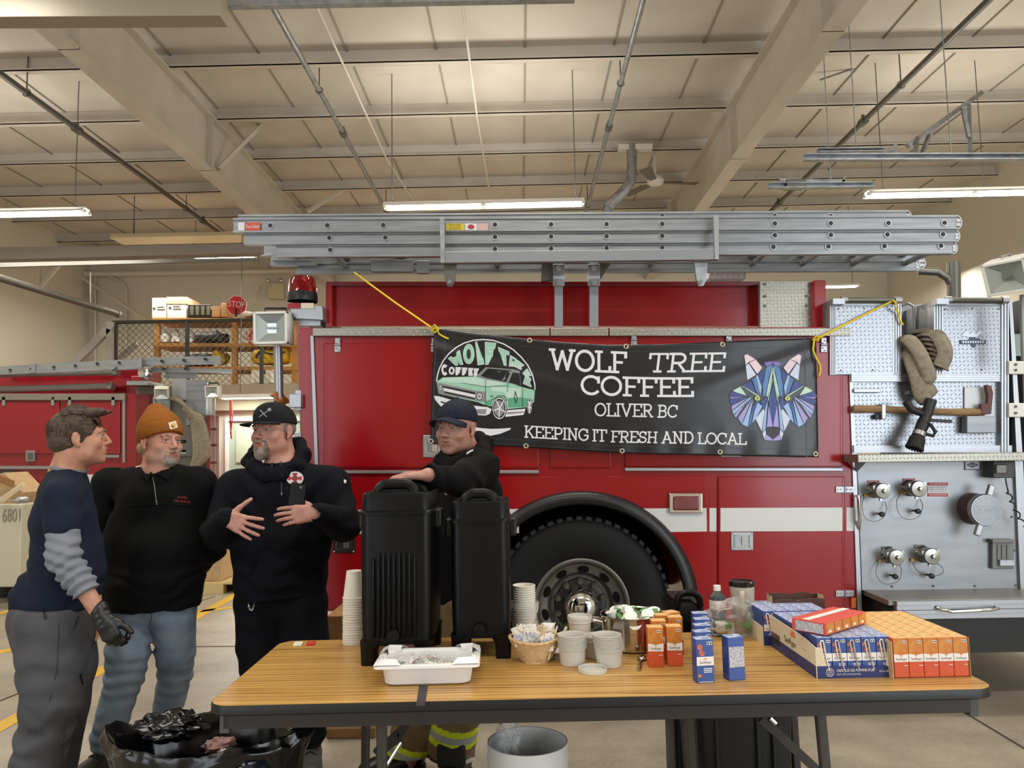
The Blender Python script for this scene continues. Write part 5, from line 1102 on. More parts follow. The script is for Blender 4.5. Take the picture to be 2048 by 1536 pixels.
for a, b, r in (((-30, 780), (222, 773), 0.045), ((-30, 748), (232, 743), 0.05)):
 t_ = MB().cyl(U(*a, 0.2), U(*b, 0.2), r, n=14).build('suction_tube', mat('suction_grey', '#8c8a84', 0.5), tr2, smooth=40)
 MB().cyl(U(b[0] - 3, b[1], 0.2), U(b[0] + 5, b[1], 0.2), r * 1.3, n=14).build('coupling', M_galv, t_, smooth=40)
bl = uq(262, 752, 283, 764, -0.05, 0.1).build('marker_lamp', M_red2, tr2, bevel=0.01)
sp = MB().lathe([(0, 0.1), (0.07, 0.08), (0.085, 0.0), (0.06, -0.03), (0, -0.04)], U(292, 746), Matrix(((1, 0, 0), (0, 0, -1), (0, 1, 0))), 24).build('spot_lamp', M_chrome, tr2, smooth=50)
uq(253, 762, 296, 770, -0.1, 0.3).build('bracket', M_bralu, tr2)
# its pump bay: grey plates, red cab corner, hoses, little scene lights
uq(272, 772, 415, 1160, 0.15, 0.4).build('pump_bay', mat('bay_grey', '#6e6a62', 0.5, 0.3), tr2)
uq(272, 788, 298, 1160, -0.02, 0.4).build('corner_post', M_dred, tr2); uq(412, 830, 420, 965, 0.0, 0.3).build('cab_corner', M_dred, tr2)
for x0, y0, x1, y1, m in ((300, 790, 340, 830, M_galv), (344, 757, 372, 800, M_bralu), (372, 760, 412, 850, M_alu), (305, 880, 372, 886, M_bralu), (336, 900, 372, 908, M_bralu), (300, 840, 330, 872, M_galv), (344, 870, 400, 912, M_dpipe)):
 uq(x0, y0, x1, y1, 0.1, 0.16).build('bay_plate', m, tr2)
hz = thing('hose_bundle', 'tan hose loops hanging in the far fire truck pump bay', 'hose', U(385, 880, -0.05))
for k in range(5):
 x = 383 + k * 5; MB().tube(spline([U(x - 14, 815 + k * 3, 0.1), U(x, 835, 0.02), U(x + 6 + k, 870, -0.02), U(x + 8 + k, 910, -0.02), U(x - 2, 945 - k * 4, 0.0)], 5), 0.035, 8, flat=0.6).build('hose_loop', M_hose, hz, smooth=60)
tag(MB().tube(spline([U(330, 795, -0.05), U(355, 800, -0.12), U(372, 815, -0.12), U(376, 835, -0.05)], 5), 0.03, 8).build('hose', M_hose, smooth=60), 'single bent tan hose above the far pump bay', 'hose')
f1 = flood(tr2, U(324, 784, -0.15), 0.17, 0.15, 0.06, 0.3, 0.45, mat('lamp_cream', '#d9d3c0', 0.5)); MB().cyl(U(309, 795, -0.1), U(309, 850, -0.1), 0.02, n=10).build('telescoping_pole', M_bralu, tr2)
st_ = thing('light_stand', 'small square scene light on a thin pole before the white office wall', 'lamp', U(428, 960, 0.1))
flood(st_, U(428, 783, 0.1), 0.19, 0.155, 0.06, -0.1, 0.1, mat('lamp_grey', '#c9cbc7', 0.4)); MB().cyl(U(428, 797, 0.15), U(428, 1160, 0.15), 0.018, n=10).build('stand_pole', M_bralu, st_); 
for y in (858, 890, 925): MB().cyl(U(421, y, 0.13), U(434, y, 0.13), 0.016, n=8).build('stand_knob', M_dpipe, st_)
MB().tube([U(418, 771, 0.1), U(418, 766, 0.1), U(437, 766, 0.1), U(437, 771, 0.1)], 0.01, 6).build('lamp_handle', M_black, st_)
MB().sphere(U(410, 771, 0.15), 0.05, 12, 8).build('side_lamp', M_chrome, st_, smooth=60)
# ladder on the far truck
ld = thing('extension_ladder', 'distant aluminium ladder on top of the second fire truck', 'ladder', U(200, 740))
def lrail(x0, ya, yb, x1, yc, yd, d, nm='side_rail'): return MB().prism([U(x0, ya, d), U(x1, yc, d), U(x1, yd, d), U(x0, yb, d)], (0, 0.05, 0)).build(nm, M_lad, ld)
r1 = lrail(-60, 736, 752, 285, 717, 738, 0.0); r2 = lrail(278, 715, 732, 440, 712, 728, 0.1); r3 = lrail(282, 734, 744, 463, 738, 746, 0.15); r4 = lrail(330, 744, 756, 392, 742, 756, 0.2)
for x, y in ((20, 740), (62, 738), (107, 734), (150, 731), (194, 727), (238, 725)): MB().cyl(U(x, y, -0.02), U(x, y, 0.5), 0.018, n=10).build('rung', M_hole, ld)
for x, y in ((323, 722), (367, 720), (410, 718), (325, 737), (370, 737)): MB().cyl(U(x, y, 0.05), U(x, y, 0.6), 0.018, n=10).build('rung', M_hole, ld)
MB().prism([U(277, 713, -0.02), U(283, 713, -0.02), U(283, 752, -0.02), U(277, 752, -0.02)], (0, 0.05, 0)).build('rail_clamp', M_bralu, ld); MB().prism([U(60, 727, -0.02), U(70, 727, -0.02), U(70, 745, -0.02), U(60, 745, -0.02)], (0, 0.05, 0)).build('rail_clamp', M_bralu, ld)
MB().prism([U(207, 733, -0.03), U(232, 733, -0.03), U(228, 738, -0.03), U(222, 741, -0.03), U(213, 739, -0.03)], (0, 0.05, 0)).build('rail_hook', M_bralu, ld)
# ================================================================== mezzanine, office wall, stairs, fence
ym = 12.2; zf0, zf1 = at(500, 820, ym).z, at(500, 768, ym).z
struct(MB().box2((WL, ym, zf0), (0.5, WB, zf1)).build('floor_mezzanine', mat('mezzanine_beige', '#a99c86', 0.7)))
struct(MB().box2((WL, ym + 0.15, 0), (0.5, ym + 0.3, zf0)).build('wall_office', mat('office_white', '#e9e4d4', 0.7)))
win = thing('window_office', 'office window with a pale green pane behind the man in the black cap', 'window', at(480, 890, ym)); win['kind'] = 'structure'
def V(px, py, Y): return at(px, py, Y)
def vq(x0, y0, x1, y1, Y, dep, mb=None): return (mb or MB()).prism([V(x0, y0, Y), V(x1, y0, Y), V(x1, y1, Y), V(x0, y1, Y)], (0, dep, 0))
vq(455, 841, 600, 965, ym + 0.12, 0.04).build('window_pane', mat('office_pane', '#a9b3a3', 0.15), win)
for b in ((450, 836, 605, 842), (450, 842, 456, 968)): vq(*b, ym + 0.08, 0.08).build('window_frame', M_white, win)
vq(472, 858, 520, 925, ym + 0.1, 0.02).build('window_picture_board', mat('board_green', '#b7bfa8', 0.4), win)  # framed picture in the office window
p, q_ = at(442, 796, 11.9), at(560, 793, 11.9); area('office_lamp_light', ((p.x + q_.x) / 2, 11.85, p.z - .06), (math.radians(-25), 0, 0), .9, .2, 26, (1.0, .97, .9)); lamp(p.x, q_.x, 11.9, p.z, [M_tubec], 'thin lit strip lamp under the mezzanine edge behind the scene light', [p.x + .3])
tag(MB().tube([V(460, 800, 11.7), V(461, 850, 11.7), V(463, 878, 11.7)], 0.012, 6).tube([V(463, 800, 11.7), V(465, 835, 11.7), V(461, 868, 11.7)], 0.01, 6).build('red_ribbon', mat('ribbon_red', '#c22a2a', 0.6)), 'thin red ribbon hanging beside the office window', 'ribbon')
# stair stringer and post, wall columns and pipes
M_sg = mat('stair_grey', '#a7a39b', 0.5)
stw = thing('staircase', 'grey steel stair stringer rising to the mezzanine at far left', 'staircase', V(170, 760, 12.0))
MB().prism([V(108, 752, 12.0), V(208, 655, 12.0), V(222, 660, 12.0), V(130, 752, 12.0)], (0, 0.08, 0)).build('stringer', M_sg, stw)
vq(212, 643, 223, 760, 12.0, 0.08).build('stair_post', M_sg, stw); MB().prism([V(185, 752, 12.6), V(270, 682, 12.6), V(275, 690, 12.6), V(205, 752, 12.6)], (0, 0.08, 0)).build('stringer', M_sg, stw)
struct(vq(115, 540, 130, 760, 15.8, 0.3).build('wall_column', M_steel)); struct(vq(157, 545, 165, 760, 16.2, 0.2).build('trim_6', M_steel))
struct(MB().tube([V(162, 548, 16.3), V(600, 541, 16.3), V(1000, 534, 16.3)], 0.06, 8).build('trim_7', M_wpipe))
conduit('conduit', [V(190, 752, 16.4), V(190, 551, 16.4), V(268, 551, 16.4)], 0.025, M_wpipe, 'grey wall conduit bending right under the roof, left of the shelves')
conduit('conduit', [V(251, 730, 16.4), V(252, 580, 16.4), V(246, 566, 16.4), V(215, 550, 16.4)], 0.03, M_wpipe, 'white wall conduit with a bend beside the shelf unit')
for a, b in (((80, 575, 13.6), (122, 525, 13.6)), ((78, 572, 13.6), (78, 520, 13.6)), ((160, 553, 16.0), (330, 665, 16.0))):
 MB_ = MB(); MB_.bar(V(*a), V(*b), 0.06, 0.06); struct(MB_.build('wall_brace', M_steel))
fn = thing('chain_link_fence', 'chain link guard fence along the mezzanine before the shelves', 'fence', V(400, 760, 12.25))
M_fp = mat('fence_green', '#3c4038', 0.5)
MB().cyl(V(225, 645, 12.25), V(600, 638, 12.25), 0.03, n=10).build('top_rail', M_fp, fn)
for x0, x1, x2, x3 in ((226, 233, 230, 222), (370, 376, 376, 370), (519, 525, 525, 519)):
 MB().prism([V(x0, 643, 12.2), V(x1, 643, 12.2), V(x2, 768, 12.2), V(x3, 768, 12.2)], (0, 0.06, 0)).build('fence_post', M_fp, fn)
ms = MB(); a0, a1 = V(228, 648, 12.25), V(600, 640, 12.25); zt, zb = a0.z, zf1
x = a0.x - 1.0
while x < a1.x:
 for s in (1, -1):
  xs, xe = x, x + s * (zt - zb)
  P, Q = Vector((xs if s > 0 else xs + 0, 12.25, zb)), Vector((xe, 12.25, zt))
  if min(P.x, Q.x) < a0.x:
   if s > 0: t_ = (a0.x - P.x) / (Q.x - P.x); P = P.lerp(Q, max(0, t_))
   else: t_ = (a0.x - Q.x) / (P.x - Q.x); Q = Q.lerp(P, max(0, t_))
   if max(P.x, Q.x) < a0.x: continue
  if max(P.x, Q.x) > a1.x: continue
  ms.tube([P, Q], 0.0045, 4, caps=False)
 x += 0.105
ms.build('wire_mesh', mat('fence_wire', '#6f6c62', 0.5, 0.5), fn)
# ---- shelving with its goods
YS = 13.6
sh = thing('shelf_unit', 'orange-brown timber shelving along the mezzanine wall', 'shelf', V(450, 760, YS))
zt_ = V(310, 640, YS).z
for x0, x1 in ((308, 318), (463, 473), (583, 596)): vq(x0, 642, x1, 768, YS, 0.09).build('upright', M_wood, sh)
for x0, x1 in ((308, 318), (463, 473), (583, 596)): vq(x0, 642, x1, 768, YS + 0.6, 0.09).build('upright', M_wood, sh)
for y in (636, 686, 733): vq(305, y, 598, y + 7, YS - 0.02, 0.75).build('shelf_board', M_wood, sh)
def onshelf(name, lab, cat, x0, y0, x1, y1, m, Y=YS, dep=0.35, bev=0.01, part='box_body', grp=None):
 t = thing(name, lab, cat, V((x0 + x1) / 2, y1, Y), grp); vq(x0, y0, x1, y1, Y, dep).build(part, m, t, bevel=bev); return t
M_wbox = mat('white_box', '#e4dfd2', 0.7)
t = onshelf('storage_box', 'white archive box with a round logo, leftmost on the top shelf', 'box', 304, 596, 332, 636, M_wbox)
def boxprint(t, cx, cy): 
 mb = MB(); mb.prism([V(cx + 3 * math.cos(a), cy + 3 * math.sin(a), YS - 0.004) for a in [i * PI / 6 for i in range(12)]], (0, 0.003, 0)); vq(cx + 6, cy - 4, cx + 20, cy - 2, YS - 0.004, 0.003, mb); vq(cx + 6, cy + 1, cx + 22, cy + 3, YS - 0.004, 0.003, mb); mb.build('box_print', M_dpipe, t)
boxprint(t, 308, 617)
t = onshelf('storage_box', 'white archive box with a tan lid, second on the top shelf', 'box', 334, 608, 372, 636, M_wbox, dep=0.5); vq(333, 594, 374, 608, YS - 0.01, 0.55).build('box_lid', M_lcard, t, bevel=0.004); boxprint(t, 340, 616)
t = onshelf('plastic_crate', 'black lattice plastic crate on the top shelf', 'crate', 376, 609, 422, 635, M_black)
for k in range(4): vq(380 + k * 11, 612, 387 + k * 11, 630, YS - 0.006, 0.01).build('crate_opening', mat('crate_gap', '#5a543a', 0.7), t)
t = onshelf('cardboard_box', 'small open cardboard box between the black crate and the stop sign', 'box', 423, 618, 441, 634, M_card); vq(421, 612, 443, 619, YS - 0.08, 0.02).build('box_flap', M_lcard, t)
onshelf('cardboard_box', 'narrow brown cardboard carton just left of the stop sign', 'box', 442, 606, 453, 634, M_card)
t = thing('stop_sign', 'red octagonal hand stop sign leaning on the top shelf', 'sign', V(473, 632, YS - 0.1))
c = V(473, 611, YS - 0.12); rr = 21.5 * (YS - .12) / FPX
Rr = FRONT @ Matrix.Rotation(-0.12, 3, 'Z')
oct_ = lambda r, d: [c + Rr @ Vector((r * math.cos(PI / 8 + i * PI / 4), r * math.sin(PI / 8 + i * PI / 4), d)) for i in range(8)]
MB().prism(oct_(rr, 0), (0, 0.012, 0)).build('sign_rim', M_white, t); MB().prism(oct_(rr * .94, 0.004), (0, 0.004, 0)).build('sign_face', mat('sign_red', '#d8222c', 0.4), t)
mb = MB(); add_text(mb, 'STOP', c + Rr @ Vector((0, 0.015, 0.006)), 0.155, Rr, 0, width=0.29); mb.build('lettering', M_white, t)
MB().bar(c + Rr @ Vector((0.0, -rr * .3, 0.008)), c + Rr @ Vector((0.02, -rr * 1.05, 0.008)), 0.035, 0.03).build('sign_handle', M_black, t)
def blob(name, lab, cat, x, y, rx, ry, m, Y=YS + 0.15, noise=0.03, rz=0.18, part=None):
 c = V(x, y, Y); k = Y / FPX; S = SDF(c - Vector((rx * k + .08, rz + .08, ry * k + .08)), c + Vector((rx * k + .08, rz + .08, ry * k + .08)), 0.018)
 S.rbox(c, (rx * k, rz, ry * k), min(ry * k, rz) * 0.8); S.disp(noise, 9, int(x)); return tag(S.build(name, m), lab, cat)
blob('cloth_bundle', 'rumpled white cloth at the right end of the top shelf', 'cloth', 512, 630, 26, 5, M_wbox, noise=0.02)
for x, w, lab in ((331, 11, 'white plastic jug, leftmost on the middle shelf'), (384, 7, 'white plastic jug between the brown bottle and the black bag')):
 t = thing('plastic_jug', lab, 'jug', V(x, 685, YS + .1)); k = (YS + .1) / FPX; h = 15 * k
 MB().lathe([(0, 0), (w * k, 0), (w * k, h), (w * .5 * k, h * 1.25), (w * .25 * k, h * 1.3), (w * .25 * k, h * 1.45), (0, h * 1.45)], V(x, 685, YS + .1), n=16).build('jug_body', M_white, t, smooth=40); MB().cyl(V(x, 685, YS + .1) + Vector((0, 0, h * 1.4)), V(x, 685, YS + .1) + Vector((0, 0, h * 1.55)), w * .3 * k, n=10).build('jug_cap', M_white, t)
t = thing('bottle', 'tall pale bottle with a white label on the middle shelf', 'bottle', V(352, 685, YS + .05)); k = (YS + .05) / FPX
MB().lathe([(0, 0), (8 * k, 0), (8 * k, 15 * k), (4 * k, 21 * k), (2.5 * k, 27 * k), (0, 27 * k)], V(352, 685, YS + .05), n=16).build('bottle_body', mat('bottle_tan', '#8c8274', 0.4), t, smooth=40); MB().cyl(V(352, 684, YS + .05), V(352, 674, YS + .05), 8.3 * k, n=16).build('bottle_label', M_white, t)
M_bag = mat('bag_black', '#2b2a2b', 0.6)
blob('duffel_bag', 'black rumpled bag on the middle shelf', 'bag', 424, 676, 32, 11, M_bag, noise=0.05); blob('duffel_bag', 'dark navy bag on the lower shelf', 'bag', 400, 720, 26, 12, mat('bag_navy', '#2c343d', 0.6), noise=0.05)
blob('duffel_bag', 'small yellow bag on the lower shelf left of the post', 'bag', 442, 716, 13, 15, mat('bag_yellow', '#d0a51c', 0.6), noise=0.04)
yb = blob('duffel_bag', 'big yellow duffel bag on the lower shelf behind the scene light', 'bag', 544, 714, 38, 15, mat('bag_yellow', '#d0a51c', 0.6), noise=0.03); MB().tube(spline([V(512, 716, YS - .05), V(520, 704, YS - .08), V(545, 708, YS - .09), V(570, 704, YS - .08)], 6), 0.02, 8).build('bag_strap', M_black, yb)
for x, lab in ((515, 'white bucket on the mezzanine floor left of the light pole'), (543, 'white bucket on the mezzanine floor right of the light pole')):
 t = thing('bucket', lab, 'bucket', V(x, 766, YS)); k = YS / FPX; MB().lathe([(0, 0), (11 * k, 0), (12 * k, 24 * k), (0, 24 * k)], V(x, 766, YS), n=20).build('bucket_body', M_white, t, smooth=40); MB().cyl(V(x, 766, YS) + Vector((0, 0, 22 * k)), V(x, 766, YS) + Vector((0, 0, 25 * k)), 12.6 * k, n=20).build('bucket_lid', M_white, t)
rt = MB(); r2_ = random.Random(3)
for i in range(14): p0 = V(500 + r2_.uniform(-9, 9), 667 + r2_.uniform(-8, 8), YS - .05); rt.tube(spline([p0, p0 + Vector((r2_.uniform(-.08, .08), -.03, r2_.uniform(-.08, .08))), p0 + Vector((r2_.uniform(-.1, .1), 0, r2_.uniform(-.16, .05)))], 4), 0.008, 4)
tag(rt.build('flagging_tape', mat('ribbon_red', '#c22a2a', 0.6)), 'tangle of red flagging tape hanging on the middle shelf', 'tape')
t = thing('emergency_light', 'cream emergency light box with two lamp heads on the back wall', 'emergency light', V(550, 580, 16.4)); vq(535, 567, 567, 597, 16.35, 0.12).build('light_box', mat('cream_plastic', '#d8cba6', 0.5), t, bevel=0.01)
for x in (536, 562): MB().sphere(V(x, 561, 16.35), 0.05, 12, 8).build('lamp_head', M_chrome, t, smooth=60)
t = thing('wall_outlet', 'white wall socket with a cord left of the emergency light', 'outlet', V(516, 578, 16.45)); vq(513, 571, 519, 582, 16.44, 0.04).build('outlet_plate', M_white, t); MB().tube(spline([V(516, 580, 16.4), V(515, 592, 16.38), V(521, 598, 16.4), V(536, 590, 16.4)], 5), 0.012, 6).build('outlet_cord', M_white, t)
# ================================================================== goods on the floor at left
def floorbox(px0, px1, pyb, h, dep, m, name, lab, cat, yaw=0.0):
 a, b = atz(px0, pyb, 0), atz(px1, pyb, 0); t = thing(name, lab, cat, (a + b) / 2); c = (a + b) / 2 + Vector((0, dep / 2, h / 2)); return t, c, (b - a).length
def bucket(px, pyb, rb, rt_, h, m, lab, wire=True, y=None):
 c = atz(px, pyb, 0); t = thing('bucket', lab, 'bucket', c)
 MB().lathe([(0, 0.004), (rb - .004, 0.004), (rt_ - .006, h), (rt_, h), (rt_ * 1.04, h - .01), (rt_ * 1.04, h - .03), (rt_ * .99, h - .035), (rt_ * 1.03, h - .06), (rt_ * 1.03, h - .08), (rt_ * .97, h - .09), (rb, 0), (0, 0)], c, n=48).build('bucket_body', m, t, smooth=40)
 return t, c
t, c = bucket(14, 1191, 0.15, 0.19, 0.42, M_black, 'black plastic bucket with a wire handle on the floor at the left edge')
MB().tube(spline([c + Vector((-0.19, -.02, .33)), c + Vector((-.1, -.19, .24)), c + Vector((.05, -.2, .23)), c + Vector((.19, -.02, .33))], 6), 0.006, 6).build('wire_handle', M_chrome, t)
cb = thing('storage_bin', 'cream bin printed with numbers beside the young man in navy', 'bin', at(15, 1120, 8.2)); a = at(-40, 1115, 8.2)
MB().prism([at(-40, 1008, 8.2), at(44, 1008, 8.2), at(38, 1175, 8.2), at(-40, 1175, 8.2)], (0, 0.5, 0)).build('bin_body', mat('bin_cream', '#cfcdb8', 0.5), cb, bevel=0.02)
mb = MB(); add_text(mb, '6801', at(24, 1032, 8.19), 0.2, FRONT, 0, width=0.19); mb.build('lettering', mat('bin_print', '#8f8d7a', 0.5), cb)
t = thing('cardboard_box', 'open cardboard carton heaped on the cream bin at the left edge', 'box', at(5, 1010, 8.2)); MB().prism([at(-30, 955, 8.3), at(8, 945, 8.3), at(46, 985, 8.3), at(30, 1012, 8.3), at(-30, 1012, 8.3)], (0, 0.4, 0)).build('box_body', M_lcard, t)
MB().prism([at(-5, 1000, 8.1), at(44, 968, 8.1), at(47, 974, 8.1), at(5, 1006, 8.1)], (0, 0.02, 0.02)).build('box_flap', mat('flap_cream', '#d9c8a4', 0.8), t); MB().prism([at(0, 950, 8.15), at(28, 962, 8.15), at(22, 975, 8.15), at(-6, 963, 8.15)], (0, 0.02, 0)).build('box_flap', M_card, t)
blob('plastic_bag', 'clear crumpled plastic bag drooping over the cream bin', 'bag', 36, 1001, 14, 7, mat('bag_clear', '#cfd6d6', 0.2, trans=0.5), Y=8.0, noise=0.05, rz=0.08)
pl = thing('pallet', 'raw pine pallet on the floor behind the man in the black jacket', 'pallet', atz(430, 1188, 0)); pa, pb = atz(402, 1188, 0), atz(475, 1188, 0); wx = pb.x - pa.x
for k in range(3): MB().box2((pa.x - .5 + k * .45, pa.y, 0), (pa.x - .4 + k * .45, pa.y + 1.0, .1)).build('stringer_block', M_wood, pl)
MB().box2((pa.x - .5, pa.y, 0.1), (pb.x + .3, pa.y + 1.0, .125)).build('deck_board', mat('pine_pale', '#d8c08a', 0.7), pl); MB().box2((pa.x + .02, pa.y - .01, 0), (pa.x + .25, pa.y + .1, .115)).build('stringer_block', mat('pine_pale', '#d8c08a', 0.7), pl); MB().box2((pa.x - .5, pa.y - .02, 0), (pa.x + .02, pa.y + .06, .02)).build('deck_board', mat('pine_pale', '#d8c08a', 0.7), pl)
for lab, dz, h in (('tan carton wrapped in film, lower one on the pine pallet', .126, .36), ('tan carton, upper one stacked on the pine pallet', .488, .3)):
 t = thing('cardboard_box', lab, 'box', (pa.x + .1, pa.y + .4, dz)); MB().box2((pa.x - .35, pa.y + .06, dz), (pa.x + .2, pa.y + .7, dz + h)).build('box_body', M_lcard, t, bevel=0.01); MB().box2((pa.x - .352, pa.y + .055, dz + h * .45), (pa.x + .202, pa.y + .062, dz + h * .55)).build('packing_tape', mat('tape_tan', '#c4a878', 0.3), t)
a, b = atz(652, 1478, 0), atz(728, 1478, 0)
t = thing('cardboard_box', 'brown cardboard carton on the floor behind the table, left of the black dispenser', 'box', (a + b) / 2); MB().box2((a.x, a.y, 0), (b.x + .06, a.y + .38, .64)).build('box_body', M_card, t, bevel=0.006); MB().box2((a.x - .001, a.y - .002, .05), (b.x + .06, a.y + .002, .1)).build('packing_tape', mat('tape_tan', '#c4a878', 0.3), t)
# ================================================================== the folding table
TZ = 0.74
TA = math.radians(1.35); TC = Vector((0.235, 2.875, 0)); TL, TW = 2.47, 0.83
TR = Matrix.Rotation(TA, 3, 'Z')
def tp(x, y, z=0.0): return TC + TR @ Vector((x, y, 0)) + Vector((0, 0, z))
def wood_mat():
 m = bpy.data.materials.new('oak_laminate'); m.use_nodes = True; nt = m.node_tree; N, L = nt.nodes.new, nt.links.new; b = nt.nodes['Principled BSDF']
 tc = N('ShaderNodeTexCoord'); mp = N('ShaderNodeMapping'); mp.inputs['Scale'].default_value = (0.55, 9, 1); L(tc.outputs['Object'], mp.inputs[0])
 n = N('ShaderNodeTexNoise'); n.inputs['Scale'].default_value = 2.2; n.inputs['Detail'].default_value = 8; n.inputs['Distortion'].default_value = 0.8; L(mp.outputs[0], n.inputs['Vector'])
 w = N('ShaderNodeTexWave'); w.bands_direction = 'Y'; w.inputs['Scale'].default_value = 1.3; w.inputs['Distortion'].default_value = 9; w.inputs['Detail'].default_value = 3; L(mp.outputs[0], w.inputs['Vector'])
 mx = N('ShaderNodeMath'); mx.operation = 'MULTIPLY_ADD'; mx.inputs[1].default_value = 0.45; L(w.outputs['Fac'], mx.inputs[0]); L(n.outputs['Fac'], mx.inputs[2])
 r = N('ShaderNodeValToRGB'); e = r.color_ramp.elements; e[0].position = 0.38; e[0].color = lin('#8a6430'); e[1].position = 0.95; e[1].color = lin('#c9a05c')
 k = r.color_ramp.elements.new(0.6); k.color = lin('#b78a48'); L(mx.outputs[0], r.inputs[0]); L(r.outputs[0], b.inputs['Base Color'])
 b.inputs['Roughness'].default_value = 0.32; return m
table = thing('folding_table', 'long folding table with oak laminate top and black rim in the foreground', 'table', tp(0, 0, 0))
def rrect(L_, W_, r, z, n=8):
 out = []
 for cx_, cy_, a0 in ((L_ / 2 - r, W_ / 2 - r, 0), (-L_ / 2 + r, W_ / 2 - r, 90), (-L_ / 2 + r, -W_ / 2 + r, 180), (L_ / 2 - r, -W_ / 2 + r, 270)):
  for i in range(n + 1): a = math.radians(a0 + 90 * i / n); out.append(tp(cx_ + r * math.cos(a), cy_ + r * math.sin(a), z))
 return out
MB().ring([rrect(TL - .008, TW - .008, .066, TZ - .006), rrect(TL - .008, TW - .008, .066, TZ)]).build('tabletop', wood_mat(), table)
M_rim = mat('table_rim', '#131314', 0.45)
MB().ring([rrect(TL - .012, TW - .012, .064, TZ - .001), rrect(TL - .004, TW - .004, .068, TZ - .001), rrect(TL, TW, .07, TZ - .006), rrect(TL, TW, .07, TZ - .028), rrect(TL - .02, TW - .02, .06, TZ - .034)], cap0=False, cap1=True).build('rim', M_rim, table, smooth=30)
M_apr = mat('table_apron', '#2e2826', 0.5); M_leg = mat('table_leg', '#44403d', 0.45, 0.2)
for y in (-TW / 2 + .03, TW / 2 - .03): MB().bar(tp(-TL / 2 + .05, y, TZ - .055), tp(TL / 2 - .07, y, TZ - .055), .02, .045).build('apron', M_apr, table, bevel=.003)
for x in (-TL / 2 + .055, TL / 2 - .075):
 MB().bar(tp(x, -TW / 2 + .02, TZ - .06), tp(x, TW / 2 - .02, TZ - .06), .03, .06).build('apron', mat('apron_grey', '#4c4a4a', 0.45), table, bevel=.004)
def leg(xt, y, xb, w=.03): return MB().bar(tp(xt, y, TZ - .05), tp(xb, y, 0.0), w, w).build('leg', M_leg, table, bevel=.008)
lg_x = {}
for (pxt, yl, pxb) in ((763, -.33, 765), (733, .30, 731), (1640, -.33, 1655), (1585, .30, 1592)):
 a = at(pxt, 1450, TC.y + yl); b = at(pxb, 1536, TC.y + yl); MB().bar(Vector((a.x, a.y, TZ - .05)), Vector((b.x + (b.x - a.x) * .9, a.y, 0)), .032, .032).build('leg', M_leg, table, bevel=.008)
MB().bar(Vector((at(763, 1450, TC.y - .33).x, TC.y - .33, .09)), Vector((at(733, 1450, TC.y + .30).x, TC.y + .30, .09)), .025, .025).build('leg_crossbar', M_leg, table)
MB().bar(Vector((at(1640, 1450, TC.y - .33).x, TC.y - .33, .09)), Vector((at(1590, 1450, TC.y + .30).x, TC.y + .30, .09)), .025, .025).build('leg_crossbar', M_leg, table)
yb_ = TC.y - .15
MB().bar(at(815, 1442, yb_), at(795, 1475, yb_), .03, .02, (0, 1, 0)).bar(at(800, 1468, yb_), at(753, 1508, yb_), .035, .02, (0, 1, 0)).build('folding_brace', M_rim, table)
MB().cyl(at(803, 1484, yb_), at(768, 1540, yb_), .006, n=8).build('brace_rod', M_chrome, table)
MB().bar(at(1522, 1436, yb_), at(1645, 1550, yb_), .03, .02, (0, 1, 0)).build('folding_brace', M_leg, table); MB().cyl(at(1540, 1436, yb_ - .02), at(1551, 1447, yb_ - .02), .008, n=8).build('brace_rod', M_chrome, table)
ts = MB(); a, b, c, d = atz(838, 1372, TZ), atz(856, 1372, TZ), atz(850, 1412, TZ), atz(832, 1413, TZ)
ts.prism([a, b, c, d], (0, 0, .0012)); tag(ts.build('tape_strip', mat('tape_black', '#1c1c1e', 0.4)), 'black tape strip on the table top before the candy tray', 'tape')
# ================================================================== insulated beverage dispensers
M_cam = mat('dispenser_black', '#070708', 0.4, spec=.22, bump=('noise', 220, 0.12, 0.001))
def rr2(cx_, cy_, w, d, r, z, n=5):
 out = []
 for sx, sy, a0 in ((1, 1, 0), (-1, 1, 90), (-1, -1, 180), (1, -1, 270)):
  for i in range(n + 1): a = math.radians(a0 + 90 * i / n); out.append(Vector((cx_ + sx * (w / 2 - r) + r * math.cos(a), cy_ + sy * (d / 2 - r) + r * math.sin(a), z)))
 return out
def handle(c, w, h, th, dep, R=None):
 """arched grip with a slot, in the x,z plane, standing on point c"""
 o = []; i_ = []; n = 8
 def path(w, h, r): return [(-w / 2, 0), (-w / 2, h - r)] + [(-w / 2 + r - r * math.cos(a), h - r + r * math.sin(a)) for a in [PI / 2 * k / n for k in range(1, n + 1)]] + [(w / 2 - r + r * math.sin(a), h - r + r * math.cos(a)) for a in [PI / 2 * k / n for k in range(0, n)]] + [(w / 2, h - r), (w / 2, 0)]
 mb = MB(); P = path(w - th, h - th / 2, .04); mb.tube([c + Vector((x, 0, z)) for x, z in P], th / 2, 10, flat=dep / th, up=(1, 0, 0)); return mb
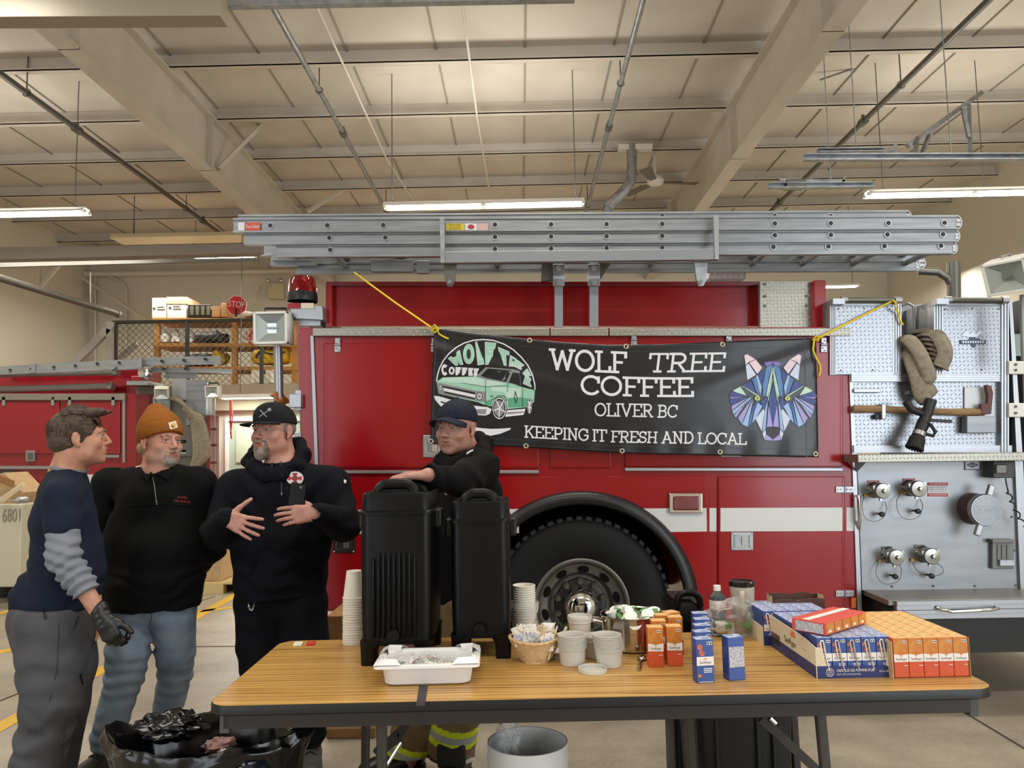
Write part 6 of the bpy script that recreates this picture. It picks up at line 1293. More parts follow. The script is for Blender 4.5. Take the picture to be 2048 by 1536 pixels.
def dispenser(px0, px1, pyb, ptop, phand, lab, dep=.4, vents=True, hx=None):
 a, b = atz(px0, pyb, TZ), atz(px1, pyb, TZ); w = b.x - a.x; cx_ = (a.x + b.x) / 2; y0 = (a.y + b.y) / 2; cy_ = y0 + dep / 2
 zt = at((px0 + px1) / 2, ptop, y0).z; zh = at((px0 + px1) / 2, phand, y0 + .04).z; zl = zt - .075
 t = thing('beverage_dispenser', lab, 'drink dispenser', (cx_, cy_, TZ))
 bd = MB(); zb = TZ + .075
 bd.ring([rr2(cx_, cy_, w * .96, dep * .97, .03, zb), rr2(cx_, cy_, w * .98, dep * .98, .03, zb + .1), rr2(cx_, cy_, w, dep, .035, zl - .02), rr2(cx_, cy_, w * .98, dep * .98, .03, zl)])
 body = bd.build('body', M_cam, t, smooth=40)
 for sx in (-1, 1):
  for sy in (-1, 1):
   f = MB(); fx, fy = cx_ + sx * (w / 2 - .03), cy_ + sy * (dep / 2 - .035)
   f.ring([rr2(fx, fy, .055, .06, .012, TZ), rr2(fx, fy, .06, .065, .014, zb - .02), rr2(fx - sx * .01, fy - sy * .01, .085, .09, .02, zb + .012)]); f.build('foot', M_cam, t, smooth=40)
 ld_ = MB(); ld_.ring([rr2(cx_, cy_, w * 1.035, dep * 1.03, .035, zl - .006), rr2(cx_, cy_, w * 1.035, dep * 1.03, .035, zl + .004), rr2(cx_, cy_, w * .99, dep * .99, .035, zl + .01), rr2(cx_, cy_, w * .97, dep * .97, .035, zt - .008), rr2(cx_, cy_, w * .93, dep * .95, .035, zt), rr2(cx_, cy_, w * .8, dep * .8, .03, zt - .012)])
 lid = ld_.build('lid', M_cam, t, smooth=40)
 hc = Vector((cx_ - .002, y0 + .035, zt - .015)); handle(hc, w * .68, zh - zt + .015, .042, .042).build('handle', M_cam, lid, smooth=50)
 MB().bar(hc + Vector((-w * .3, 0, .012)), hc + Vector((w * .3, 0, .012)), .03, .03).build('handle_base', M_cam, lid, bevel=.006)
 hc2 = Vector((cx_, y0 + dep - .035, zt - .015)); handle(hc2, w * .68, zh - zt, .042, .042).build('handle', M_cam, lid, smooth=50)
 for sx in (-1, 1):
  MB().box((cx_ + sx * (w / 2 + .012), cy_ - .02, zl - .03), (.03, .09, .07)).build('latch_clip', M_black, t, bevel=.008)
 if vents:
  n = 9; vt = at((px0 + px1) / 2, 1104, y0).z; vb = at(0, 1288, y0).z
  for k in range(n):
   x = cx_ - w * .02 + (k - n / 2 + .5) * w * .072; top = vt - (0 if 0 < k < n - 1 else .02)
   MB().tube([(x, y0 + .001, vb), (x, y0 - .006, vb + .02), (x, y0 - .006, top - .02), (x, y0 + .001, top)], .005, 8).build('rib', M_cam, body, smooth=50)
 MB().lathe([(0, .02), (.022, .018), (.026, .005), (.026, -.01), (0, -.01)], (cx_ - w * .02, y0 - .002, TZ + .11), Matrix(((1, 0, 0), (0, 0, -1), (0, 1, 0))), 20).build('vent_plug', M_cam, t, smooth=40)
 return t, Vector((cx_, cy_, zt)), w
D1, D1top, D1w = dispenser(720, 864, 1332, 985, 957, 'taller black insulated drink dispenser with vertical ribs, left of the pair', .36)
D2, D2top, D2w = dispenser(903, 1023, 1319, 1003, 976, 'plain black insulated drink dispenser, right of the pair', .3, vents=False)
# ================================================================== paper cups
M_cup = mat('paper_cup', '#e9e4d6', 0.6)
def cup_mesh(name='paper_cup', up=True):
 h, r0, r1 = .108, .030, .0435; mb = MB()
 pr = [(0, .006), (r0 - .002, .006), (r0 - .001, 0), (r0, 0), (r1 - .001, h - .004), (r1 + .0022, h - .003), (r1 + .0026, h), (r1 + .0008, h + .0015), (r1 - .0016, h - .002), (r0 - .001, .009), (0, .009)]
 if not up: pr = [(r, h + .0015 - z) for r, z in pr]
 mb.lathe(pr, n=40); return mb.build(name, M_cup, None, smooth=40)
c0 = atz(699, 1290, TZ); c0.z = TZ; c0 += Vector((.012, .03, 0))
proto = cup_mesh(up=False); proto.location = c0
tag(proto, 'upturned white paper cup in the tall stack left of the dispensers', 'cup', 'stack of upturned paper cups')
ztop = at(699, 1142, c0.y).z; n = 19; dz = (ztop - .108 - TZ) / (n - 1)
for k in range(1, n):
 copy_tree(proto, c0 + Vector((rnd.uniform(-.0008, .0008), rnd.uniform(-.0008, .0008), dz * k)), (0, 0, rnd.uniform(0, 6)), None if k < n - 1 else 'topmost upturned paper cup of the tall left stack')
c1 = atz(1050, 1287, TZ); c1.z = TZ; pu = cup_mesh(up=True); pu.location = c1; tag(pu, 'upright white paper cup in the wrapped stack beside the wheel', 'cup', 'stack of upright paper cups in a plastic sleeve')
zt1 = at(1050, 1170, c1.y).z; n = 14; dz1 = (zt1 - .108 - TZ) / (n - 1)
for k in range(1, n): copy_tree(pu, c1 + Vector((0, 0, dz1 * k)), (0, 0, rnd.uniform(0, 6)), None if k < n - 1 else 'topmost open paper cup of the wrapped upright stack')
def crump(c, r, z0, z1, amp, seed, n=40, m=14):
 def fn(u, v):
  a = 2 * PI * u; q = amp * (math.sin(7 * a + seed + 5 * v) * .5 + math.sin(13 * a - 9 * v + seed) * .4 + math.sin(23 * v + 5 * a) * .5); rr = r(v) + abs(q); return Vector((c.x + rr * math.cos(a), c.y + rr * math.sin(a), z0 + (z1 - z0) * v + q * .5))
 return MB().grid(fn, n, m)
M_film = bpy.data.materials.new('clear_film'); M_film.use_nodes = True; nt = M_film.node_tree; nt.nodes.clear()
_o = nt.nodes.new('ShaderNodeOutputMaterial'); _m = nt.nodes.new('ShaderNodeMixShader'); _t = nt.nodes.new('ShaderNodeBsdfTransparent'); _g = nt.nodes.new('ShaderNodeBsdfPrincipled'); _f = nt.nodes.new('ShaderNodeLayerWeight'); _f.inputs[0].default_value = .35
_g.inputs['Base Color'].default_value = (.9, .92, .93, 1); _g.inputs['Roughness'].default_value = .12; _r = nt.nodes.new('ShaderNodeMapRange'); _r.inputs[3].default_value = .12; _r.inputs[4].default_value = .75
nt.links.new(_f.outputs['Facing'], _r.inputs[0]); nt.links.new(_r.outputs[0], _m.inputs[0]); nt.links.new(_t.outputs[0], _m.inputs[1]); nt.links.new(_g.outputs[0], _m.inputs[2]); nt.links.new(_m.outputs[0], _o.inputs[0])
tag(crump(c1, lambda v: .041 + .008 * v + (.006 if v > .85 else 0), TZ + .003, TZ + .165, .006, 1).build('plastic_sleeve', M_film, smooth=180, normals=False), 'crumpled clear plastic sleeve round the upright cup stack', 'plastic sleeve')
# ================================================================== candy tray
ta, tb_ = atz(758, 1379, TZ), atz(948, 1375, TZ); tcx = (ta.x + tb_.x) / 2 - .005; tw = .335; td = .225; tcy = ta.y + td / 2 + .01; th = .075
tray = thing('candy_tray', 'white plastic tray of wrapped candy canes at the front of the table', 'tray', (tcx, tcy, TZ)); M_tray = mat('tray_white', '#ecebea', 0.3)
TR2 = Matrix.Rotation(math.radians(2), 3, 'Z')
def rrT(w, d, r, z, lift=0.0):
 out = []
 for p in rr2(0, 0, w, d, r, 0): out.append(Vector((tcx, tcy, TZ + z)) + TR2 @ Vector((p.x, p.y, 0)))
 return out
tm = MB(); tm.ring([rrT(tw - .07, td - .07, .03, 0), rrT(tw - .05, td - .05, .035, .006), rrT(tw - .035, td - .035, .04, .05), rrT(tw - .03, td - .03, .04, th - .004), rrT(tw - .012, td - .012, .03, th), rrT(tw + .012, td + .012, .02, th - .004), rrT(tw + .014, td + .014, .02, th - .012), rrT(tw + .008, td + .008, .02, th - .012), rrT(tw - .02, td - .02, .03, th - .008), rrT(tw - .04, td - .04, .04, th - .008), rrT(tw - .045, td - .045, .035, .05), rrT(tw - .06, td - .06, .03, .01), rrT(tw - .08, td - .08, .03, .004)], cap0=True, cap1=True)
tm.build('tray_body', M_tray, tray, smooth=40)
for sx in (-1, 1):
 for sy in (-1, 1):
  f = MB(); o = lambda x, y, z: Vector((tcx, tcy, TZ)) + TR2 @ Vector((sx * x, sy * y, z))
  f.add([o(tw / 2 + .005, td / 2 + .004, th), o(tw / 2 - .085, td / 2 + .004, th), o(tw / 2 - .065, td / 2 - .02, th + .014), o(tw / 2 - .02, td / 2 - .02, th + .016), o(tw / 2 - .02, td / 2 - .065, th + .014), o(tw / 2 + .005, td / 2 - .085, th), o(tw / 2 - .022, td / 2 - .022, th - .01), o(tw / 2 - .06, td / 2 - .022, th - .006), o(tw / 2 - .022, td / 2 - .06, th - .006)], [(0, 1, 2, 3), (0, 3, 4, 5), (2, 7, 6, 3), (3, 6, 8, 4)])
  f.build('corner_ledge', M_tray, tray, smooth=60)
CM = [mat('candy_white', '#f1ece4', 0.25), mat('candy_red', '#c9252c', 0.25), mat('candy_green', '#2f9a45', 0.25)]
def cane(first, second):
 mb = MB(); P = [(0, 0), (0, .035), (.001, .042), (.005, .047), (.011, .047), (.015, .042), (.015, .037)]
 P = spline([Vector((x, y, 0)) for x, y in P], 4); n = 10; o = len(mb.v)
 rings = []; x = None
 for i, p in enumerate(P):
  t = (P[min(i + 1, len(P) - 1)] - P[max(i - 1, 0)]).normalized(); y = Vector((0, 0, 1)); xx = t.cross(y)
  rings.append([p + (xx * math.cos(2 * PI * j / n + i * .55) + y * math.sin(2 * PI * j / n + i * .55)) * .0034 for j in range(n)])
 for i in range(len(rings) - 1):
  for j in range(n):
   k = (j + 1) % n; mi = 0 if j % 5 in (0, 1, 2) else (first if j < 5 else second)
   mb.add([rings[i][j], rings[i][k], rings[i + 1][k], rings[i + 1][j]], [(0, 1, 2, 3)], mi)
 return mb
def cane_thing(f, s, lab):
 t = thing('candy_cane', lab, 'candy', (0, 0, 0), 'wrapped candy canes in the tray'); cane(f, s).build('cane', CM, t, smooth=60, normals=False)
 w_ = MB(); w_.grid(lambda u, v: Vector((-.006 + .026 * u, -.006 + .06 * v, .0042 * math.sin(PI * u) + .0008 * math.sin(23 * v + 11 * u))), 6, 8); w_.grid(lambda u, v: Vector((-.006 + .026 * u, -.006 + .06 * v, -.0042 * math.sin(PI * u))), 6, 8)
 w_.build('clear_wrapper', M_film, t, smooth=180, normals=False); return t
protos = [cane_thing(1, 1, 'red and white striped candy cane in clear wrap in the tray'), cane_thing(1, 2, 'red and green striped candy cane in clear wrap in the tray'), cane_thing(2, 2, 'green and white striped candy cane in clear wrap in the tray')]
rc = random.Random(11)
for k in range(66):
 u, v = rc.uniform(-.115, .105), rc.uniform(-.062, .062); lay = k // 24
 if u > .06 and lay > 0: u -= .08
 p = Vector((tcx, tcy, TZ)) + TR2 @ Vector((u, v, .026 + .013 * lay + (.012 if -.1 < u < .02 else 0)))
 r_ = (rc.uniform(-.2, .2), rc.uniform(-.2, .2), rc.uniform(0, 6.28)); q = protos[k % 3]; p = p - Euler(r_).to_matrix() @ Vector((.005, .024, 0))
 if k < 3: q.location = p; q.rotation_euler = r_
 else: copy_tree(q, p, r_)
# ================================================================== sugar packets, basket, stirrers
for x, y, m, lab in ((596, 1289, mat('packet_white', '#efe9e2', 0.5), 'white sugar packet lying on the table left of the cup stack'), (622, 1288, mat('packet_red', '#c22b22', 0.4), 'red sweetener packet lying beside the white one')):
 p = atz(x, y, TZ); t = thing('sugar_packet', lab, 'packet', p); R = Matrix.Rotation(.15, 3, 'Z'); b = MB().box(p + Vector((0, 0, .003)), (.034, .058, .004), R).build('packet_body', m, t, bevel=.0018)
 mb = MB(); add_text(mb, 'sugar' if y == 1289 else 'Swt', p + Vector((0, 0, .0056)), .012, R, 0, width=.024); mb.build('lettering', mat('print_blue', '#3b4a86', 0.5) if y == 1289 else M_lwht, t)
bk = atz(1072, 1328, TZ); bk += Vector((0, .05, 0)); bk.z = TZ; basket = thing('wicker_basket', 'small oval wicker basket of packets and stir sticks', 'basket', bk); M_wick = mat('wicker', '#d9b98c', 0.6, var=('#c8a574', 60, 3))
bw = MB(); NB = 44
for lay in range(13):
 v = lay / 12; rx, ry = .052 + .04 * v, .042 + .03 * v; z = .004 + .072 * v
 bw.tube([bk + Vector((rx * math.cos(2 * PI * i / NB) * (1 + .02 * (-1) ** (i + lay)), ry * math.sin(2 * PI * i / NB) * (1 + .02 * (-1) ** (i + lay)), z)) for i in range(NB)], .0036, 6, close=True)
bw.build('woven_wall', M_wick, basket, smooth=60); MB().cyl(bk, bk + Vector((0, 0, .006)), .05, n=30).build('base', M_wick, basket)
rm = MB()
for ph in (0, PI): rm.tube([bk + Vector(((.094 + .003 * math.sin(12 * a + ph)) * math.cos(a), (.074 + .003 * math.sin(12 * a + ph)) * math.sin(a), .08 + .006 * math.cos(2 * a) + .003 * math.cos(12 * a + ph))) for a in [2 * PI * i / 72 for i in range(72)]], .004, 6, close=True)
rm.build('braided_rim', M_wick, basket, smooth=60)
M_pk = mat('packet_print', '#eef0f4', 0.5, var=('#8f9cc0', 90, 2)); M_stk = mat('stick_wood', '#dcc8a0', 0.6)
kp = []
pt = thing('sugar_packet', 'small white sugar packet standing in the wicker basket', 'packet', (0, 0, 0), 'sugar packets in the basket'); MB().box((0, 0, .03), (.046, .004, .06)).build('packet_body', mat('packet_white', '#efe9e2', 0.5), pt, bevel=.0015); MB().box((0, -.0024, .032), (.036, .0006, .03)).build('packet_print', M_pk, pt)
for k in range(26):
 a = Vector((bk.x - .06 + .066 * rc.random() + (.05 if k % 4 == 0 else 0), bk.y + rc.uniform(-.05, .045), TZ + .05 + rc.uniform(-.012, .026))); r_ = (rc.uniform(-.35, .45), rc.uniform(-.6, .35), rc.uniform(-.5, .5))
 if k == 0: pt.location = a; pt.rotation_euler = r_
 else: copy_tree(pt, a, r_)
sk = MB().box((0, 0, .055), (.005, .0018, .12)).build('stir_stick', M_stk); tag(sk, 'thin wooden stir stick standing in the wicker basket', 'stir stick', 'stir sticks in the basket')
for k in range(34):
 a = Vector((bk.x + rc.uniform(-.045, .06), bk.y + rc.uniform(-.05, .03), TZ + .02)); r_ = (rc.uniform(-.2, .3), (.35 + rc.uniform(-.2, .3)) if k % 3 else rc.uniform(-.6, -.1), rc.uniform(-.6, .6))
 if k == 0: sk.location = a; sk.rotation_euler = r_
 else: copy_tree(sk, a, r_)
# ================================================================== deli containers
M_del = mat('deli_plastic', '#e6e3d8', 0.3, trans=0.25, ior=1.2)
def deli(name, lab, grp=None):
 h = .062; r0, r1 = .043, .05; o = MB().lathe([(0, .003), (r0 - .003, .003), (r0 - .002, 0), (r0, .001), (r1 - .002, h - .006), (r1 - .001, h - .004), (r1 + .0026, h - .003), (r1 + .0026, h), (r1 - .0012, h), (r1 - .0035, h - .007), (r0 - .0015, .005), (0, .005)], n=44).build(name, M_del, None, smooth=40)
 return tag(o, lab, 'container', grp)
def stack(px, pyb, n, pyt, lab, grp, tilt=0.0, toplab=None):
 b = atz(px, pyb, TZ) + Vector((0, .045, 0)); b.z = TZ + .0005; zt = at(px, pyt, b.y).z; dz = (zt - .062 - TZ) / max(1, n - 1); o = deli('deli_container', lab, grp); o.location = b
 for k in range(1, n): copy_tree(o, b + Vector((tilt * k * dz, 0, dz * k)), (0, 0, k), toplab if k == n - 1 else None)
stack(1147, 1335, 9, 1268, 'frosted deli tub in the left stack before the lidded tub', 'left stack of deli tubs', 0.0, 'topmost frosted deli tub of the left stack')
stack(1222, 1338, 9, 1268, 'frosted deli tub in the right leaning stack beside the pot', 'right stack of deli tubs', -.16, 'topmost frosted deli tub of the right leaning stack')
stack(1196, 1320, 5, 1270, 'frosted deli tub in the short stack half behind the right stack', 'rear stack of deli tubs')
def lid_prof(r): return [(0, .004), (r * .8, .004), (r * .84, .0015), (r * .9, .002), (r * .92, .009), (r * .98, .0095), (r, .007), (r * 1.0, 0), (r * .97, 0), (r * .96, .006), (r * .9, 0), (0, 0)]
lp = atz(1185, 1343, TZ) + Vector((0, .0, 0)); lp.z = TZ + .0005; tag(MB().lathe([(r, z * 1.5) for r, z in lid_prof(.05)], lp, n=44).build('plastic_lid', M_del, smooth=40), 'loose frosted lid lying at the front of the deli tubs', 'lid')
for k, dz in enumerate((0, .011)):
 lp = atz(1118, 1311, TZ); lp.z = TZ + .0005 + dz; tag(MB().lathe(lid_prof(.05), lp, n=44).build('plastic_lid', M_del, smooth=40), ('lower', 'upper')[k] + ' frosted lid lying behind the wicker basket, half hidden', 'lid')
lb = atz(1161, 1296, TZ); lb.z = TZ + .0005; t = thing('lidded_tub', 'tall frosted tub with its lid on, behind the left deli stack', 'container', lb); zt = at(1161, 1238, lb.y).z - TZ
MB().lathe([(0, 0), (.036, 0), (.044, zt - .01), (.047, zt - .01), (.047, zt), (0, zt)], lb, n=40).build('tub_body', mat('tub_cream', '#e3dac6', 0.35), t, smooth=40); MB().lathe([(r, z * 1.4 + zt) for r, z in lid_prof(.0485)], lb, n=40).build('tub_lid', M_del, t, smooth=40)
# ================================================================== pot
pc = atz(1266, 1283, TZ); pc.z = TZ; pc.y = 3.08; pc.x = at(1266, 1240, 3.08).x; pr_, ph_ = .125, .125; pot = thing('stock_pot', 'stainless steel pot filled with white pieces and green leaves', 'pot', pc)
M_ss = mat('stainless', '#c2bdb4', 0.16, 1.0)
MB().lathe([(0, 0), (pr_ * .9, 0), (pr_ * .96, .006), (pr_ * .97, .07), (pr_ * .985, .072), (pr_ * .985, ph_ - .004), (pr_ * 1.03, ph_), (pr_ * 1.03, ph_ + .004), (pr_ * .97, ph_), (pr_ * .96, .01), (0, .008)], pc, n=64).build('pot_body', M_ss, pot, smooth=40)
for s in (-1, 1):
 b = pc + Vector((s * pr_, 0, ph_ - .025)); MB().tube(spline([b + Vector((-s * .002, -.03, 0)), b + Vector((s * .032, -.026, .006)), b + Vector((s * .04, 0, .01)), b + Vector((s * .032, .026, .006)), b + Vector((-s * .002, .03, 0))], 6), .008, 10).build('handle', M_ss, pot, smooth=60)
cm = MB().lathe([(0, .0), (.017, 0), (.021, .024), (.024, .025), (.024, .027), (0, .0275)], n=24).build('creamer_cup', mat('creamer_white', '#f0eee4', 0.35), smooth=40); tag(cm, 'small round white creamer cup heaped in the steel pot', 'creamer', 'creamer cups in the pot')
for k in range(26):
 a = rc.uniform(0, 6.28); r = .095 * math.sqrt(rc.random()); p = pc + Vector((r * math.cos(a), r * math.sin(a), .085 + rc.uniform(0, .03) + .012 * (1 - r / .1))); r_ = (rc.uniform(-1.3, 1.3), rc.uniform(-1, 1), rc.uniform(0, 6))
 if k == 0: cm.location = p; cm.rotation_euler = r_
 else: copy_tree(cm, p, r_)
gl = MB().grid(lambda u, v: Vector((.055 * (u - .5), .03 * (v - .5) * math.sin(PI * (.1 + .8 * u)), .012 * math.sin(PI * u) - .01 * abs(v - .5))), 8, 4).build('tea_bag_wrapper', mat('leaf_green', '#4f8a3e', 0.4), smooth=180, solid=.0008, normals=False); tag(gl, 'green curled wrapper among the white creamers in the pot', 'wrapper', 'green wrappers in the pot')
for k in range(12):
 a = rc.uniform(0, 6.28); r = .085 * math.sqrt(rc.random()); p = pc + Vector((r * math.cos(a), r * math.sin(a), .118 + rc.uniform(0, .015))); r_ = (rc.uniform(-.5, .5), rc.uniform(-.7, .7), rc.uniform(0, 6))
 if k == 0: gl.location = p; gl.rotation_euler = r_
 else: copy_tree(gl, p, r_)
# spoon
s0, s1 = atz(1284, 1320, TZ), atz(1275, 1353, TZ); sp = thing('spoon', 'steel spoon lying left of the orange juice cartons', 'spoon', s0); d = (s1 - s0).normalized()
MB().sphere(s0 + Vector((0, 0, .008)), (.018, .026, .008), 16, 8, R=frame((0, 0, 1), Vector((-d.y, d.x, 0)))).build('bowl', M_ss, sp, smooth=60)
MB().tube([s0 + d * .024 + Vector((0, 0, .008)), s0 + d * .05 + Vector((0, 0, .012)), s0 + d * .1 + Vector((0, 0, .008)), s0 + d * .145 + Vector((0, 0, .004))], [.004, .004, .007, .006], 10, flat=.4, up=(-d.y, d.x, 0)).build('handle', M_ss, sp, smooth=60)
# ================================================================== juice cartons
M_or = mat('carton_orange', '#cf5530', 0.4); M_go = mat('carton_gold', '#d2913f', 0.4, var=('#c8702a', 45, 4)); M_bl = mat('carton_blue', '#3d5a9e', 0.4); M_bt = mat('carton_blue_top', '#5c76b4', 0.4, var=('#d7dcea', 55, 2)); M_gt = mat('carton_gold_top', '#d9a45a', 0.45, var=('#f0cf92', 60, 3))
M_cw = mat('carton_white', '#efece6', 0.45); M_ck = mat('carton_ink', '#3a3632', 0.5); M_sun = mat('carton_sun', '#e08a2a', 0.5); M_ap = mat('carton_fruit', '#b5303a', 0.4, var=('#d98a6a', 70, 3)); M_dk = mat('carton_navy', '#2b4383', 0.4)
JW, JD, JH = .0495, .052, .127
def carton(kind, lab, grp, w=JW, d=JD, h=JH):
 t = thing('juice_carton', lab, 'juice carton', (0, 0, 0), grp)
 mb = MB().box((0, 0, h / 2), (w - .001, d - .001, h), None, 0); mb.m = [0, 1, 0, 2, 0, 2]      # bottom, top, front, right, back, left
 mb.build('carton_body', ([M_or, M_gt, M_or] if kind == 'o' else [M_bl, M_bt, M_dk]), t, bevel=.0025)
 y = -d / 2 - .0006; f = MB()
 def fq(x0, z0, x1, z1, mi, e=0.0): f.add([(x0 * w, y - e, z0 * h), (x1 * w, y - e, z0 * h), (x1 * w, y - e, z1 * h), (x0 * w, y - e, z1 * h)], [(0, 1, 2, 3)], mi)
 if kind == 'o':
  fq(-.48, .6, .48, .99, 1); fq(-.48, .4, .48, .6, 2); f.add([(-.48 * w, y - .0002, .6 * h), (0, y - .0002, .57 * h), (.48 * w, y - .0002, .6 * h), (.48 * w, y - .0002, .615 * h), (-.48 * w, y - .0002, .615 * h)], [(0, 1, 2, 3, 4)], 1)
  fq(.08, .87, .4, .93, 2, .0003); fq(.1, .885, .22, .915, 3, .0005); fq(.26, .885, .38, .915, 3, .0005); fq(.15, .3, .42, .315, 2, .0003); fq(-.3, .1, -.18, .13, 1, .0003)
 else:
  fq(-.48, .4, .48, .6, 2); fq(.12, .87, .42, .94, 2, .0003); fq(.15, .885, .25, .925, 3, .0005); fq(.29, .885, .39, .925, 3, .0005)
  f.add([(w * (-.18 + .17 * math.cos(a) - .25 * q), y - .0003, h * (.68 + .09 * q * 1.2 + .075 * math.sin(a) * .9)) for q in (0,) for a in [i * PI / 6 for i in range(12)]], [tuple(range(12))], 5)
  f.add([(w * (-.28 + .16 * math.cos(a)), y - .0004, h * (.82 + .07 * math.sin(a))) for a in [i * PI / 6 for i in range(12)]], [tuple(range(12))], 5)
  for z in (.32, .28, .24): fq(-.1, z, .36, z + .02, 2, .0003)
  fq(-.42, .14, -.24, .2, 4, .0003); fq(-.38, .02, .42, .035, 2, .0003)
 sun = [(0.1 * w * math.cos(a), y - .0005, h * (.535 + .035 * math.sin(a))) for a in [PI * i / 8 for i in range(9)]]; sun2 = [(.05 * w * math.cos(a), y - .0005, h * (.535 + .018 * math.sin(a))) for a in [PI * i / 8 for i in range(8, -1, -1)]]; f.add(sun + sun2, [tuple(range(18))], 4)
 v, fa = text_mesh('SunRype', h * .085); f.add([Vector((q.x * .95, y - .0005, h * .47 + q.y)) for q in v], fa, 3)
 f.build('carton_print', [M_or, M_go, M_cw, M_ck, M_sun, M_ap], t, normals=False); return t
CO = carton('o', 'orange juice carton standing upright, front one of the left pair column', None, .056, .05, .137); CO.location = (0, 0, 0)
def stand(proto, px, pyb, rz, lab, grp=None, first=False):
 p = atz(px, pyb, TZ); p.z = TZ; p += Matrix.Rotation(rz, 3, 'Z') @ Vector((0, .026, 0))
 if first: proto.location = p; proto.rotation_euler = (0, 0, rz); proto['label'] = lab; return proto
 return copy_tree(proto, p, (0, 0, rz), lab, grp)
stand(CO, 1313, 1335, -.04, 'orange juice carton, front of the left column beside the spoon', None, True)
stand(CO, 1351, 1333, -.04, 'orange juice carton, front of the right column beside the blue cartons')
for px, pyb, lab in ((1320, 1319, 'orange juice carton, second in the left column from the front'), (1328, 1305, 'orange juice carton, last in the left column next to the pot'), (1353, 1310, 'orange juice carton, second in the right orange column')): stand(CO, px, pyb, -.04, lab)
stand(CO, 1352, 1298, .5, 'orange juice carton turned sideways, last in the right orange column')
CB = carton('b', 'blue juice carton', None, .06, .045, .14)
stand(CB, 1413, 1367, .12, 'blue juice carton at the very front of the table, apples on its face', None, True)
for px, pyb, rz, lab in ((1411, 1349, .12, 'blue juice carton second in the blue column'), (1410, 1333, .05, 'blue juice carton third in the blue column'), (1409, 1318, .0, 'blue juice carton fourth in the blue column'), (1404, 1303, -.05, 'blue juice carton last in the blue column by the water bottle')): stand(CB, px, pyb, rz, lab)
cb_ = stand(CB, 1461, 1353, PI + .22, 'blue juice carton turned to show its nutrition panel, standing alone')
mb = MB(); mb.box((0, .0232, .076), (.054, .0008, .066)); mb.build('nutrition_panel', mat('nutrition_white', '#dcdde2', 0.5, var=('#8c8fa0', 120, 2, (1, 1, 4))), None, normals=False).parent = cb_
# ---- cases
def case_rows(proto, x0, y0, nx, ny, labf, group, first, z=TZ + .003, straw=False):
 for j in range(ny):
  for i in range(nx):
   p = Vector((x0 + JW * (i + .5), y0 + JD * (j + .5), z))
   q = TR @ (p - Vector((x0, y0, 0))) + Vector((x0, y0, 0)); q.z = z
   if i == 0 and j == 0 and first: proto.location = q; proto.rotation_euler = (0, 0, TA); o = proto; o['label'] = labf(j)
   else: o = copy_tree(proto, q, (0, 0, TA), labf(j), group)
   if straw and j == 0 and i < 5:
    s = MB(); y = -JD / 2 - .004; s.tube([(-.014, y, .112), (-.012, y - .001, .118), (-.006, y - .001, .118), (-.003, y, .112), (.004, y, .06), (.012, y, .022)], .0026, 6); s.tube([(-.014, y, .112), (-.01, y, .085), (-.006, y, .06)], .0026, 6); so = s.build('straw', mat('straw_white', '#f4f1ec', 0.3), None, smooth=60, normals=False); so.parent = o
of = atz(1790, 1358, TZ); CO2 = carton('o', 'x', 'orange cartons packed in the case')
case_rows(CO2, of.x, of.y, 5, 8, lambda j: 'orange juice carton packed in the open case at the table right end' if j else 'orange juice carton in the front row of the orange case', 'orange cartons packed in the case', True)
def wallq(name, pts, m, par, th=.003):
 return MB().prism([Vector(p) for p in pts], th if isinstance(th, Vector) else Vector(th) if not isinstance(th, (int, float)) else (0, 0, th)).build(name, m, par)
oc = thing('carton_case', 'brown card case holding orange juice cartons at the table right end', 'case', of)
ex, ey = TR @ Vector((1, 0, 0)), TR @ Vector((0, 1, 0)); W5, D8 = JW * 5, JD * 8
def O3(x, y, z, o=of): return Vector((o.x, o.y, TZ + z)) + ex * x + ey * y
wallq('case_base', [O3(-.004, -.002, 0), O3(W5 + .004, -.002, 0), O3(W5 + .004, D8 + .004, 0), O3(-.004, D8 + .004, 0)], M_card, oc, .002)
wallq('side_wall', [O3(W5 + .001, -.002, 0), O3(W5 + .001, D8, 0), O3(W5 + .001, D8, .13), O3(W5 + .001, -.002, .128)], M_card, oc, ex * .003)
wallq('side_wall', [O3(-.008, -.005, 0), O3(-.008, D8, 0), O3(-.008, D8, .12), O3(-.008, -.005, .12)], M_lcard, oc, ex * .003)
wallq('side_wall', [O3(0, D8 + .001, 0), O3(W5, D8 + .001, 0), O3(W5, D8 + .001, .1), O3(0, D8 + .001, .1)], M_card, oc, ey * .003)
bf = atz(1634, 1357, TZ) + Vector((.006, .004, 0)); CB2 = carton('b', 'x', 'blue cartons packed in the tray')
case_rows(CB2, bf.x, bf.y, 5, 8, lambda j: 'blue juice carton packed in the printed tray under the red pack' if j else 'blue juice carton with a white straw in the tray front row', 'blue cartons packed in the tray', True, straw=True)
bt = thing('carton_tray', 'blue and cream printed card tray of blue juice cartons', 'case', bf); M_tn = mat('tray_navy', '#27336b', 0.5); M_tc = mat('tray_cream', '#d9ccb2', 0.6)
def B3(x, y, z): return O3(x, y, z, bf)
D8b = D8 + .01
wallq('tray_base', [B3(-.004, -.004, 0), B3(W5 + .004, -.004, 0), B3(W5 + .004, D8b, 0), B3(-.004, D8b, 0)], M_tc, bt, .002)
fl = wallq('front_lip', [B3(-.005, -.006, 0), B3(W5 + .005, -.006, 0), B3(W5 + .005, -.006, .036), B3(-.005, -.006, .04)], M_tn, bt, ey * .003)
RT = Matrix((ex, Vector((0, 0, 1)), -ey)).transposed()
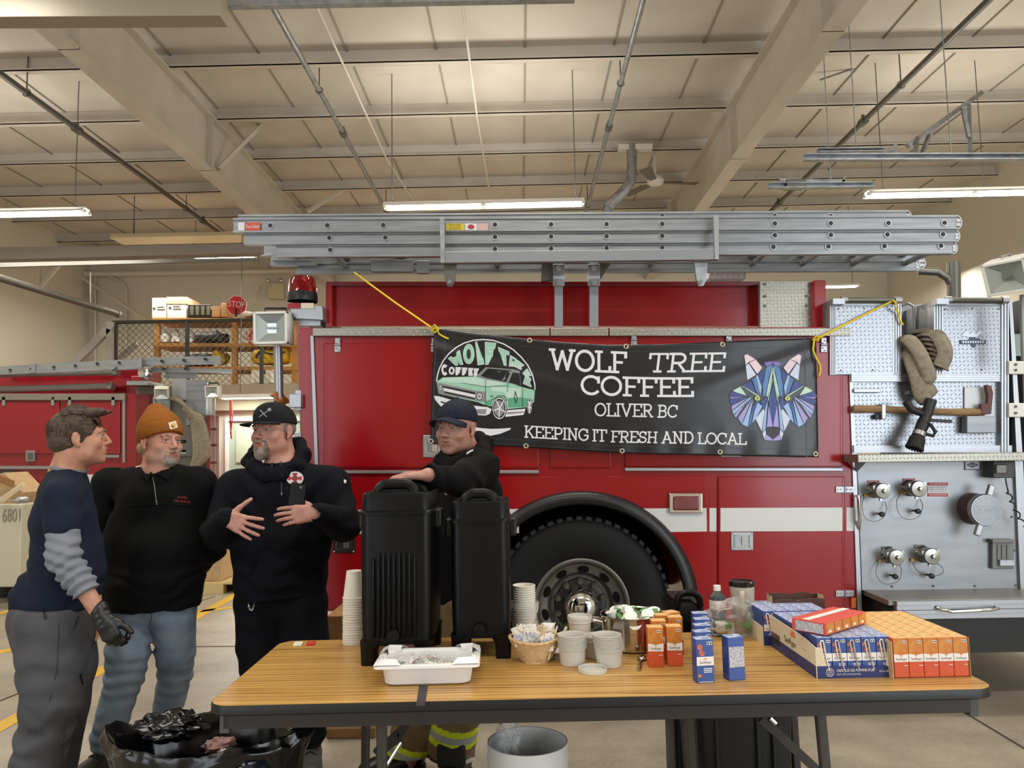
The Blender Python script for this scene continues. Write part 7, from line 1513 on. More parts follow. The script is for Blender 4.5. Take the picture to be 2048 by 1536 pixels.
mb = MB(); add_text(mb, '100% JUS DE POMME PUR', B3(W5 * .49, -.0068, .024), .012, RT, 0, width=W5 * .5); add_text(mb, 'FAIT DE CONCENTRE', B3(W5 * .40, -.0068, .012), .006, RT, 0, width=W5 * .32); add_text(mb, '8 x 5 x 200 mL', B3(W5 * .9, -.0068, .02), .009, RT, 0, width=W5 * .17)
mb.build('lettering', M_cw, fl)
MB().tube([B3(W5 * .15, -.0065, .019) + (ex * math.cos(a) + Vector((0, 0, 1)) * math.sin(a)) * .0125 for a in [i * PI / 12 for i in range(24)]], .0008, 5, close=True).build('seal_ring', M_cw, fl)
mb = MB()
for dz, s in ((.006, 'SANS'), (0, 'SUCRE'), (-.006, 'AJOUTE')): add_text(mb, s, B3(W5 * .15, -.0068, .019 + dz), .006, RT, 0, width=.015)
mb.build('lettering', M_cw, fl)
sw = wallq('side_wall', [B3(-.005, -.006, 0), B3(-.005, D8b, 0), B3(-.005, D8b, .118), B3(-.005, .09, .112), B3(-.005, -.006, .1)], M_tc, bt, -ex * .003)
wallq('side_band', [B3(-.0082, -.006, 0), B3(-.0082, D8b, 0), B3(-.0082, D8b, .042), B3(-.0082, -.006, .04)], M_tn, sw, -ex * .0006)
wallq('corner_flap', [B3(-.005, -.006, .04), B3(.03, -.006, .036), B3(.012, -.004, .1), B3(-.005, -.006, .1)], M_tc, bt, ey * .002); wallq('corner_flap', [B3(W5 - .022, -.006, .036), B3(W5 + .005, -.006, .036), B3(W5 + .005, -.006, .115), B3(W5 - .012, -.004, .112)], M_tc, bt, ey * .002)
wallq('side_wall', [B3(W5 + .002, -.006, 0), B3(W5 + .002, D8b, 0), B3(W5 + .002, D8b, .118), B3(W5 + .002, -.006, .115)], M_tc, bt, ex * .002)
RS = Matrix((-ey, Vector((0, 0, 1)), -ex)).transposed()
mb = MB(); add_text(mb, 'SunRype', B3(-.0092, .22, .065), .032, RS, 0); add_text(mb, '100% PURE', B3(-.0095, .2, .03), .014, RS, 0); add_text(mb, 'APPLE JUICE', B3(-.0095, .2, .014), .012, RS, 0); add_text(mb, '8 x 5 x 200 mL', B3(-.0095, .06, .018), .008, RS, 0); add_text(mb, 'please recycle', B3(-.0092, .09, .07), .006, RS, 0); mb.m = [0] * len(mb.m)
mb.build('lettering', M_ck, sw)
mb = MB(); c = B3(-.0092, .19, .088); mb.prism([c + RS @ Vector((.02 * math.cos(a), .02 * math.sin(a), 0)) for a in [PI * i / 10 for i in range(11)]], -ex * .0003)
for i in range(5): a = PI * (i + .5) / 5; mb.prism([c + RS @ Vector((.022 * math.cos(a - .1), .022 * math.sin(a - .1), 0)), c + RS @ Vector((.022 * math.cos(a + .1), .022 * math.sin(a + .1), 0)), c + RS @ Vector((.03 * math.cos(a), .03 * math.sin(a), 0))], -ex * .0003)
mb.build('sun_mark', mat('sun_orange', '#e2733c', 0.5), sw)
mb = MB(); k = 0
for i in range(26): w_ = (.0012, .0022, .0016)[i % 3]; mb.prism([B3(-.0091, .412 - i * .0034, .02), B3(-.0091, .412 - i * .0034 - w_, .02), B3(-.0091, .412 - i * .0034 - w_, .06), B3(-.0091, .412 - i * .0034, .06)], -ex * .0003)
mb.build('barcode', M_ck, sw)
# second blue case behind
cf = atz(1527, 1291, TZ) + Vector((.004, .0, 0))
CB3 = copy_tree(CB2, (0, 0, 0), (0, 0, TA), 'x', 'blue cartons in the rear case')
for j in range(4):
 for i in range(5):
  q = Vector((cf.x, cf.y, TZ + .003)) + ex * JW * (i + .5) + ey * JD * (j + .5); lb_ = 'blue juice carton in the rear case behind the printed tray'
  if i == 0 and j == 0: CB3.location = q; CB3['label'] = lb_
  else: copy_tree(CB3, q, (0, 0, TA), lb_)
rc_ = thing('carton_case', 'card wrap round the rear case of blue juice cartons', 'case', cf); C3 = lambda x, y, z: O3(x, y, z, cf)
wallq('side_wall', [C3(-.002, 0, 0), C3(-.002, JD * 4, 0), C3(-.002, JD * 4, .075), C3(-.002, 0, .07)], M_tc, rc_, -ex * .002); wallq('front_lip', [C3(-.002, -.003, 0), C3(.12, -.003, 0), C3(.12, -.003, .035), C3(-.002, -.003, .035)], M_tn, rc_, ey * .002)
# shrink-wrapped red five-pack lying on the blue cartons
P0, P1, P2 = atz(1652, 1272, TZ + .133), atz(1590, 1258, TZ + .133), atz(1733, 1247, TZ + .133)
ux = (P2 - P0).normalized(); uy = Vector((-ux.y, ux.x, 0)); uz = Vector((0, 0, 1))
wr = ((P2 - P0).length) / 5
pk = thing('juice_pack', 'shrink-wrapped red five-pack of juice lying on the blue cartons', 'juice pack', P0)
M_rdp = mat('carton_coral', '#d9574a', 0.4)
for i in range(5):
 o = P0 + ux * wr * i; mb = MB(); mb.prism([o, o + ux * wr * .98, o + ux * wr * .98 + uy * .125, o + uy * .125], uz * .042); c_ = mb.build('carton', M_rdp, pk, bevel=.003)
 MB().prism([o + ux * wr * .05 + uz * .004 - uy * .0012, o + ux * wr * .93 + uz * .004 - uy * .0012, o + ux * wr * .93 + uz * .038 - uy * .0012, o + ux * wr * .05 + uz * .038 - uy * .0012], uy * .001).build('carton_top_print', M_go, c_)
 MB().prism([o + ux * wr * .3 + uz * .008 - uy * .002, o + ux * wr * .6 + uz * .008 - uy * .002, o + ux * wr * .6 + uz * .016 - uy * .002, o + ux * wr * .3 + uz * .016 - uy * .002], uy * .001).build('white_mark', M_cw, c_)
 MB().prism([o + uy * .06 + uz * .0425, o + ux * wr * .98 + uy * .06 + uz * .0425, o + ux * wr * .98 + uy * .085 + uz * .0425, o + uy * .085 + uz * .0425], uz * .0006).build('white_band', M_cw, c_)
MB().prism([P0 - ux * .0015 + uy * .008 + uz * .004, P0 - ux * .0015 + uy * .11 + uz * .004, P0 - ux * .0015 + uy * .11 + uz * .036, P0 - ux * .0015 + uy * .008 + uz * .036], -ux * .0006).build('nutrition_panel', mat('nutrition_white', '#dcdde2', 0.5, var=('#8c8fa0', 120, 2, (1, 1, 4))), pk)
# ================================================================== bottle, tumbler, bag, tray box, rear dispenser
bo = atz(1438, 1270, TZ) ; bo.z = TZ; t = thing('water_bottle', 'clear plastic water bottle with a white cap and pale label', 'bottle', bo); zt = at(1438, 1176, bo.y).z - TZ
def bp(z): return z * zt / .2
M_pet = mat('pet_plastic', '#d9ecf2', 0.06, trans=0.92, ior=1.25)
pr = [(0, .004), (.02, .002), (.031, .004)] 
for i in range(9): z = .012 + i * .011; pr += [(.033, bp(z)), (.0315, bp(z + .005))]
pr += [(.033, bp(.115)), (.033, bp(.15)), (.03, bp(.165)), (.014, bp(.187)), (.013, bp(.2)), (0, bp(.2))]
MB().lathe(pr, bo, n=36).build('bottle_body', M_pet, t, smooth=50); MB().lathe([(.0335, bp(.112)), (.0337, bp(.114)), (.0337, bp(.15)), (.0335, bp(.151))], bo, n=36).build('bottle_label', mat('bottle_label', '#dfe0e0', 0.4, var=('#b9a58c', 60, 2)), t, smooth=60); MB().lathe([(0, bp(.19)), (.0145, bp(.19)), (.0145, bp(.212)), (0, bp(.213))], bo, n=24).build('bottle_cap', M_white, t, smooth=30)
MB().lathe([(0, .006), (.029, .006), (.0305, bp(.1)), (0, bp(.1))], bo, n=30).build('water', mat('water', '#cfe4ea', 0.02, trans=0.95, ior=1.33), t, smooth=50)
tu = atz(1488, 1266, TZ); tu.z = TZ; t = thing('travel_tumbler', 'beige travel tumbler with a handle and black lid', 'tumbler', tu); H = at(1488, 1166, tu.y).z - TZ; M_tu = mat('tumbler_beige', '#b5aa9a', 0.45)
MB().lathe([(0, 0), (.036, 0), (.038, .004), (.041, H * .33), (.044, H * .36), (.05, H * .95), (.05, H * .96), (0, H * .96)], tu, n=40).build('tumbler_body', M_tu, t, smooth=40); MB().lathe([(.0505, H * .945), (.052, H * .95), (.052, H * 1.03), (.048, H * 1.05), (.04, H * 1.03), (0, H * 1.03)], tu, n=40).build('tumbler_lid', mat('lid_black', '#171211', 0.15), t, smooth=40); MB().cyl(tu, tu + Vector((0, 0, .006)), .0375, n=30).build('rubber_foot', M_black, t)
hp_ = tu + Vector((-.02, -.046, 0)); MB().tube(spline([hp_ + Vector((.012, .008, H * .84)), hp_ + Vector((0, -.024, H * .86)), hp_ + Vector((-.004, -.03, H * .7)), hp_ + Vector((.0, -.026, H * .45)), hp_ + Vector((.008, .006, H * .36))], 6), .011, 10, flat=.6).build('handle', M_tu, t, smooth=60)
def crumple(c, rx, ry, rz, amp, seed, n=28, m=14, s=6):
 def fn(u, v):
  a, b = 2 * PI * u, PI * (v - .5); d = Vector((math.cos(a) * math.cos(b), math.sin(a) * math.cos(b), math.sin(b))); from_ = np.array([[d.x * s + 9, d.y * s, d.z * s]])
  q = 1 + amp * float(vnoise(from_, seed)[0]) * 2 + amp * .6 * float(vnoise(from_ * 2.3, seed + 1)[0]) * 2; return c + Vector((d.x * rx * q, d.y * ry * q, d.z * rz * q))
 return MB().grid(fn, n, m)
gb = at(1472, 1238, 3.22); gb.z = TZ + .065; t = thing('produce_bag', 'clear plastic bag with green print and white goods behind the tumbler', 'bag', gb); crumple(gb, .13, .05, .072, .3, 5).build('bag_film', M_film, t, smooth=60, normals=False)
rg = random.Random(4)
for k in range(7): crumple(gb + Vector((rg.uniform(-.09, .09), rg.uniform(-.015, .015), rg.uniform(-.045, .02))), .028, .018, .02, .3, k, 12, 8).build('bag_content', [mat('content_green', '#3f8f3a', 0.4), mat('content_white', '#dfe5dc', 0.4), mat('content_pale', '#b7c9a8', 0.4)][k % 3], t, smooth=60, normals=False)
xb = at(1588, 1215, 3.27); t = thing('card_tray', 'open brown card tray with torn cream inside behind the blue cases', 'box', xb); zA = TZ + .128 - .0
xw = .105; mk = mat('tray_brown', '#4a2a1e', 0.6); z0, z1 = TZ + .0, at(1588, 1188, 3.27).z
for nm, a, b in (('side_wall', (-xw, 0), (xw, 0)), ('side_wall', (-xw, .07), (xw, .07)), ('end_wall', (-xw, 0), (-xw, .07)), ('end_wall', (xw, 0), (xw, .07))):
 p, q = Vector((xb.x + a[0], 3.215 + a[1], 0)), Vector((xb.x + b[0], 3.215 + b[1], 0)); n_ = (q - p).cross(Vector((0, 0, 1))).normalized() * .002
 pts = [Vector((p.x, p.y, z0)), Vector((q.x, q.y, z0))] + [p.lerp(q, 1 - i / 8) + Vector((0, 0, z1 + rg.uniform(-.004, .006) - (.012 if a[1] == 0 and b[1] == 0 else 0))) for i in range(9)]
 w_ = MB().prism(pts, n_).build(nm, mk, t); MB().prism([v - n_ * .3 for v in pts], -n_ * .3).build('inner_face', M_lcard, w_)
db = atz(1380, 1262, 0.0); rd = thing('insulated_carrier', 'black moulded carrier with a loop handle standing behind the table', 'carrier', at(1378, 1250, 3.5)); rx0, rx1 = at(1343, 1250, 3.42).x, at(1414, 1250, 3.42).x; zr = at(1378, 1206, 3.42).z
cxm = (rx0 + rx1) / 2; MB().ring([rr2(cxm, 3.56, (rx1 - rx0) * 1.0, .26, .03, 0.0), rr2(cxm, 3.56, (rx1 - rx0) * 1.0, .26, .03, zr - .09), rr2(cxm, 3.56, (rx1 - rx0) * .98, .25, .03, zr - .03), rr2(cxm - .01, 3.56, (rx1 - rx0) * .6, .2, .03, zr + .01)]).build('body', M_cam, rd, smooth=35)
handle(Vector((cxm + .005, 3.44, zr - .02)), .13, .075, .03, .035).build('handle', M_cam, rd, smooth=50)
MB().lathe([(.036, .02), (.036, 0), (.022, 0), (.022, .02)], (cxm + .05, 3.425, zr - .09), Matrix(((1, 0, 0), (0, 0, -1), (0, 1, 0))), 24).build('port_ring', M_cam, rd, smooth=40)
bx0, bx1 = at(1392, 1450, 3.05).x, at(1588, 1450, 3.05).x; t = thing('storage_bin', 'big black bin standing under the right half of the table', 'bin', ((bx0 + bx1) / 2, 3.2, 0))
MB().ring([rr2((bx0 + bx1) / 2, 3.24, (bx1 - bx0) * .9, .36, .03, 0), rr2((bx0 + bx1) / 2, 3.24, bx1 - bx0, .4, .03, .56)]).build('bin_body', mat('bin_black', '#08080a', 0.5), t, smooth=35)
for q in (.2, .62, .78): MB().box((bx0 + (bx1 - bx0) * q, 3.036, .3), (.012, .01, .5)).build('bin_rib', mat('bin_black', '#08080a', 0.5), t)
lx = at(1381, 1480, 2.98); MB().bar((lx.x - .008, 2.98, TZ - .06), (lx.x + .012, 2.98, 0), .035, .03).build('leg', M_leg, table, bevel=.006)
# ================================================================== white pail and garbage bag
pc2 = Vector((at(1055, 1480, 2.98).x, 2.98, 0)); t = thing('bucket', 'large white plastic pail under the table with a clear wrapper inside', 'bucket', pc2); hz_ = at(1055, 1481, 2.98).z
MB().lathe([(0, .004), (.125, .004), (.143, hz_), (.15, hz_), (.151, hz_ - .012), (.149, hz_ - .035), (.152, hz_ - .045), (.152, hz_ - .07), (.147, hz_ - .075), (.15, hz_ - .085), (.15, hz_ - .11), (.145, hz_ - .115), (.13, 0), (0, 0)], pc2, n=56).build('bucket_body', M_white, t, smooth=40)
tag(crumple(at(1020, 1458, 2.95), .035, .03, .075, .5, 8, s=5).build('plastic_wrapper', M_film, smooth=60, normals=False), 'crumpled clear wrapper sticking out of the white pail', 'wrapper')
M_gb = mat('garbage_bag', '#0a0a0b', 0.22)
gc = Vector((at(425, 1470, 2.75).x, 2.72, 0)); gbag = thing('garbage_bag', 'black garbage bag liner standing open at the table left end', 'garbage bag', gc)
def gfn(u, v):
 a = 2 * PI * u; d = np.array([[math.cos(a) * 1.9 + 5, math.sin(a) * 1.9, v * 2.4]]); n1 = float(vnoise(d, 3)[0]); n2 = float(vnoise(d * 3.1, 4)[0]); n3 = float(vnoise(d * 7, 9)[0])
 prof_ = [(.20, 0), (.225, .15), (.235, .3), (.25, .42), (.265, .47), (.25, .5), (.225, .47), (.2, .4), (.185, .32)]; f = v * (len(prof_) - 1); i = min(int(f), len(prof_) - 2); f -= i
 r = prof_[i][0] * (1 - f) + prof_[i + 1][0] * f; z = prof_[i][1] * (1 - f) + prof_[i + 1][1] * f
 w_ = min(1, v * 2.2); r *= 1 + (.16 * n1 + .10 * n2 + .025 * n3) * w_; z *= 1 + (.16 * n1 + .07 * n2 + .02 * n3) * w_
 return Vector((gc.x + r * 1.28 * math.cos(a), gc.y + r * .8 * math.sin(a), z * 1.12))
MB().grid(gfn, 110, 60).build('bag_liner', M_gb, gbag, smooth=60, normals=False)
crumple(gc + Vector((.15, -.13, .49)), .12, .07, .055, .3, 21, 40, 22, 2.6).build('bag_fold', mat('garbage_blue', '#20242f', 0.2), gbag, smooth=50, normals=False)
crumple(gc + Vector((-.15, .05, .57)), .11, .07, .045, .35, 25, 40, 22, 2.6).build('bag_fold', M_gb, gbag, smooth=50, normals=False)
for (dx, dy, dz, r, m, lab) in ((.03, .0, .36, .06, mat('foil_silver', '#8f97a4', 0.2, 0.8), 'crumpled silver foil in the garbage bag'), (.0, .1, .40, .05, mat('meat_pink', '#a98078', 0.5), 'pinkish crumpled wrapper in the garbage bag'), (.14, -.17, .34, .05, mat('foil_blue', '#a9b6d0', 0.2, 0.5), 'crumpled pale blue foil at the front of the garbage bag'), (-.12, -.02, .36, .05, M_gb, 'crumpled black plastic inside the garbage bag')):
 tag(crumple(gc + Vector((dx, dy, dz + .08)), r, r * .8, r * .6, .4, int(dx * 100) + 40, 24, 14, 3.2).build('trash_wrapper', m, smooth=40, normals=False), lab, 'rubbish')
# ================================================================== people
from mathutils.bvhtree import BVHTree
A_ = lambda v: np.array(v, float)
def hframe(fwd, up=(0, 0, 1), roll=0.0):
 f = Vector(fwd).normalized(); r = f.cross(Vector(up)).normalized(); u = r.cross(f)
 if roll: r, u = r * math.cos(roll) + u * math.sin(roll), u * math.cos(roll) - r * math.sin(roll)
 return np.array([[r.x, f.x, u.x], [r.y, f.y, u.y], [r.z, f.z, u.z]])        # columns: own right, forward, up
class Head:
 def __init__(s, O, M, k=1.0, wide=1.0): s.O, s.M, s.k, s.w = A_(O), M, k, wide
 def p(s, x, y, z): return s.O + s.M @ (A_((x * s.w, y, z)) * s.k)
 def v(s, *q): return Vector(s.p(*q))
 def loc(s, P): return ((P - s.O) @ s.M) / s.k
 def ell(s, S, c, r, k=.02, op='add'): S.ell(s.p(*c), A_((r[0] * s.w, r[1], r[2])) * s.k, s.M, k, op)
 def cap(s, S, a, b, ra, rb=None, k=.015): S.cap(s.p(*a), s.p(*b), ra * s.k, (ra if rb is None else rb) * s.k, k)
def head_shape(S, H, neck, jowl=0.0, smile=0.0):
 e, c = H.ell, H.cap
 e(S, (0, -.015, .03), (.075, .097, .087)); e(S, (0, .03, -.035), (.06 + jowl * .4, .062, .083), .03); e(S, (0, .035, -.078), (.05 + jowl, .05, .036), .03)
 e(S, (0, .077, -.1), (.023 + jowl * .3, .018, .017), .022)
 for x in (-1, 1):
  e(S, (x * .047, .052, -.03), (.023, .03, .026), .02); c(S, (x * .014, .09, .026), (x * .045, .08, .024), .008, .007, .014); e(S, (x * (.05 + jowl), .02, -.07), (.018 + jowl * .4, .03, .03), .025)
 c(S, (0, .09, .012), (0, .113, -.026), .0075, .0105, .012)
 for x in (-1, 1): e(S, (x * .0125, .1, -.031), (.0085, .011, .008), .008)
 for x in (-1, 1): e(S, (x * .031, .098, .003), (.0165, .015, .0078), .012, 'sub')
 e(S, (0, .088, -.06), (.026, .013, .02), .015)
 c(S, (-.018, .093 - smile, -.054), (0, .0985, -.0535), .0045, .0055, .006); c(S, (.018, .093 - smile, -.054), (0, .0985, -.0535), .0045, .0055, .006); c(S, (-.015, .094, -.0665), (.015, .094, -.0665), .0062, None, .006)
 e(S, (0, .101, -.0602), (.024, .006, .0018), .003, 'sub')
 for x in (-1, 1):
  c(S, (x * .019, .0885, .0125), (x * .043, .0835, .0095), .0042, .0038, .006); c(S, (x * .021, .087, -.0035), (x * .041, .083, -.0045), .0038, None, .006)
  e(S, (x * .079, -.012, -.006), (.009, .018, .03), .005); e(S, (x * .09, -.006, -.003), (.0085, .0095, .019), .003, 'sub'); e(S, (x * .078, -.002, -.034), (.006, .009, .01), .006)
 S.cap(H.p(0, -.02, -.06), neck, .06 * H.k, .066 * H.k, .03); S.cap(H.p(0, -.045, -.05), A_(neck) + (0, .02, 0), .05 * H.k, .06 * H.k, .03)
def skin_mat(name, col, col2): return mat(name, col, 0.5, var=(col2, 28, 5), bump=('noise', 260, 0.12, 0.001), sss=0.12)
M_eye = mat('eye_white', '#a59d94', 0.3); M_iris = mat('iris', '#3d4a55', 0.15)
def face_bits(H, body, brow, look=(0, 1, 0), lipc=None):
 for x in (-1, 1):
  c = H.v(x * .0305, .0752, .0035); e = MB().sphere(c, .0122 * H.k, 16, 12).build('eye', M_eye, body, smooth=180)
  d = (Vector(H.M @ A_(look))).normalized(); MB().sphere(c + d * .0085 * H.k, .0056 * H.k, 12, 8).build('iris', M_iris, e, smooth=180)
  MB().tube([H.v(x * .015, .0965, .021), H.v(x * .03, .0935, .028), H.v(x * .047, .0815, .0225)], [.0028, .0042, .0022], 8, flat=.6).build('eyebrow', brow, body, smooth=60)
def hand(S, W, x, y, z, curl=.5, spread=.08, k=1.0, g=0.0, thumb=(.62, .62, -.35), tc=.3, curls=None):
 """x to the thumb side, y along the fingers, z out of the back; g thickens for a glove"""
 W, x, y, z = A_(W), A_(x), A_(y), A_(z); x /= np.linalg.norm(x); y = y - x * (x @ y); y /= np.linalg.norm(y); z = z - x * (x @ z) - y * (y @ z); z /= np.linalg.norm(z)
 p = lambda a, b, c: W + (x * a + y * b + z * c) * k
 kn = [(.031, .086), (.0105, .091), (-.010, .087), (-.029, .078)]; L = [(.040, .025, .021), (.045, .029, .022), (.041, .027, .021), (.032, .02, .019)]
 for i, (a, b) in enumerate(kn): S.cap(p(a * .6, .008, 0), p(a, b, .002), (.016 + g) * k, (.0118 + g) * k, .014)
 S.cap(p(.02, .03, -.008), p(.024, .05, -.008), (.014 + g) * k, None, .012)
 for i, (a, b) in enumerate(kn):
  sp = spread * (1.4 - i) ; q = p(a, b, .001); cu = (curls[i] if curls else curl); an = cu * .5
  for j, l in enumerate(L[i]):
   d = y * math.cos(an) * math.cos(sp) + x * math.sin(sp) * math.cos(an) - z * math.sin(an); n = q + d * l * k; r0 = (.0093, .0086, .0078)[j] * (.93 if i == 3 else 1); S.cap(q, n, (r0 + g) * k, (r0 * .9 + g) * k, .0035 if j else .006); q = n; an += cu * (.9 if j == 0 else .7)
 q = p(.022, .018, -.006); d = x * thumb[0] + y * thumb[1] + z * thumb[2]; d /= np.linalg.norm(d)
 for j, (l, r) in enumerate(((.042, .0145), (.034, .0105), (.026, .0092))): n = q + d * l * k; S.cap(q, n, (r + g) * k, (r * .88 + g) * k, .008 if j == 0 else .004); q = n; d = d * math.cos(tc) + y * math.sin(tc); d /= np.linalg.norm(d)
def chain(S, pts, k=.03, flat=None):
 for (a, ra), (b, rb) in zip(pts, pts[1:]): S.cap(a, b, ra, rb, k, flat)
def bounds(pts, m): P = np.array([list(p) for p in pts]); return P.min(0) - m, P.max(0) + m
def wrinkle(ctrs, amp=.006, freq=70, seed=0):
 """soft creases around the listed (point, axis, reach) places, plus a faint overall unevenness"""
 def fn(P):
  o = .006 * 2 * vnoise(P * 7.0, seed) + .0032 * 2 * vnoise(P * A_((19.0, 19.0, 14.0)), seed + 3)
  for c, ax, R in ctrs:
   q = P - A_(c); ax = A_(ax); ax = ax / np.linalg.norm(ax); d = np.linalg.norm(q, axis=1); o = o + 1.25 * amp * np.exp(-(d / R) ** 2) * np.sin(freq * (q @ ax) + 6 * vnoise(P * 9.0, seed + 1))
  return o
 return fn
BV = {}
def garment(S, name, m, par, sm=2, mfn=None):
 o = S.build(name, m, par, sm, mfn); off = parent_loc(par); me = o.data
 BV[o.name] = BVHTree.FromPolygons([v.co + off for v in me.vertices], [tuple(p.vertices) for p in me.polygons]); return o
def onto(o, px_, py_, off=.003):
 h = BV[o.name].ray_cast(CAM_O, ray(px_, py_).normalized()); 
 if h[0] is None: return None
 n = h[1] if h[1].dot(ray(px_, py_)) < 0 else -h[1]; return h[0] + n * off
def patch(o, mb, pts, mi=0, off=.003):
 P = [onto(o, a, b, off) for a, b in pts]
 if all(p is not None for p in P): mb.add(P, [tuple(range(len(P)))], mi)
def line_on(o, pts, r, m, name, par, off=.002):
 P = [onto(o, a, b, off) for a, b in pts]; P = [p for p in P if p is not None]
 if len(P) > 1: return MB().tube(spline(P, 4), r, 6).build(name, m, par, smooth=60)
def text_on(o, s, x0, x1, y, h, m, name, par, slope=0.0):
 v, f = text_mesh(s, 1.0); w = max(q.x for q in v) - min(q.x for q in v); cx_ = (x0 + x1) / 2; P = []
 for q in v:
  a = cx_ + q.x / w * (x1 - x0); P.append(onto(o, a, y + slope * (a - cx_) - q.y * h, .003))
 if all(p is not None for p in P): MB().add(P, f).build(name, m, par, normals=False)
def shoe(par, heel, toe, m, ms, lace=True, w=.048, hgt=.1, boot=0):
 heel, toe = Vector(heel), Vector(toe); d = (toe - heel).normalized(); n = Vector((-d.y, d.x, 0)); lo, hi = bounds([heel, toe, heel + Vector((0, 0, .16 + boot))], .1); S = SDF(lo, hi, .005); U_ = Vector((0, 0, 1))
 S.cap(heel + U_ * .05, heel + U_ * (hgt + .02 + boot), .045, .052, .02); S.cap(heel + U_ * .05 + d * .01, toe - d * .05 + U_ * .045, .045, .046, .03, (n, w / .045)); S.cap(heel + d * .04 + U_ * .085, toe - d * .09 + U_ * .055, .04, .036, .03); S.plane(heel + U_ * .022, (0, 0, -1)); u = garment(S, 'shoe', m, par)
 P = SDF(lo, hi, .005); P.cap(heel + U_ * .012, toe - d * .045 + U_ * .012, .05, .05, .01, (n, w * 1.08 / .05)); P.plane(heel + U_ * .03, (0, 0, 1)); P.plane(heel, (0, 0, -1)); P.build('sole', ms, u)
 if lace:
  for i in range(4):
   c = heel.lerp(toe, .38 + .11 * i) + U_ * (.128 - .017 * i); MB().tube([c - n * .03 - U_ * .012, c + d * .008 + U_ * .004, c + n * .03 - U_ * .012 + d * .012], .0042, 6).build('lace', M_black, u, smooth=60)
 return u
def cap_hat(par, H, m, mb_, zc=.036, h=.088, brim=.165, flatb=False, tilt=.0, bw=.078):
 lo, hi = bounds([H.p(-.12, -.14, 0), H.p(.12, .2, .16), H.p(.12, -.14, .16), H.p(-.12, .2, 0), H.p(-.12, -.14, .16)], .03); S = SDF(lo, hi, .004); H.ell(S, (0, -.014, zc), (.086, .107, h), 0)
 if flatb: H.ell(S, (0, .03, zc + .035), (.07, .06, h * .62), .02)
 Z = H.M[:, 2] - H.M[:, 1] * tilt; S.plane(H.p(0, .06, zc - .002), -Z); o = garment(S, 'cap', m, par)
 def bf(u, v):
  a = (u - .5) * 2; x = a * bw; y0 = .085 * math.sqrt(max(0, 1 - (a * .86) ** 2)) + .004; y1 = y0 + (brim - .09) * math.sqrt(max(.02, 1 - a ** 4)); y = y0 + (y1 - y0) * v; z = zc + .002 - (0.004 if flatb else .022) * a * a - (.012 if flatb else .022) * v + tilt * (y - .06); return H.v(x, y, z)
 MB().grid(bf, 24, 8).build('brim', mb_, o, smooth=180, solid=.0045); MB().sphere(H.v(0, -.014, zc + h), .008, 10, 6).build('top_button', m, o, smooth=60)
 for a in (0, PI / 3, 2 * PI / 3, PI, 4 * PI / 3, 5 * PI / 3): MB().tube([H.v(.0865 * math.cos(a) * math.cos(t), -.014 + .1075 * math.sin(a) * math.cos(t), zc + (h + .0005) * math.sin(t)) for t in [i * PI / 20 for i in range(0, 10)]], .0009, 5).build('seam', m, o)
 return o
def person(lab, H, neck, skin, J, grid_pts, hands, jowl=0.0, mats=None, mfn=None, h=.004, smile=0.0):
 """J: list of chains [(point, radius), ...] for trunk and limbs under the clothes"""
 lo, hi = bounds(grid_pts, .1); lo[2] = max(lo[2], -.02); S = SDF(lo, hi, h)
 for c in J: chain(S, c, .03)
 head_shape(S, H, neck, jowl, smile)
 for hd in hands: hand(S, **hd)
 base = Vector((float(neck[0]), float(neck[1]), 0)); root = thing('person', lab, 'person', base)
 lips = lambda P: (lambda L: ((np.abs(L[:, 0]) < .021) & (L[:, 1] > .085) & (L[:, 2] < -.0525 + .0) & (L[:, 2] > -.0715)))(H.loc(P))
 def mf(P):
  r = np.zeros(len(P)); 
  if mfn is not None: r[mfn(H.loc(P))] = 2
  r[lips(P)] = 1; return r
 b = garment(S, 'body', mats, root, 1, mf); return root, b
J3 = lambda *q: A_(at(*q))
def head_bounds(H): return [H.p(0, -.14, -.14), H.p(0, .14, .16), H.p(.12, 0, 0), H.p(-.12, 0, 0)]
M_hairb = mat('hair_brown', '#33271d', 0.55, var=('#574431', 45, 5, (1, 1, 4)), bump=('noise', 160, 0.9, 0.006))
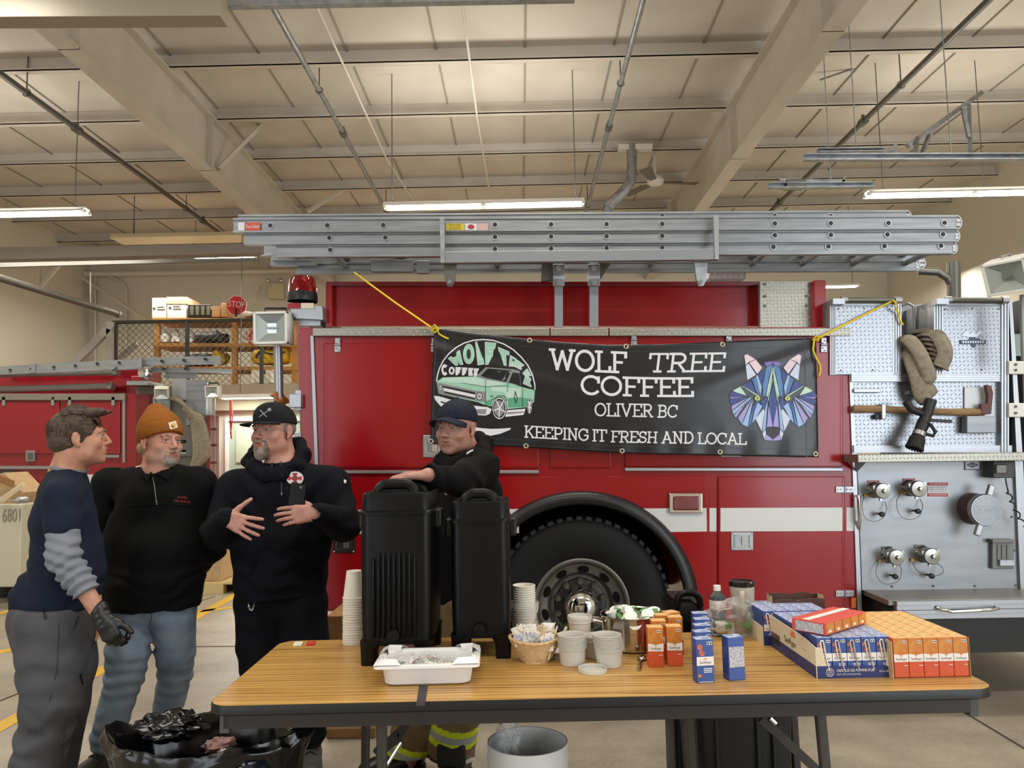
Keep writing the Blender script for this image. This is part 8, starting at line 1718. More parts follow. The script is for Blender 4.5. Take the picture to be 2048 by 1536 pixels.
# ------------------------------------------------------------------ young man in profile, navy shirt
def build_A():
 Y = 3.45; H = Head(at(161, 875, Y), hframe((.9, .43, .04), roll=0.0), 1.03, .97); neck = J3(133, 948, Y)
 sh, el, wr = J3(124, 992, 3.27), J3(126, 1112, 3.2), J3(205, 1236, 3.2); sh2, el2, wr2 = J3(147, 994, 3.58), J3(160, 1110, 3.6), J3(170, 1212, 3.56)
 ch, be, pe = J3(128, 1030, Y), J3(126, 1130, Y), J3(115, 1225, Y); kn, an = J3(104, 1400, 3.36), J3(70, 1552, 3.36); kn2, an2 = J3(128, 1400, 3.56), J3(104, 1548, 3.58); hp, hp2 = J3(104, 1240, 3.36), J3(124, 1240, 3.55)
 sk = skin_mat('skin_young', '#c08e76', '#b27b64'); pale = mat('lip_young', '#a8655a', 0.45)
 J = [[(neck, .06), (ch, .1), (be, .095), (pe, .09)], [(neck, .05), (sh, .055), (el, .042), (wr, .03)], [(neck, .05), (sh2, .055), (el2, .042), (wr2, .03)], [(pe, .09), (hp, .08), (kn, .06), (an, .045)], [(pe, .09), (hp2, .08), (kn2, .06), (an2, .045)]]
 hd = dict(W=wr, x=(.86, -.1, .45), y=(.42, -.05, -.9), z=(.1, -1, 0), curl=1.15, spread=.02, thumb=(.5, .8, -.35))
 root, body = person('young man in profile at far left, navy shirt, black glove, arm hanging', H, neck, sk, J, head_bounds(H) + [sh, el, wr, wr2, el2, an, an2, wr + (0.1, 0, -.15)], [hd, dict(W=wr2, x=(1, 0, .2), y=(.2, .1, -1), z=(0, 1, 0), curl=.5)], mats=[sk, pale, sk], smile=.004)
 face_bits(H, body, M_hairb, (.1, 1, -.05))
 # hair: short sides, brushed-up front
 lo, hi = bounds(head_bounds(H), .06); S = SDF(lo, hi, .0035); H.ell(S, (0, -.022, .033), (.0835, .106, .094), 0); H.ell(S, (0, -.05, -.02), (.072, .075, .055), .03)
 for i in range(9):
  x = -.05 + i * .0125; H.cap(S, (x, .04, .105), (x * .9, .086 - abs(x) * .3, .109), .02, .015, .012); H.cap(S, (x * .9, .08 - abs(x) * .3, .108), (x * .85 + .004, .122 - abs(x) * .45, .104 + .004 * (i % 3)), .012, .004, .006)
 H.ell(S, (0, .105, -.035), (.1, .078, .098), .012, 'sub'); H.ell(S, (0, .07, -.05), (.12, .052, .07), .01, 'sub')
 for x in (-1, 1): H.ell(S, (x * .085, -.008, -.012), (.02, .026, .036), .004, 'sub')
 S.plane(H.p(0, -.05, -.075), H.M @ A_((0, .35, -1))); S.disp(.003, 60, 2); hr = S.build('hair', M_hairb, body, 1); st_m = MB(); rh = random.Random(5)
 for i in range(520):
  side = i % 3 == 0; x = rh.uniform(-1, 1)
  if side:      # short sides and back, lying downward
   a = rh.uniform(-2.3, .45) if x > 0 else PI - rh.uniform(-2.3, .45); z0 = rh.uniform(-.03, .08); f = 1.012 + rh.random() * .03
   P = [H.v(.0835 * f * math.cos(a) * math.sqrt(max(.05, 1 - ((z0 - dz - .033) / .094) ** 2)), -.022 + .106 * f * math.sin(a) * math.sqrt(max(.05, 1 - ((z0 - dz - .033) / .094) ** 2)), z0 - dz) for dz in (0, .012, .024)]
   if math.sin(a) * .106 > .045 and z0 < .06: continue
  else:         # longer on top, swept forward
   t0 = rh.uniform(.5, 2.2); f = 1.01 + rh.random() * .05; P = [H.v(x * .07 * (1 - .15 * k), -.022 + .106 * f * math.cos(t0 - k * .16) * .93, .033 + .094 * f * math.sin(t0 - k * .16) * math.sqrt(max(.1, 1 - (x * .75) ** 2)) + .004 * k) for k in range(5)]
  st_m.tube(P, [.0022, .0022, .0012] if side else [.0026, .003, .0028, .0022, .001], 4, caps=False)
 o = st_m.build('hair_strands', M_hairb, hr, smooth=180, normals=False); o['kind'] = 'stuff'
 lat = (.5, -.86, 0); M_nv = mat('shirt_navy', '#1a2132', 0.9, bump=('noise', 400, 0.1, 0.001))
 lo, hi = bounds([sh, sh2, neck, pe, J3(30, 1225, Y), J3(210, 1130, Y), el], .14); S = SDF(lo, hi, .0065)
 for a, ra, b, rb, fl in ((J3(128, 990, Y), .105, J3(126, 1040, Y), .125, 1.6), (J3(126, 1040, Y), .125, J3(130, 1120, Y), .132, 1.45), (J3(130, 1120, Y), .132, J3(122, 1205, Y), .145, 1.35)): S.cap(a, b, ra, rb, .04, (lat, fl))
 S.cap(J3(150, 1100, Y), J3(148, 1150, Y), .11, .12, .06); S.cap(J3(80, 1195, Y), J3(105, 1210, Y), .12, .12, .05)
 for s_, e_ in ((sh, el), (sh2, el2)): S.cap(neck + (0, 0, -.02), s_, .06, .066, .05); S.cap(s_, s_ + (e_ - s_) * .52, .07, .074, .03)
 S.plane(J3(120, 1216, Y), (.03, 0, -1))
 S.ell(neck + (0.012, 0, .055), (.07, .085, .06), None, .01, 'sub')
 S.folds(wrinkle([(J3(90, 1120, Y), (.5, 0, 1), .12), (J3(70, 1180, Y), (.1, 0, 1), .14), (sh + (0, 0, -.08), (.7, 0, .7), .1), (J3(170, 1180, Y), (-.4, 0, 1), .12)], .005, 75, 1))
 sht = garment(S, 'shirt', M_nv, body)
 # printed letters at the back edge
 for (ya, yb2, xx) in ((992, 1005, 57), (1008, 1020, 55), (1026, 1034, 50), (1037, 1046, 52)):
  mb = MB(); patch(sht, mb, [(xx - 4, ya), (xx + 3, ya + 1), (xx + 1, yb2), (xx - 5, yb2 - 1)]); 
  if mb.v: mb.build('shirt_print', M_white, sht, normals=False)
 S = SDF(*bounds([neck + (0, 0, .03)], .14), .005); 
 for i in range(16): a, b = 2 * PI * i / 16, 2 * PI * (i + 1) / 16; q = lambda t: neck + A_((.012 + .066 * math.cos(t), .08 * math.sin(t), .022 - .012 * math.cos(t))); S.cap(q(a), q(b), .009, None, .004)
 S.build('collar', mat('undershirt_grey', '#7c7f86', 0.9), body)
 # grey sleeve, glove
 m1 = sh + (el - sh) * .45; wa = el + (wr - el) * .52; lo, hi = bounds([m1, el, wa], .1); S = SDF(lo, hi, .005); S.cap(m1, el, .069, .062, .02); S.cap(el, wa, .062, .05, .03); d = (wr - el) / np.linalg.norm(wr - el); S.plane(wa + d * .012, d)
 S.folds(wrinkle([(el, (.3, 0, 1), .1), (wa, d, .09), (el + (wa - el) * .5, d, .09)], .0062, 150, 5)); S.build('sleeve', mat('sleeve_grey', '#7e828c', 0.9, bump=('noise', 500, 0.1, 0.001)), body)
 lo, hi = bounds([wr, wr + (.12, 0, -.2), wr + (-.05, 0, .04)], .07); S = SDF(lo, hi, .0036); hand(S, g=.0032, **hd); dd = A_((.42, -.05, -.9)); S.cap(wr - dd * .035, wr + dd * .03, .036, .033, .012); S.folds(wrinkle([(wr, dd, .05)], .002, 260, 7)); S.build('glove', mat('glove_black', '#17181a', 0.4), body)
 # trousers
 M_tr = mat('trousers_grey', '#4b4c50', 0.8, var=('#55565a', 6, 4), bump=('noise', 300, 0.08, 0.001)); lo, hi = bounds([pe, kn, an, kn2, an2, J3(30, 1230, Y), J3(200, 1230, Y)], .16); lo[2] = -.01; S = SDF(lo, hi, .007)
 S.cap(J3(112, 1205, Y), J3(110, 1265, Y), .15, .155, .04, (lat, 1.25)); S.cap(J3(75, 1240, Y), J3(85, 1275, Y), .12, .11, .05)
 chain(S, [(hp, .135), (J3(104, 1330, 3.36), .125), (kn, .112), (an, .1)], .04); chain(S, [(hp2, .13), (J3(135, 1330, 3.55), .12), (kn2, .105), (an2, .095)], .03)
 S.folds(wrinkle([(J3(80, 1300, 3.3), (.3, 0, 1), .13), (J3(90, 1350, 3.3), (.1, 0, 1), .12), (J3(60, 1480, 3.3), (.4, 0, 1), .16), (J3(120, 1460, 3.3), (-.5, 0, 1), .13)], .006, 60, 9)); S.plane((0, 0, .03), (0, 0, -1))
 S.plane(J3(112, 1207, Y), (0, 0, 1)); tr = garment(S, 'trousers', M_tr, body)
 for (a, b) in (((86, 1220), (92, 1238)), ((156, 1232), (148, 1258)), ((160, 1348), (164, 1368))): line_on(tr, [a, ((a[0] + b[0]) / 2, (a[1] + b[1]) / 2), b], .004, M_black, 'zip_pull', tr, .004)
 line_on(tr, [(118, 1245), (115, 1330), (100, 1400), (92, 1450)], .0018, mat('seam_grey', '#3b3c40', 0.9), 'seam', tr, .0); line_on(tr, [(140, 1400), (128, 1480), (122, 1534)], .0018, mat('seam_grey', '#3b3c40', 0.9), 'seam', tr, .0)
 for q in (an, an2): shoe(root, (q[0] - .05, q[1], 0), (q[0] + .2, q[1], 0), mat('shoe_dark', '#2b2a28', 0.6), M_rubber, False)
build_A()
# ------------------------------------------------------------------ man in the brown beanie
def build_B():
 Y = 3.85; H = Head(at(322, 883, Y), hframe((.86, -.51, .0), roll=.04), 1.04, 1.06); neck = J3(318, 945, Y)
 shR, elR, wrR = J3(222, 970, 3.9), J3(197, 1100, 3.98), J3(262, 1180, 4.12); shL, elL, wrL = J3(398, 970, 3.88), J3(420, 1100, 3.96), J3(352, 1182, 4.12); pe = J3(308, 1205, Y); ch, be = J3(315, 1020, Y), J3(312, 1120, Y)
 hR, kR, aR = J3(268, 1230, Y), J3(250, 1350, 3.82), J3(214, 1478, 3.82); hL, kL, aL = J3(345, 1230, Y), J3(350, 1345, 4.0), J3(330, 1448, 4.15)
 sk = skin_mat('skin_ruddy', '#c3917c', '#b9806d'); st = mat('stubble_grey', '#bd8f7c', 0.6, var=('#ad9183', 90, 3))
 J = [[(neck, .065), (ch, .11), (be, .11), (pe, .09)], [(neck, .06), (shR, .06), (elR, .045), (wrR, .03)], [(neck, .06), (shL, .06), (elL, .045), (wrL, .03)], [(pe, .09), (hR, .08), (kR, .06), (aR, .045)], [(pe, .09), (hL, .08), (kL, .06), (aL, .045)]]
 root, body = person('man in the brown knit beanie and black zip-neck top, hands behind his back', H, neck, sk, J, head_bounds(H) + [shR, elR, wrR, shL, elL, wrL, aR, aL], [dict(W=wrR, x=(0, -.3, 1), y=(1, .1, -.2), z=(0, 1, .2), curl=.6), dict(W=wrL, x=(0, -.3, 1), y=(-1, .1, -.2), z=(0, 1, .2), curl=.6)], .006, [sk, mat('lip_ruddy', '#9c6258', 0.5), st], lambda L: (L[:, 2] < -.04) & (L[:, 1] > .02) & (L[:, 2] > -.12) & (np.abs(L[:, 0]) < .075))
 face_bits(H, body, mat('brow_grey', '#8a7a68', 0.7), (.15, 1, 0))
 M_gg = mat('goatee_grey', '#9c958b', 0.8, var=('#786f66', 120, 3), bump=('noise', 300, 0.5, 0.003)); lo, hi = bounds(head_bounds(H), .02); S = SDF(lo, hi, .003)
 H.cap(S, (-.024, .0905, -.050), (0, .101, -.0465), .0035, .005, .004); H.cap(S, (.024, .0905, -.050), (0, .101, -.0465), .0035, .005, .004); H.ell(S, (0, .084, -.098), (.028, .018, .02), .006)
 for x in (-1, 1): H.cap(S, (x * .026, .088, -.052), (x * .029, .08, -.085), .0035, .006, .005)
 S.disp(.002, 200, 3); S.build('goatee', M_gg, body, 1)
 S = SDF(lo, hi, .004); H.ell(S, (0, -.05, -.03), (.076, .068, .05), 0); S.plane(H.p(0, -.02, 0), H.M @ A_((0, 1, 0))); S.disp(.004, 120, 2); S.build('hair', mat('hair_blond_grey', '#a58d6c', 0.7, bump=('noise', 160, 0.6, 0.004)), body, 1)
 M_bn = mat('beanie_brown', '#8d5420', 0.95, var=('#a0632a', 180, 3), bump=('wave', 85, 0.45, 0.004)); lo, hi = bounds([H.p(0, -.15, -.02), H.p(0, .14, .22), H.p(.13, 0, .05), H.p(-.13, 0, .05)], .03); S = SDF(lo, hi, .004)
 H.ell(S, (0, -.018, .055), (.09, .108, .1), 0); H.cap(S, (0, -.03, .08), (0, -.05, .142), .075, .046, .05); S.plane(H.p(0, .03, .03), H.M @ A_((0, .36, -1))); S.disp(.003, 22, 4); bn = garment(S, 'beanie', M_bn, body)
 S = SDF(lo, hi, .004); H.ell(S, (0, -.016, .05), (.0965, .115, .1), 0); S.plane(H.p(0, .03, .022), H.M @ A_((0, .38, -1))); S.plane(H.p(0, .03, .084), H.M @ A_((0, -.38, 1))); S.disp(.002, 25, 6); S2 = garment(S, 'beanie_cuff', M_bn, bn)
 mb = MB(); patch(S2, mb, [(336, 846), (351, 842), (355, 855), (340, 859)], 0, .003); lb = mb.build('cuff_label', mat('label_cream', '#d9d3c6', 0.6), S2, normals=False) if mb.v else None
 mb = MB(); patch(S2, mb, [(342, 849), (348, 846), (351, 851), (345, 854)], 0, .0045)
 if mb.v: mb.build('label_mark', mat('label_gold', '#d9a33c', 0.6), S2, normals=False)
 M_jk = mat('jacket_black', '#08090a', 0.9, bump=('noise', 350, 0.1, 0.001)); lo, hi = bounds([shR, shL, elR, elL, wrR, wrL, neck, pe], .16); lo[1] -= .2; S = SDF(lo, hi, .0065); X = (1, 0, 0)
 S.cap(J3(315, 1000, Y), J3(312, 1080, Y), .135, .165, .05, (X, 1.5)); S.cap(J3(312, 1080, Y), J3(308, 1170, Y), .165, .165, .05, (X, 1.42)); S.cap(J3(308, 1165, Y), J3(308, 1200, Y), .165, .16, .04, (X, 1.45)); S.cap(J3(312, 1110, 3.74), J3(312, 1150, 3.74), .12, .12, .08)
 for a, b, c in ((shR, elR, wrR), (shL, elL, wrL)): S.cap(neck + (0, 0, -.02), a, .07, .082, .06); S.cap(a, b, .085, .072, .03); S.cap(b, c, .07, .05, .03)
 S.plane(J3(308, 1213, Y), (0, 0, -1)); S.ell(neck + (0.005, -.03, .06), (.078, .085, .07), None, .012, 'sub')
 S.folds(wrinkle([(elR, (0, 0, 1), .12), (elL, (0, 0, 1), .12), (J3(350, 1180, 3.7), (-.4, 0, 1), .14), (J3(260, 1180, 3.7), (.5, 0, 1), .12), (shR + (0.05, 0, -.1), (.6, 0, .8), .1)], .006, 60, 12))
 jk = garment(S, 'jacket', M_jk, body)
 lo, hi = bounds([neck], .2); S = SDF(lo, hi, .005); q = lambda t: neck + A_((.004 + .078 * math.cos(t), -.012 + .082 * math.sin(t), .004 + .02 * math.sin(t)))
 for i in range(18): a, b = -.35 + i * .213, -.35 + (i + 1) * .213; S.cap(q(a), q(b), .011, None, .006); S.cap(q(a) + A_((0, 0, .022)), q(b) + A_((0, 0, .022)), .009, None, .008)
 cl = S.build('collar', M_jk, jk)
 for pts in ([(284, 932), (296, 938), (305, 948), (297, 964), (284, 950)], [(309, 950), (326, 944), (342, 934), (346, 944), (338, 962), (322, 954)]):
  P = [onto(jk, a, b, .008) for a, b in pts]
  if all(p is not None for p in P): MB().prism(P, (0, -.006, .002)).build('collar_flap', M_jk, cl, bevel=.002)
 line_on(jk, [(226, 1018), (262, 1012), (312, 1010), (350, 1010), (384, 1014)], .0022, mat('seam_black', '#050506', 0.9), 'chest_seam', jk); line_on(jk, [(306, 955), (310, 980), (313, 1004)], .0025, M_dpipe, 'zip', jk, .003); line_on(jk, [(313, 1000), (314, 1006), (314, 1010)], .004, M_bralu, 'zip_pull', jk, .004)
 text_on(jk, 'OLIVER', 354, 374, 995, 6, mat('stitch_red', '#a5222c', 0.6), 'lettering', jk, .05); text_on(jk, 'FIRE RESCUE', 348, 380, 1003, 6, mat('stitch_red', '#a5222c', 0.6), 'lettering', jk, .08)
 for s_, q in ((shR, 1), (shL, -1)): S = SDF(*bounds([s_, neck], .12), .005); a = s_ + A_((q * -.03, -.02, .078)); b = s_ + A_((q * .06, -.02, .083)); S.rbox((a + b) / 2, (.05, .022, .006), .005, None); S.build('shoulder_strap', M_jk, jk)
 M_je = mat('jeans_blue', '#6f7f92', 0.85, var=('#8796a6', 9, 5), bump=('noise', 320, 0.12, 0.001)); lo, hi = bounds([hR, hL, kR, kL, aR, aL, pe], .16); lo[2] = .02; S = SDF(lo, hi, .0065); S.cap(J3(270, 1205, Y), J3(345, 1205, Y), .115, .115, .03); chain(S, [(hR, .108), (J3(258, 1300, 3.83), .098), (kR, .085), (aR, .076)], .03); chain(S, [(hL, .108), (J3(350, 1300, 3.93), .095), (kL, .08), (aL, .072)], .02)
 S.folds(wrinkle([(aR + (0, 0, .03), (.1, 0, 1), .1), (aR + (0, 0, .08), (-.2, 0, 1), .07), (kR, (.3, 0, 1), .11), (hR + (0, 0, -.1), (.7, 0, .7), .11), (aL, (.1, 0, 1), .1), (kL, (.2, 0, 1), .1)], .007, 95, 15)); S.plane(J3(308, 1196, Y), (0, 0, 1)); je = garment(S, 'jeans', M_je, body)
 line_on(je, [(303, 1216), (303, 1235), (298, 1252)], .003, mat('seam_blue', '#4d5a6b', 0.9), 'fly_seam', je, .0)
 sm = mat('shoe_black', '#1d1b19', 0.6, var=('#3a342d', 40, 4)); shoe(root, (aR[0] + .0, aR[1] + .07, 0), (aR[0] - .05, aR[1] - .2, 0), sm, M_rubber); shoe(root, (aL[0], aL[1] + .05, 0), (aL[0] + .02, aL[1] - .21, 0), sm, M_rubber)
build_B()
# ------------------------------------------------------------------ man in the black cap and hoodie, gesturing
def build_C():
 Y = 3.8; H = Head(at(547, 862, Y), hframe((-.4, -.915, .0), roll=-.03), 1.06, 1.08); neck = J3(566, 935, Y)
 shR, elR, wrR = J3(470, 978, 3.8), J3(440, 1062, 3.7), J3(452, 1036, 3.46); shL, elL, wrL = J3(662, 972, 3.82), J3(688, 1050, 3.72), J3(634, 1026, 3.46)
 ch, be, pe = J3(566, 1010, Y), J3(560, 1100, Y), J3(562, 1195, Y); hR, kR, aR = J3(520, 1215, Y), J3(524, 1345, 3.78), J3(536, 1478, 3.85); hL, kL, aL = J3(604, 1215, Y), J3(612, 1345, 3.78), J3(618, 1466, 3.84)
 sk = skin_mat('skin_pink', '#bb8a7c', '#ac796b'); st = mat('stubble_brown', '#b37d6b', 0.6, var=('#a57766', 90, 3))
 J = [[(neck, .065), (ch, .11), (be, .11), (pe, .09)], [(neck, .06), (shR, .06), (elR, .045), (wrR, .03)], [(neck, .06), (shL, .06), (elL, .045), (wrL, .03)], [(pe, .09), (hR, .085), (kR, .06), (aR, .045)], [(pe, .09), (hL, .085), (kL, .06), (aL, .045)]]
 h1 = dict(W=wrR, x=(.35, .1, .95), y=(.93, -.25, .28), z=(-.2, -1, .1), curls=[.14, .2, .28, .36], spread=.16, thumb=(.85, .45, -.1), tc=.1, k=1.06); h2 = dict(W=wrL, x=(-.1, .25, 1), y=(-1, -.12, .12), z=(0, -1, .1), curls=[.35, .36, .36, .38], spread=.05, thumb=(.75, .7, -.75), tc=.2, k=1.06)
 root, body = person('man in the flat black cap and navy hoodie, gesturing and holding a phone', H, neck, sk, J, head_bounds(H) + [shR, elR, wrR, shL, elL, wrL, aR, aL, wrR + (.2, -.08, .1), wrL - (.2, .1, 0)], [h1, h2], .008, [sk, mat('lip_pink', '#94574d', 0.5), st], lambda L: (L[:, 2] < -.035) & (L[:, 1] > -.01) & (L[:, 2] > -.12) & (np.abs(L[:, 0]) > .03))
 M_gb2 = mat('goatee_brown', '#5e5248', 0.85, var=('#958c82', 35, 3), bump=('noise', 260, 0.6, 0.004)); face_bits(H, body, mat('brow_brown', '#5b473a', 0.7), (-.25, 1, 0))
 lo, hi = bounds(head_bounds(H), .03); S = SDF(lo, hi, .003)
 H.cap(S, (-.025, .0905, -.051), (0, .1015, -.0465), .005, .0062, .004); H.cap(S, (.025, .0905, -.051), (0, .1015, -.0465), .005, .0062, .004); H.ell(S, (0, .088, -.105), (.03, .022, .034), .008)
 for x in (-1, 1): H.cap(S, (x * .027, .088, -.054), (x * .03, .082, -.09), .006, .011, .006)
 S.disp(.003, 150, 3, stretch=(1, 1, .3)); S.build('goatee', M_gb2, body, 1)
 S = SDF(lo, hi, .0035); H.ell(S, (0, -.02, .012), (.0785, .097, .06), 0); S.plane(H.p(0, .022, 0), H.M @ A_((0, 1, 0))); S.plane(H.p(0, -.02, -.03), H.M @ A_((0, .3, -1)))
 for x in (-1, 1): H.ell(S, (x * .085, -.01, -.01), (.02, .026, .036), .004, 'sub')
 S.build('hair', mat('hair_grey', '#7b7068', 0.8, bump=('noise', 300, 0.4, 0.002)), body, 1)
 M_cp = mat('cap_black', '#16181b', 0.8); cp = cap_hat(body, H, M_cp, M_cp, .036, .098, .178, True, .04, .084)
 M_axg = mat('embroidery_grey', '#8b8d92', 0.6)
 for a, b in (((519, 834), (539, 820)), ((521, 821), (534, 834))): line_on(cp, [a, ((a[0] + b[0]) / 2, (a[1] + b[1]) / 2), b], .0028, M_axg, 'crossed_tool', cp, .002)
 mb = MB(); patch(cp, mb, [(535, 818), (541, 816), (543, 822), (538, 823)], 0, .003); mb.v and mb.build('axe_head_mark', M_axg, cp, normals=False)
 M_hd = mat('hoodie_navy', '#080a12', 0.9, bump=('noise', 380, 0.12, 0.001)); lo, hi = bounds([shR, elR, wrR, shL, elL, wrL, neck, pe], .17); lo[1] -= .2; S = SDF(lo, hi, .0065); X = (1, .05, 0)
 S.cap(J3(566, 995, Y), J3(562, 1080, Y), .14, .165, .05, (X, 1.45)); S.cap(J3(562, 1080, Y), J3(562, 1165, Y), .165, .16, .05, (X, 1.33)); S.cap(J3(562, 1160, Y), J3(562, 1178, Y), .158, .155, .03, (X, 1.36)); S.cap(J3(560, 1090, 3.7), J3(560, 1130, 3.7), .11, .11, .08)
 for a, b, c in ((shR, elR, wrR), (shL, elL, wrL)):
  S.cap(neck + (0, 0, -.03), a, .075, .085, .06); S.cap(a, b, .09, .082, .04); d = (c - b); S.cap(b, b + d * .86, .08, .05, .03); S.cap(b + d * .86, b + d * 1.0, .047, .042, .012); S.ell(c + d / np.linalg.norm(d) * .012, (.037, .037, .03), None, .004, 'sub')
 S.plane(J3(562, 1190, Y), (0, 0, -1))
 S.folds(wrinkle([(elR, (.5, 0, 1), .13), (elL, (-.6, 0, 1), .14), (J3(490, 1000, 3.7), (.8, 0, .6), .1), (J3(640, 1000, 3.7), (-.8, 0, .6), .1), (J3(520, 1150, 3.65), (.3, 0, 1), .14), (J3(610, 1150, 3.65), (-.3, 0, 1), .12)], .007, 62, 21))
 hd = garment(S, 'hoodie', M_hd, body)
 lo, hi = bounds([neck], .26); S = SDF(lo, hi, .006); R = [J3(504, 912, 3.82), J3(512, 930, 3.76), J3(536, 944, 3.7), J3(563, 942, 3.7), J3(592, 924, 3.75), J3(606, 906, 3.82), J3(598, 888, 3.92), J3(560, 886, 3.97), J3(518, 894, 3.92)]
 for i in range(len(R)): S.cap(R[i], R[(i + 1) % len(R)], .022 if i < 4 else .033, None, .02)
 R2 = [q + (q - neck) * A_((.16, .1, 0)) + A_((0, 0, -.028)) for q in R]
 for i in range(len(R)): S.cap(R[i], R2[i], .022, .018, .02); S.cap(R2[i], R2[(i + 1) % len(R)], .02, None, .02); S.cap((R[i] + R2[i]) / 2, (R[(i + 1) % len(R)] + R2[(i + 1) % len(R)]) / 2, .021, None, .02)
 S.folds(wrinkle([(R[4], (0, 0, 1), .1), (R[0], (0, 0, 1), .1)], .005, 90, 23)); hood = garment(S, 'hood', M_hd, hd)
 for pts in ([(546, 928), (544, 940), (540, 952), (537, 957)], [(562, 926), (561, 945), (563, 965), (564, 985)]):
  P = [(onto(hd, a, b, .006) if i else (onto(hood, a, b, .004) or onto(hd, a, b, .01))) for i, (a, b) in enumerate(pts)]; P = [p for p in P if p is not None]; ds = MB().tube(spline(P, 4), .004, 8).build('drawstring', mat('cord_navy', '#1b2236', 0.7), hd, smooth=60); MB().cyl(P[-1], P[-1] + Vector((0, 0, -.014)), .0045, n=8).build('cord_tip', M_bralu, ds)
 c = (590, 957); mb = MB()
 def disc(r, ry, mi, off):
  for i in range(20): a, b = 2 * PI * i / 20, 2 * PI * (i + 1) / 20; patch(hd, mb, [c, (c[0] + r * math.cos(a), c[1] + ry * math.sin(a)), (c[0] + r * math.cos(b), c[1] + ry * math.sin(b))], mi, off)
 disc(17, 13.5, 0, .003)
 for i in range(4):
  a = i * PI / 2; w = .42; pts = [(c[0] + 15 * math.cos(a - w), c[1] + 11.5 * math.sin(a - w)), (c[0] + 15 * math.cos(a + w), c[1] + 11.5 * math.sin(a + w)), c]; patch(hd, mb, pts, 1 if i % 2 == 0 else 2, .0036)
 for i in range(8): a = PI / 4 + (i // 2) * PI / 2 + (-.12 if i % 2 else .12); patch(hd, mb, [c, (c[0] + 14 * math.cos(a - .05), c[1] + 11 * math.sin(a - .05)), (c[0] + 14 * math.cos(a + .05), c[1] + 11 * math.sin(a + .05))], 0, .004)
 disc(6, 5, 2, .0044); mb.build('fire_badge', [mat('badge_white', '#cfcbc8', 0.6), mat('badge_red', '#b01f2c', 0.6), mat('badge_deep_red', '#7f1620', 0.6)], hd, normals=False)
 line_on(hd, [(500, 1150), (522, 1098), (560, 1092), (602, 1098), (624, 1150)], .0025, mat('seam_navy', '#080a12', 0.9), 'pocket_edge', hd, .001)
 mb = MB(); patch(hd, mb, [(687, 959), (692, 961), (691, 967), (687, 966)], 0, .003); mb.v and mb.build('sleeve_patch', M_white, hd, normals=False)
 M_pt = mat('work_trousers', '#070910', 0.9, bump=('noise', 300, 0.1, 0.001)); lo, hi = bounds([hR, hL, kR, kL, aR, aL, pe], .22); lo[2] = .03; S = SDF(lo, hi, .0065); S.cap(J3(522, 1200, Y), J3(604, 1200, Y), .12, .12, .03); chain(S, [(hR, .12), (J3(521, 1290, Y), .11), (kR, .092), (aR, .08)], .025); chain(S, [(hL, .115), (J3(612, 1290, Y), .105), (kL, .09), (aL, .078)], .025)
 S.folds(wrinkle([(kR, (.2, 0, 1), .12), (kL, (-.2, 0, 1), .12), (aL, (0, 0, 1), .1), (hR + (0, -.1, -.06), (.8, 0, .5), .1)], .006, 70, 27)); S.plane(J3(562, 1182, Y), (0, 0, 1)); pt = garment(S, 'trousers', M_pt, body)
 kc = MB(); P = [onto(pt, a, b, .006) for a, b in ((497, 1172), (497, 1190), (499, 1210), (503, 1219), (508, 1214), (510, 1195), (511, 1173))]; P = spline([p for p in P if p is not None], 5)
 for i in range(0, len(P) - 1): d = P[i + 1] - P[i]; kc.tube([P[i] + frame(d, (0, 1, 0)) @ Vector((.004 * math.cos(q) * (1 if i % 2 else .3), .004 * math.cos(q) * (.3 if i % 2 else 1), 0)) + d.normalized() * .006 * math.sin(q) for q in [k * PI / 4 for k in range(8)]], .0011, 5, close=True)
 kc.build('key_chain', M_chrome, pt)
 sg = mat('shoe_grey', '#56534d', 0.7, var=('#464440', 40, 4)); so = mat('sole_grey', '#2e2d2c', 0.7); shoe(root, (aL[0] - .01, aL[1] + .06, 0), (aL[0] + .07, aL[1] - .23, 0), sg, so, w=.053); shoe(root, (aR[0] + .01, aR[1] + .06, 0), (aR[0] - .03, aR[1] - .22, 0), sg, so, w=.053)
 ph = thing('phone', 'black mobile phone held upright by the gesturing man', 'phone', at(594, 990, 3.38)); R = Matrix.Rotation(.12, 3, 'Y'); c = at(594, 1000, 3.478); b = MB().box(c, (.074, .009, .15), R).build('phone_body', mat('phone_black', '#040405', 0.3, spec=.2), ph, bevel=.004); MB().cyl(c + R @ Vector((.012, -.0045, .058)), c + R @ Vector((.012, -.0065, .058)), .006, n=14).build('camera_lens', M_dpipe, ph)
build_C()
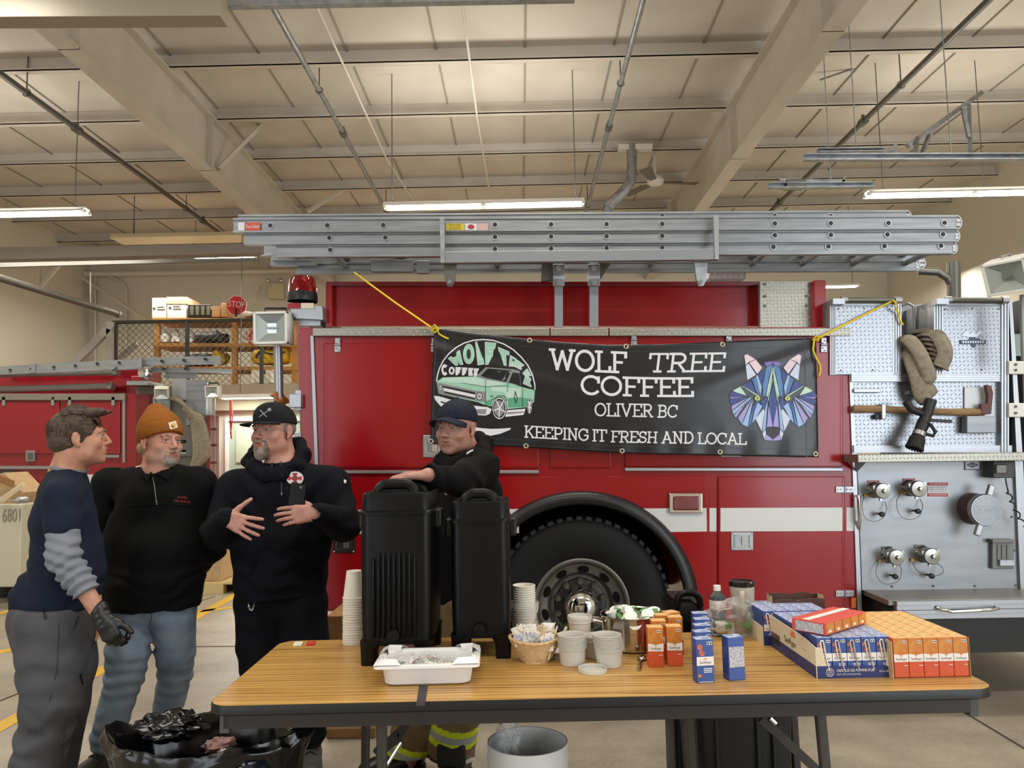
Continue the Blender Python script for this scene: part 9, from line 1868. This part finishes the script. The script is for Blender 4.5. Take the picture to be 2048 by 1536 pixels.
# ------------------------------------------------------------------ man in the dark blue cap behind the dispensers
def build_D():
 Y = 3.75; H = Head(at(913, 854, 3.62), hframe((-.42, -.9, -.1), roll=.04), 1.05, .99); neck = J3(935, 922, 3.68)
 shL, elL, wrL = J3(958, 938, 3.58), J3(918, 962, 3.36), J3(856, 950, 3.17); shR, elR, wrR = J3(900, 950, 3.9), J3(868, 1040, 3.8), J3(840, 1060, 3.6)
 ch, be, pe = J3(938, 1000, Y), J3(926, 1090, 3.76), J3(915, 1190, 3.78); h1, k1, a1 = J3(892, 1215, 3.8), J3(850, 1390, 3.72), J3(812, 1528, 3.8); h2, k2, a2 = J3(930, 1215, 3.72), J3(918, 1370, 3.66), J3(905, 1498, 3.72)
 sk = skin_mat('skin_tan', '#b9897a', '#a97768'); st = mat('stubble_dark', '#a87966', 0.65, var=('#936b5a', 110, 3))
 J = [[(neck, .065), (ch, .1), (be, .1), (pe, .09)], [(neck, .06), (shL, .06), (elL, .045), (wrL, .03)], [(neck, .06), (shR, .06), (elR, .045), (wrR, .03)], [(pe, .09), (h1, .085), (k1, .06), (a1, .05)], [(pe, .09), (h2, .085), (k2, .06), (a2, .05)]]
 hd = dict(W=wrL, x=(-.1, .95, .1), y=(-1, -.12, -.02), z=(-.05, -.1, 1), curls=[.42, .42, .45, .5], spread=.06, thumb=(.6, .75, -.4), k=1.05)
 root, body = person('man in the dark blue cap behind the dispensers, hand resting on the taller one', H, neck, sk, J, head_bounds(H) + [shL, elL, wrL, shR, elR, wrR, a1, a2, wrL - (.2, 0, .05)], [hd, dict(W=wrR, x=(0, .3, 1), y=(-1, -.3, -.1), z=(0, -1, 0), curl=.5)], .005, [sk, mat('lip_tan', '#8f5a4e', 0.5), st], lambda L: (L[:, 2] < -.038) & (L[:, 1] > -.015) & (L[:, 2] > -.135) & (np.abs(L[:, 0]) < .08))
 face_bits(H, body, mat('brow_dark', '#4a382d', 0.7), (-.1, 1, -.25)); cap_hat(body, H, mat('cap_blue', '#1c2230', 0.8), mat('cap_blue', '#1c2230', 0.8), .042, .084, .168, False, .2, .082)
 lo, hi = bounds(head_bounds(H), .03); S = SDF(lo, hi, .0035); H.ell(S, (0, -.02, .012), (.078, .0965, .06), 0); S.plane(H.p(0, -.012, 0), H.M @ A_((0, 1, 0))); S.plane(H.p(0, -.02, -.02), H.M @ A_((0, .3, -1)))
 for x in (-1, 1): H.ell(S, (x * .085, -.01, -.01), (.02, .026, .036), .004, 'sub')
 S.build('hair', mat('hair_stubble', '#85695a', 0.8, bump=('noise', 300, 0.4, 0.002)), body, 1)
 M_hk = mat('hoodie_black', '#070709', 0.9, bump=('noise', 380, 0.12, 0.001)); lo, hi = bounds([shL, elL, wrL, shR, elR, wrR, neck, pe], .17); S = SDF(lo, hi, .0065); lat = (.75, -.66, 0)
 S.cap(J3(938, 985, Y), J3(930, 1080, Y), .135, .15, .05, (lat, 1.35)); S.cap(J3(930, 1080, Y), J3(916, 1180, 3.77), .15, .15, .05, (lat, 1.3))
 for a, b, c in ((shL, elL, wrL), (shR, elR, wrR)): S.cap(neck + (0, 0, -.02), a, .075, .085, .05); S.cap(a, b, .088, .074, .04); d = c - b; S.cap(b, b + d * .9, .07, .052, .03); S.ell(c + d / np.linalg.norm(d) * .0, (.036, .036, .036), None, .004, 'sub')
 S.plane(J3(916, 1200, Y), (0, 0, -1)); S.folds(wrinkle([(elL, (.8, 0, .6), .13), (shL, (.5, 0, .8), .12), ((elL + wrL) / 2, (1, 0, .2), .1)], .008, 65, 31)); hk = garment(S, 'hoodie', M_hk, body)
 lo, hi = bounds([neck], .26); S = SDF(lo, hi, .006); R = [J3(884, 922, 3.56), J3(905, 930, 3.5), J3(935, 915, 3.52), J3(962, 900, 3.62), J3(972, 886, 3.74), J3(958, 878, 3.84), J3(930, 890, 3.86), J3(900, 905, 3.76)]
 for i in range(len(R)): S.cap(R[i], R[(i + 1) % len(R)], .03 if i < 2 else .036, None, .02)
 R2 = [q + (q - neck) * A_((.16, .1, 0)) + A_((0, 0, -.028)) for q in R]
 for i in range(len(R)): S.cap(R[i], R2[i], .022, .018, .02); S.cap(R2[i], R2[(i + 1) % len(R)], .02, None, .02); S.cap((R[i] + R2[i]) / 2, (R[(i + 1) % len(R)] + R2[(i + 1) % len(R)]) / 2, .021, None, .02)
 S.folds(wrinkle([(R[3], (0, 0, 1), .1)], .005, 90, 33)); S.build('hood', M_hk, hk)
 line_on(hk, [(934, 915), (941, 911), (948, 907)], .004, mat('stripe_pale', '#c8c8c4', 0.6), 'hood_cord', hk, .018)
 for x0, x1, m in ((888, 892, 'strap_yellow'), (893, 900, 'strap_red')):
  MB().prism([at(x0, 972, 3.5), at(x1, 972, 3.5), at(x1 + 2, 990, 3.5), at(x0 + 2, 990, 3.5)], (0, .01, 0)).build('suspender', mat(m, '#c9b32a' if 'yel' in m else '#a32a25', 0.6), hk)
 # turnout trousers with reflective bands
 MT = [mat('turnout_tan', '#7f6b4f', 0.85, var=('#6d5b43', 12, 4), bump=('noise', 300, 0.15, 0.001)), mat('band_yellow', '#c7d60f', 0.6), mat('band_silver', '#9a9d9c', 0.4), mat('cuff_black', '#151516', 0.7)]
 lo, hi = bounds([h1, h2, k1, k2, a1, a2, pe], .18); lo[2] = .02; S = SDF(lo, hi, .0065); S.cap(J3(895, 1195, 3.78), J3(932, 1195, 3.75), .135, .135, .04); chain(S, [(h1, .135), (J3(872, 1300, 3.76), .13), (k1, .118), (a1, .11)], .03); chain(S, [(h2, .135), (J3(926, 1300, 3.69), .128), (k2, .118), (a2, .112)], .015)
 S.folds(wrinkle([(a1, (.4, 0, 1), .12), (a2, (.1, 0, 1), .1), (k1, (.5, 0, 1), .14), (k2, (.2, 0, 1), .13)], .007, 60, 35)); S.plane(a2 + (0, 0, -.035), (0, 0, -1))
 def tz(P):
  out = np.zeros(len(P))
  for a, k in ((a1, k1), (a2, k2)):
   ax = (k - a) / np.linalg.norm(k - a); t = (P - a) @ ax; d = np.linalg.norm((P - a) - t[:, None] * ax, axis=1); o = (a1, a2)[1 if a is a1 else 0]; ok = (k2, k1)[0 if a is a1 else 1]; ax2 = (ok - o) / np.linalg.norm(ok - o); t2 = (P - o) @ ax2; d2 = np.linalg.norm((P - o) - t2[:, None] * ax2, axis=1); m = d <= d2; s0 = .06
   out[m & (t > s0) & (t < s0 + .028)] = 1; out[m & (t > s0 + .028) & (t < s0 + .06)] = 2; out[m & (t > s0 + .06) & (t < s0 + .088)] = 1; out[m & (t < -.012)] = 3
  return out
 tt_ = garment(S, 'turnout_trousers', MT, body, 2, tz)
 S = SDF(*bounds([a2], .2), .006); S.rbox(a2 + (0.005, -.108, .012), (.065, .018, .055), .015); S.build('cuff_pad', MT[3], tt_)
 MB().cyl(a2 + A_((.03, -.11, -.03)), a2 + A_((.1, -.07, -.02)), .01, n=8).build('cuff_stripe', mat('stripe_pale', '#c8c8c4', 0.6), tt_)
 bm_ = mat('boot_black', '#0f0f11', 0.4); shoe(root, (a1[0] + .04, a1[1] + .03, 0), (a1[0] - .2, a1[1] - .14, 0), bm_, M_rubber, False, .056, .1, .1); shoe(root, (a2[0] + .03, a2[1] + .05, 0), (a2[0] - .03, a2[1] - .23, 0), bm_, M_rubber, False, .056, .1, .1)
build_D()
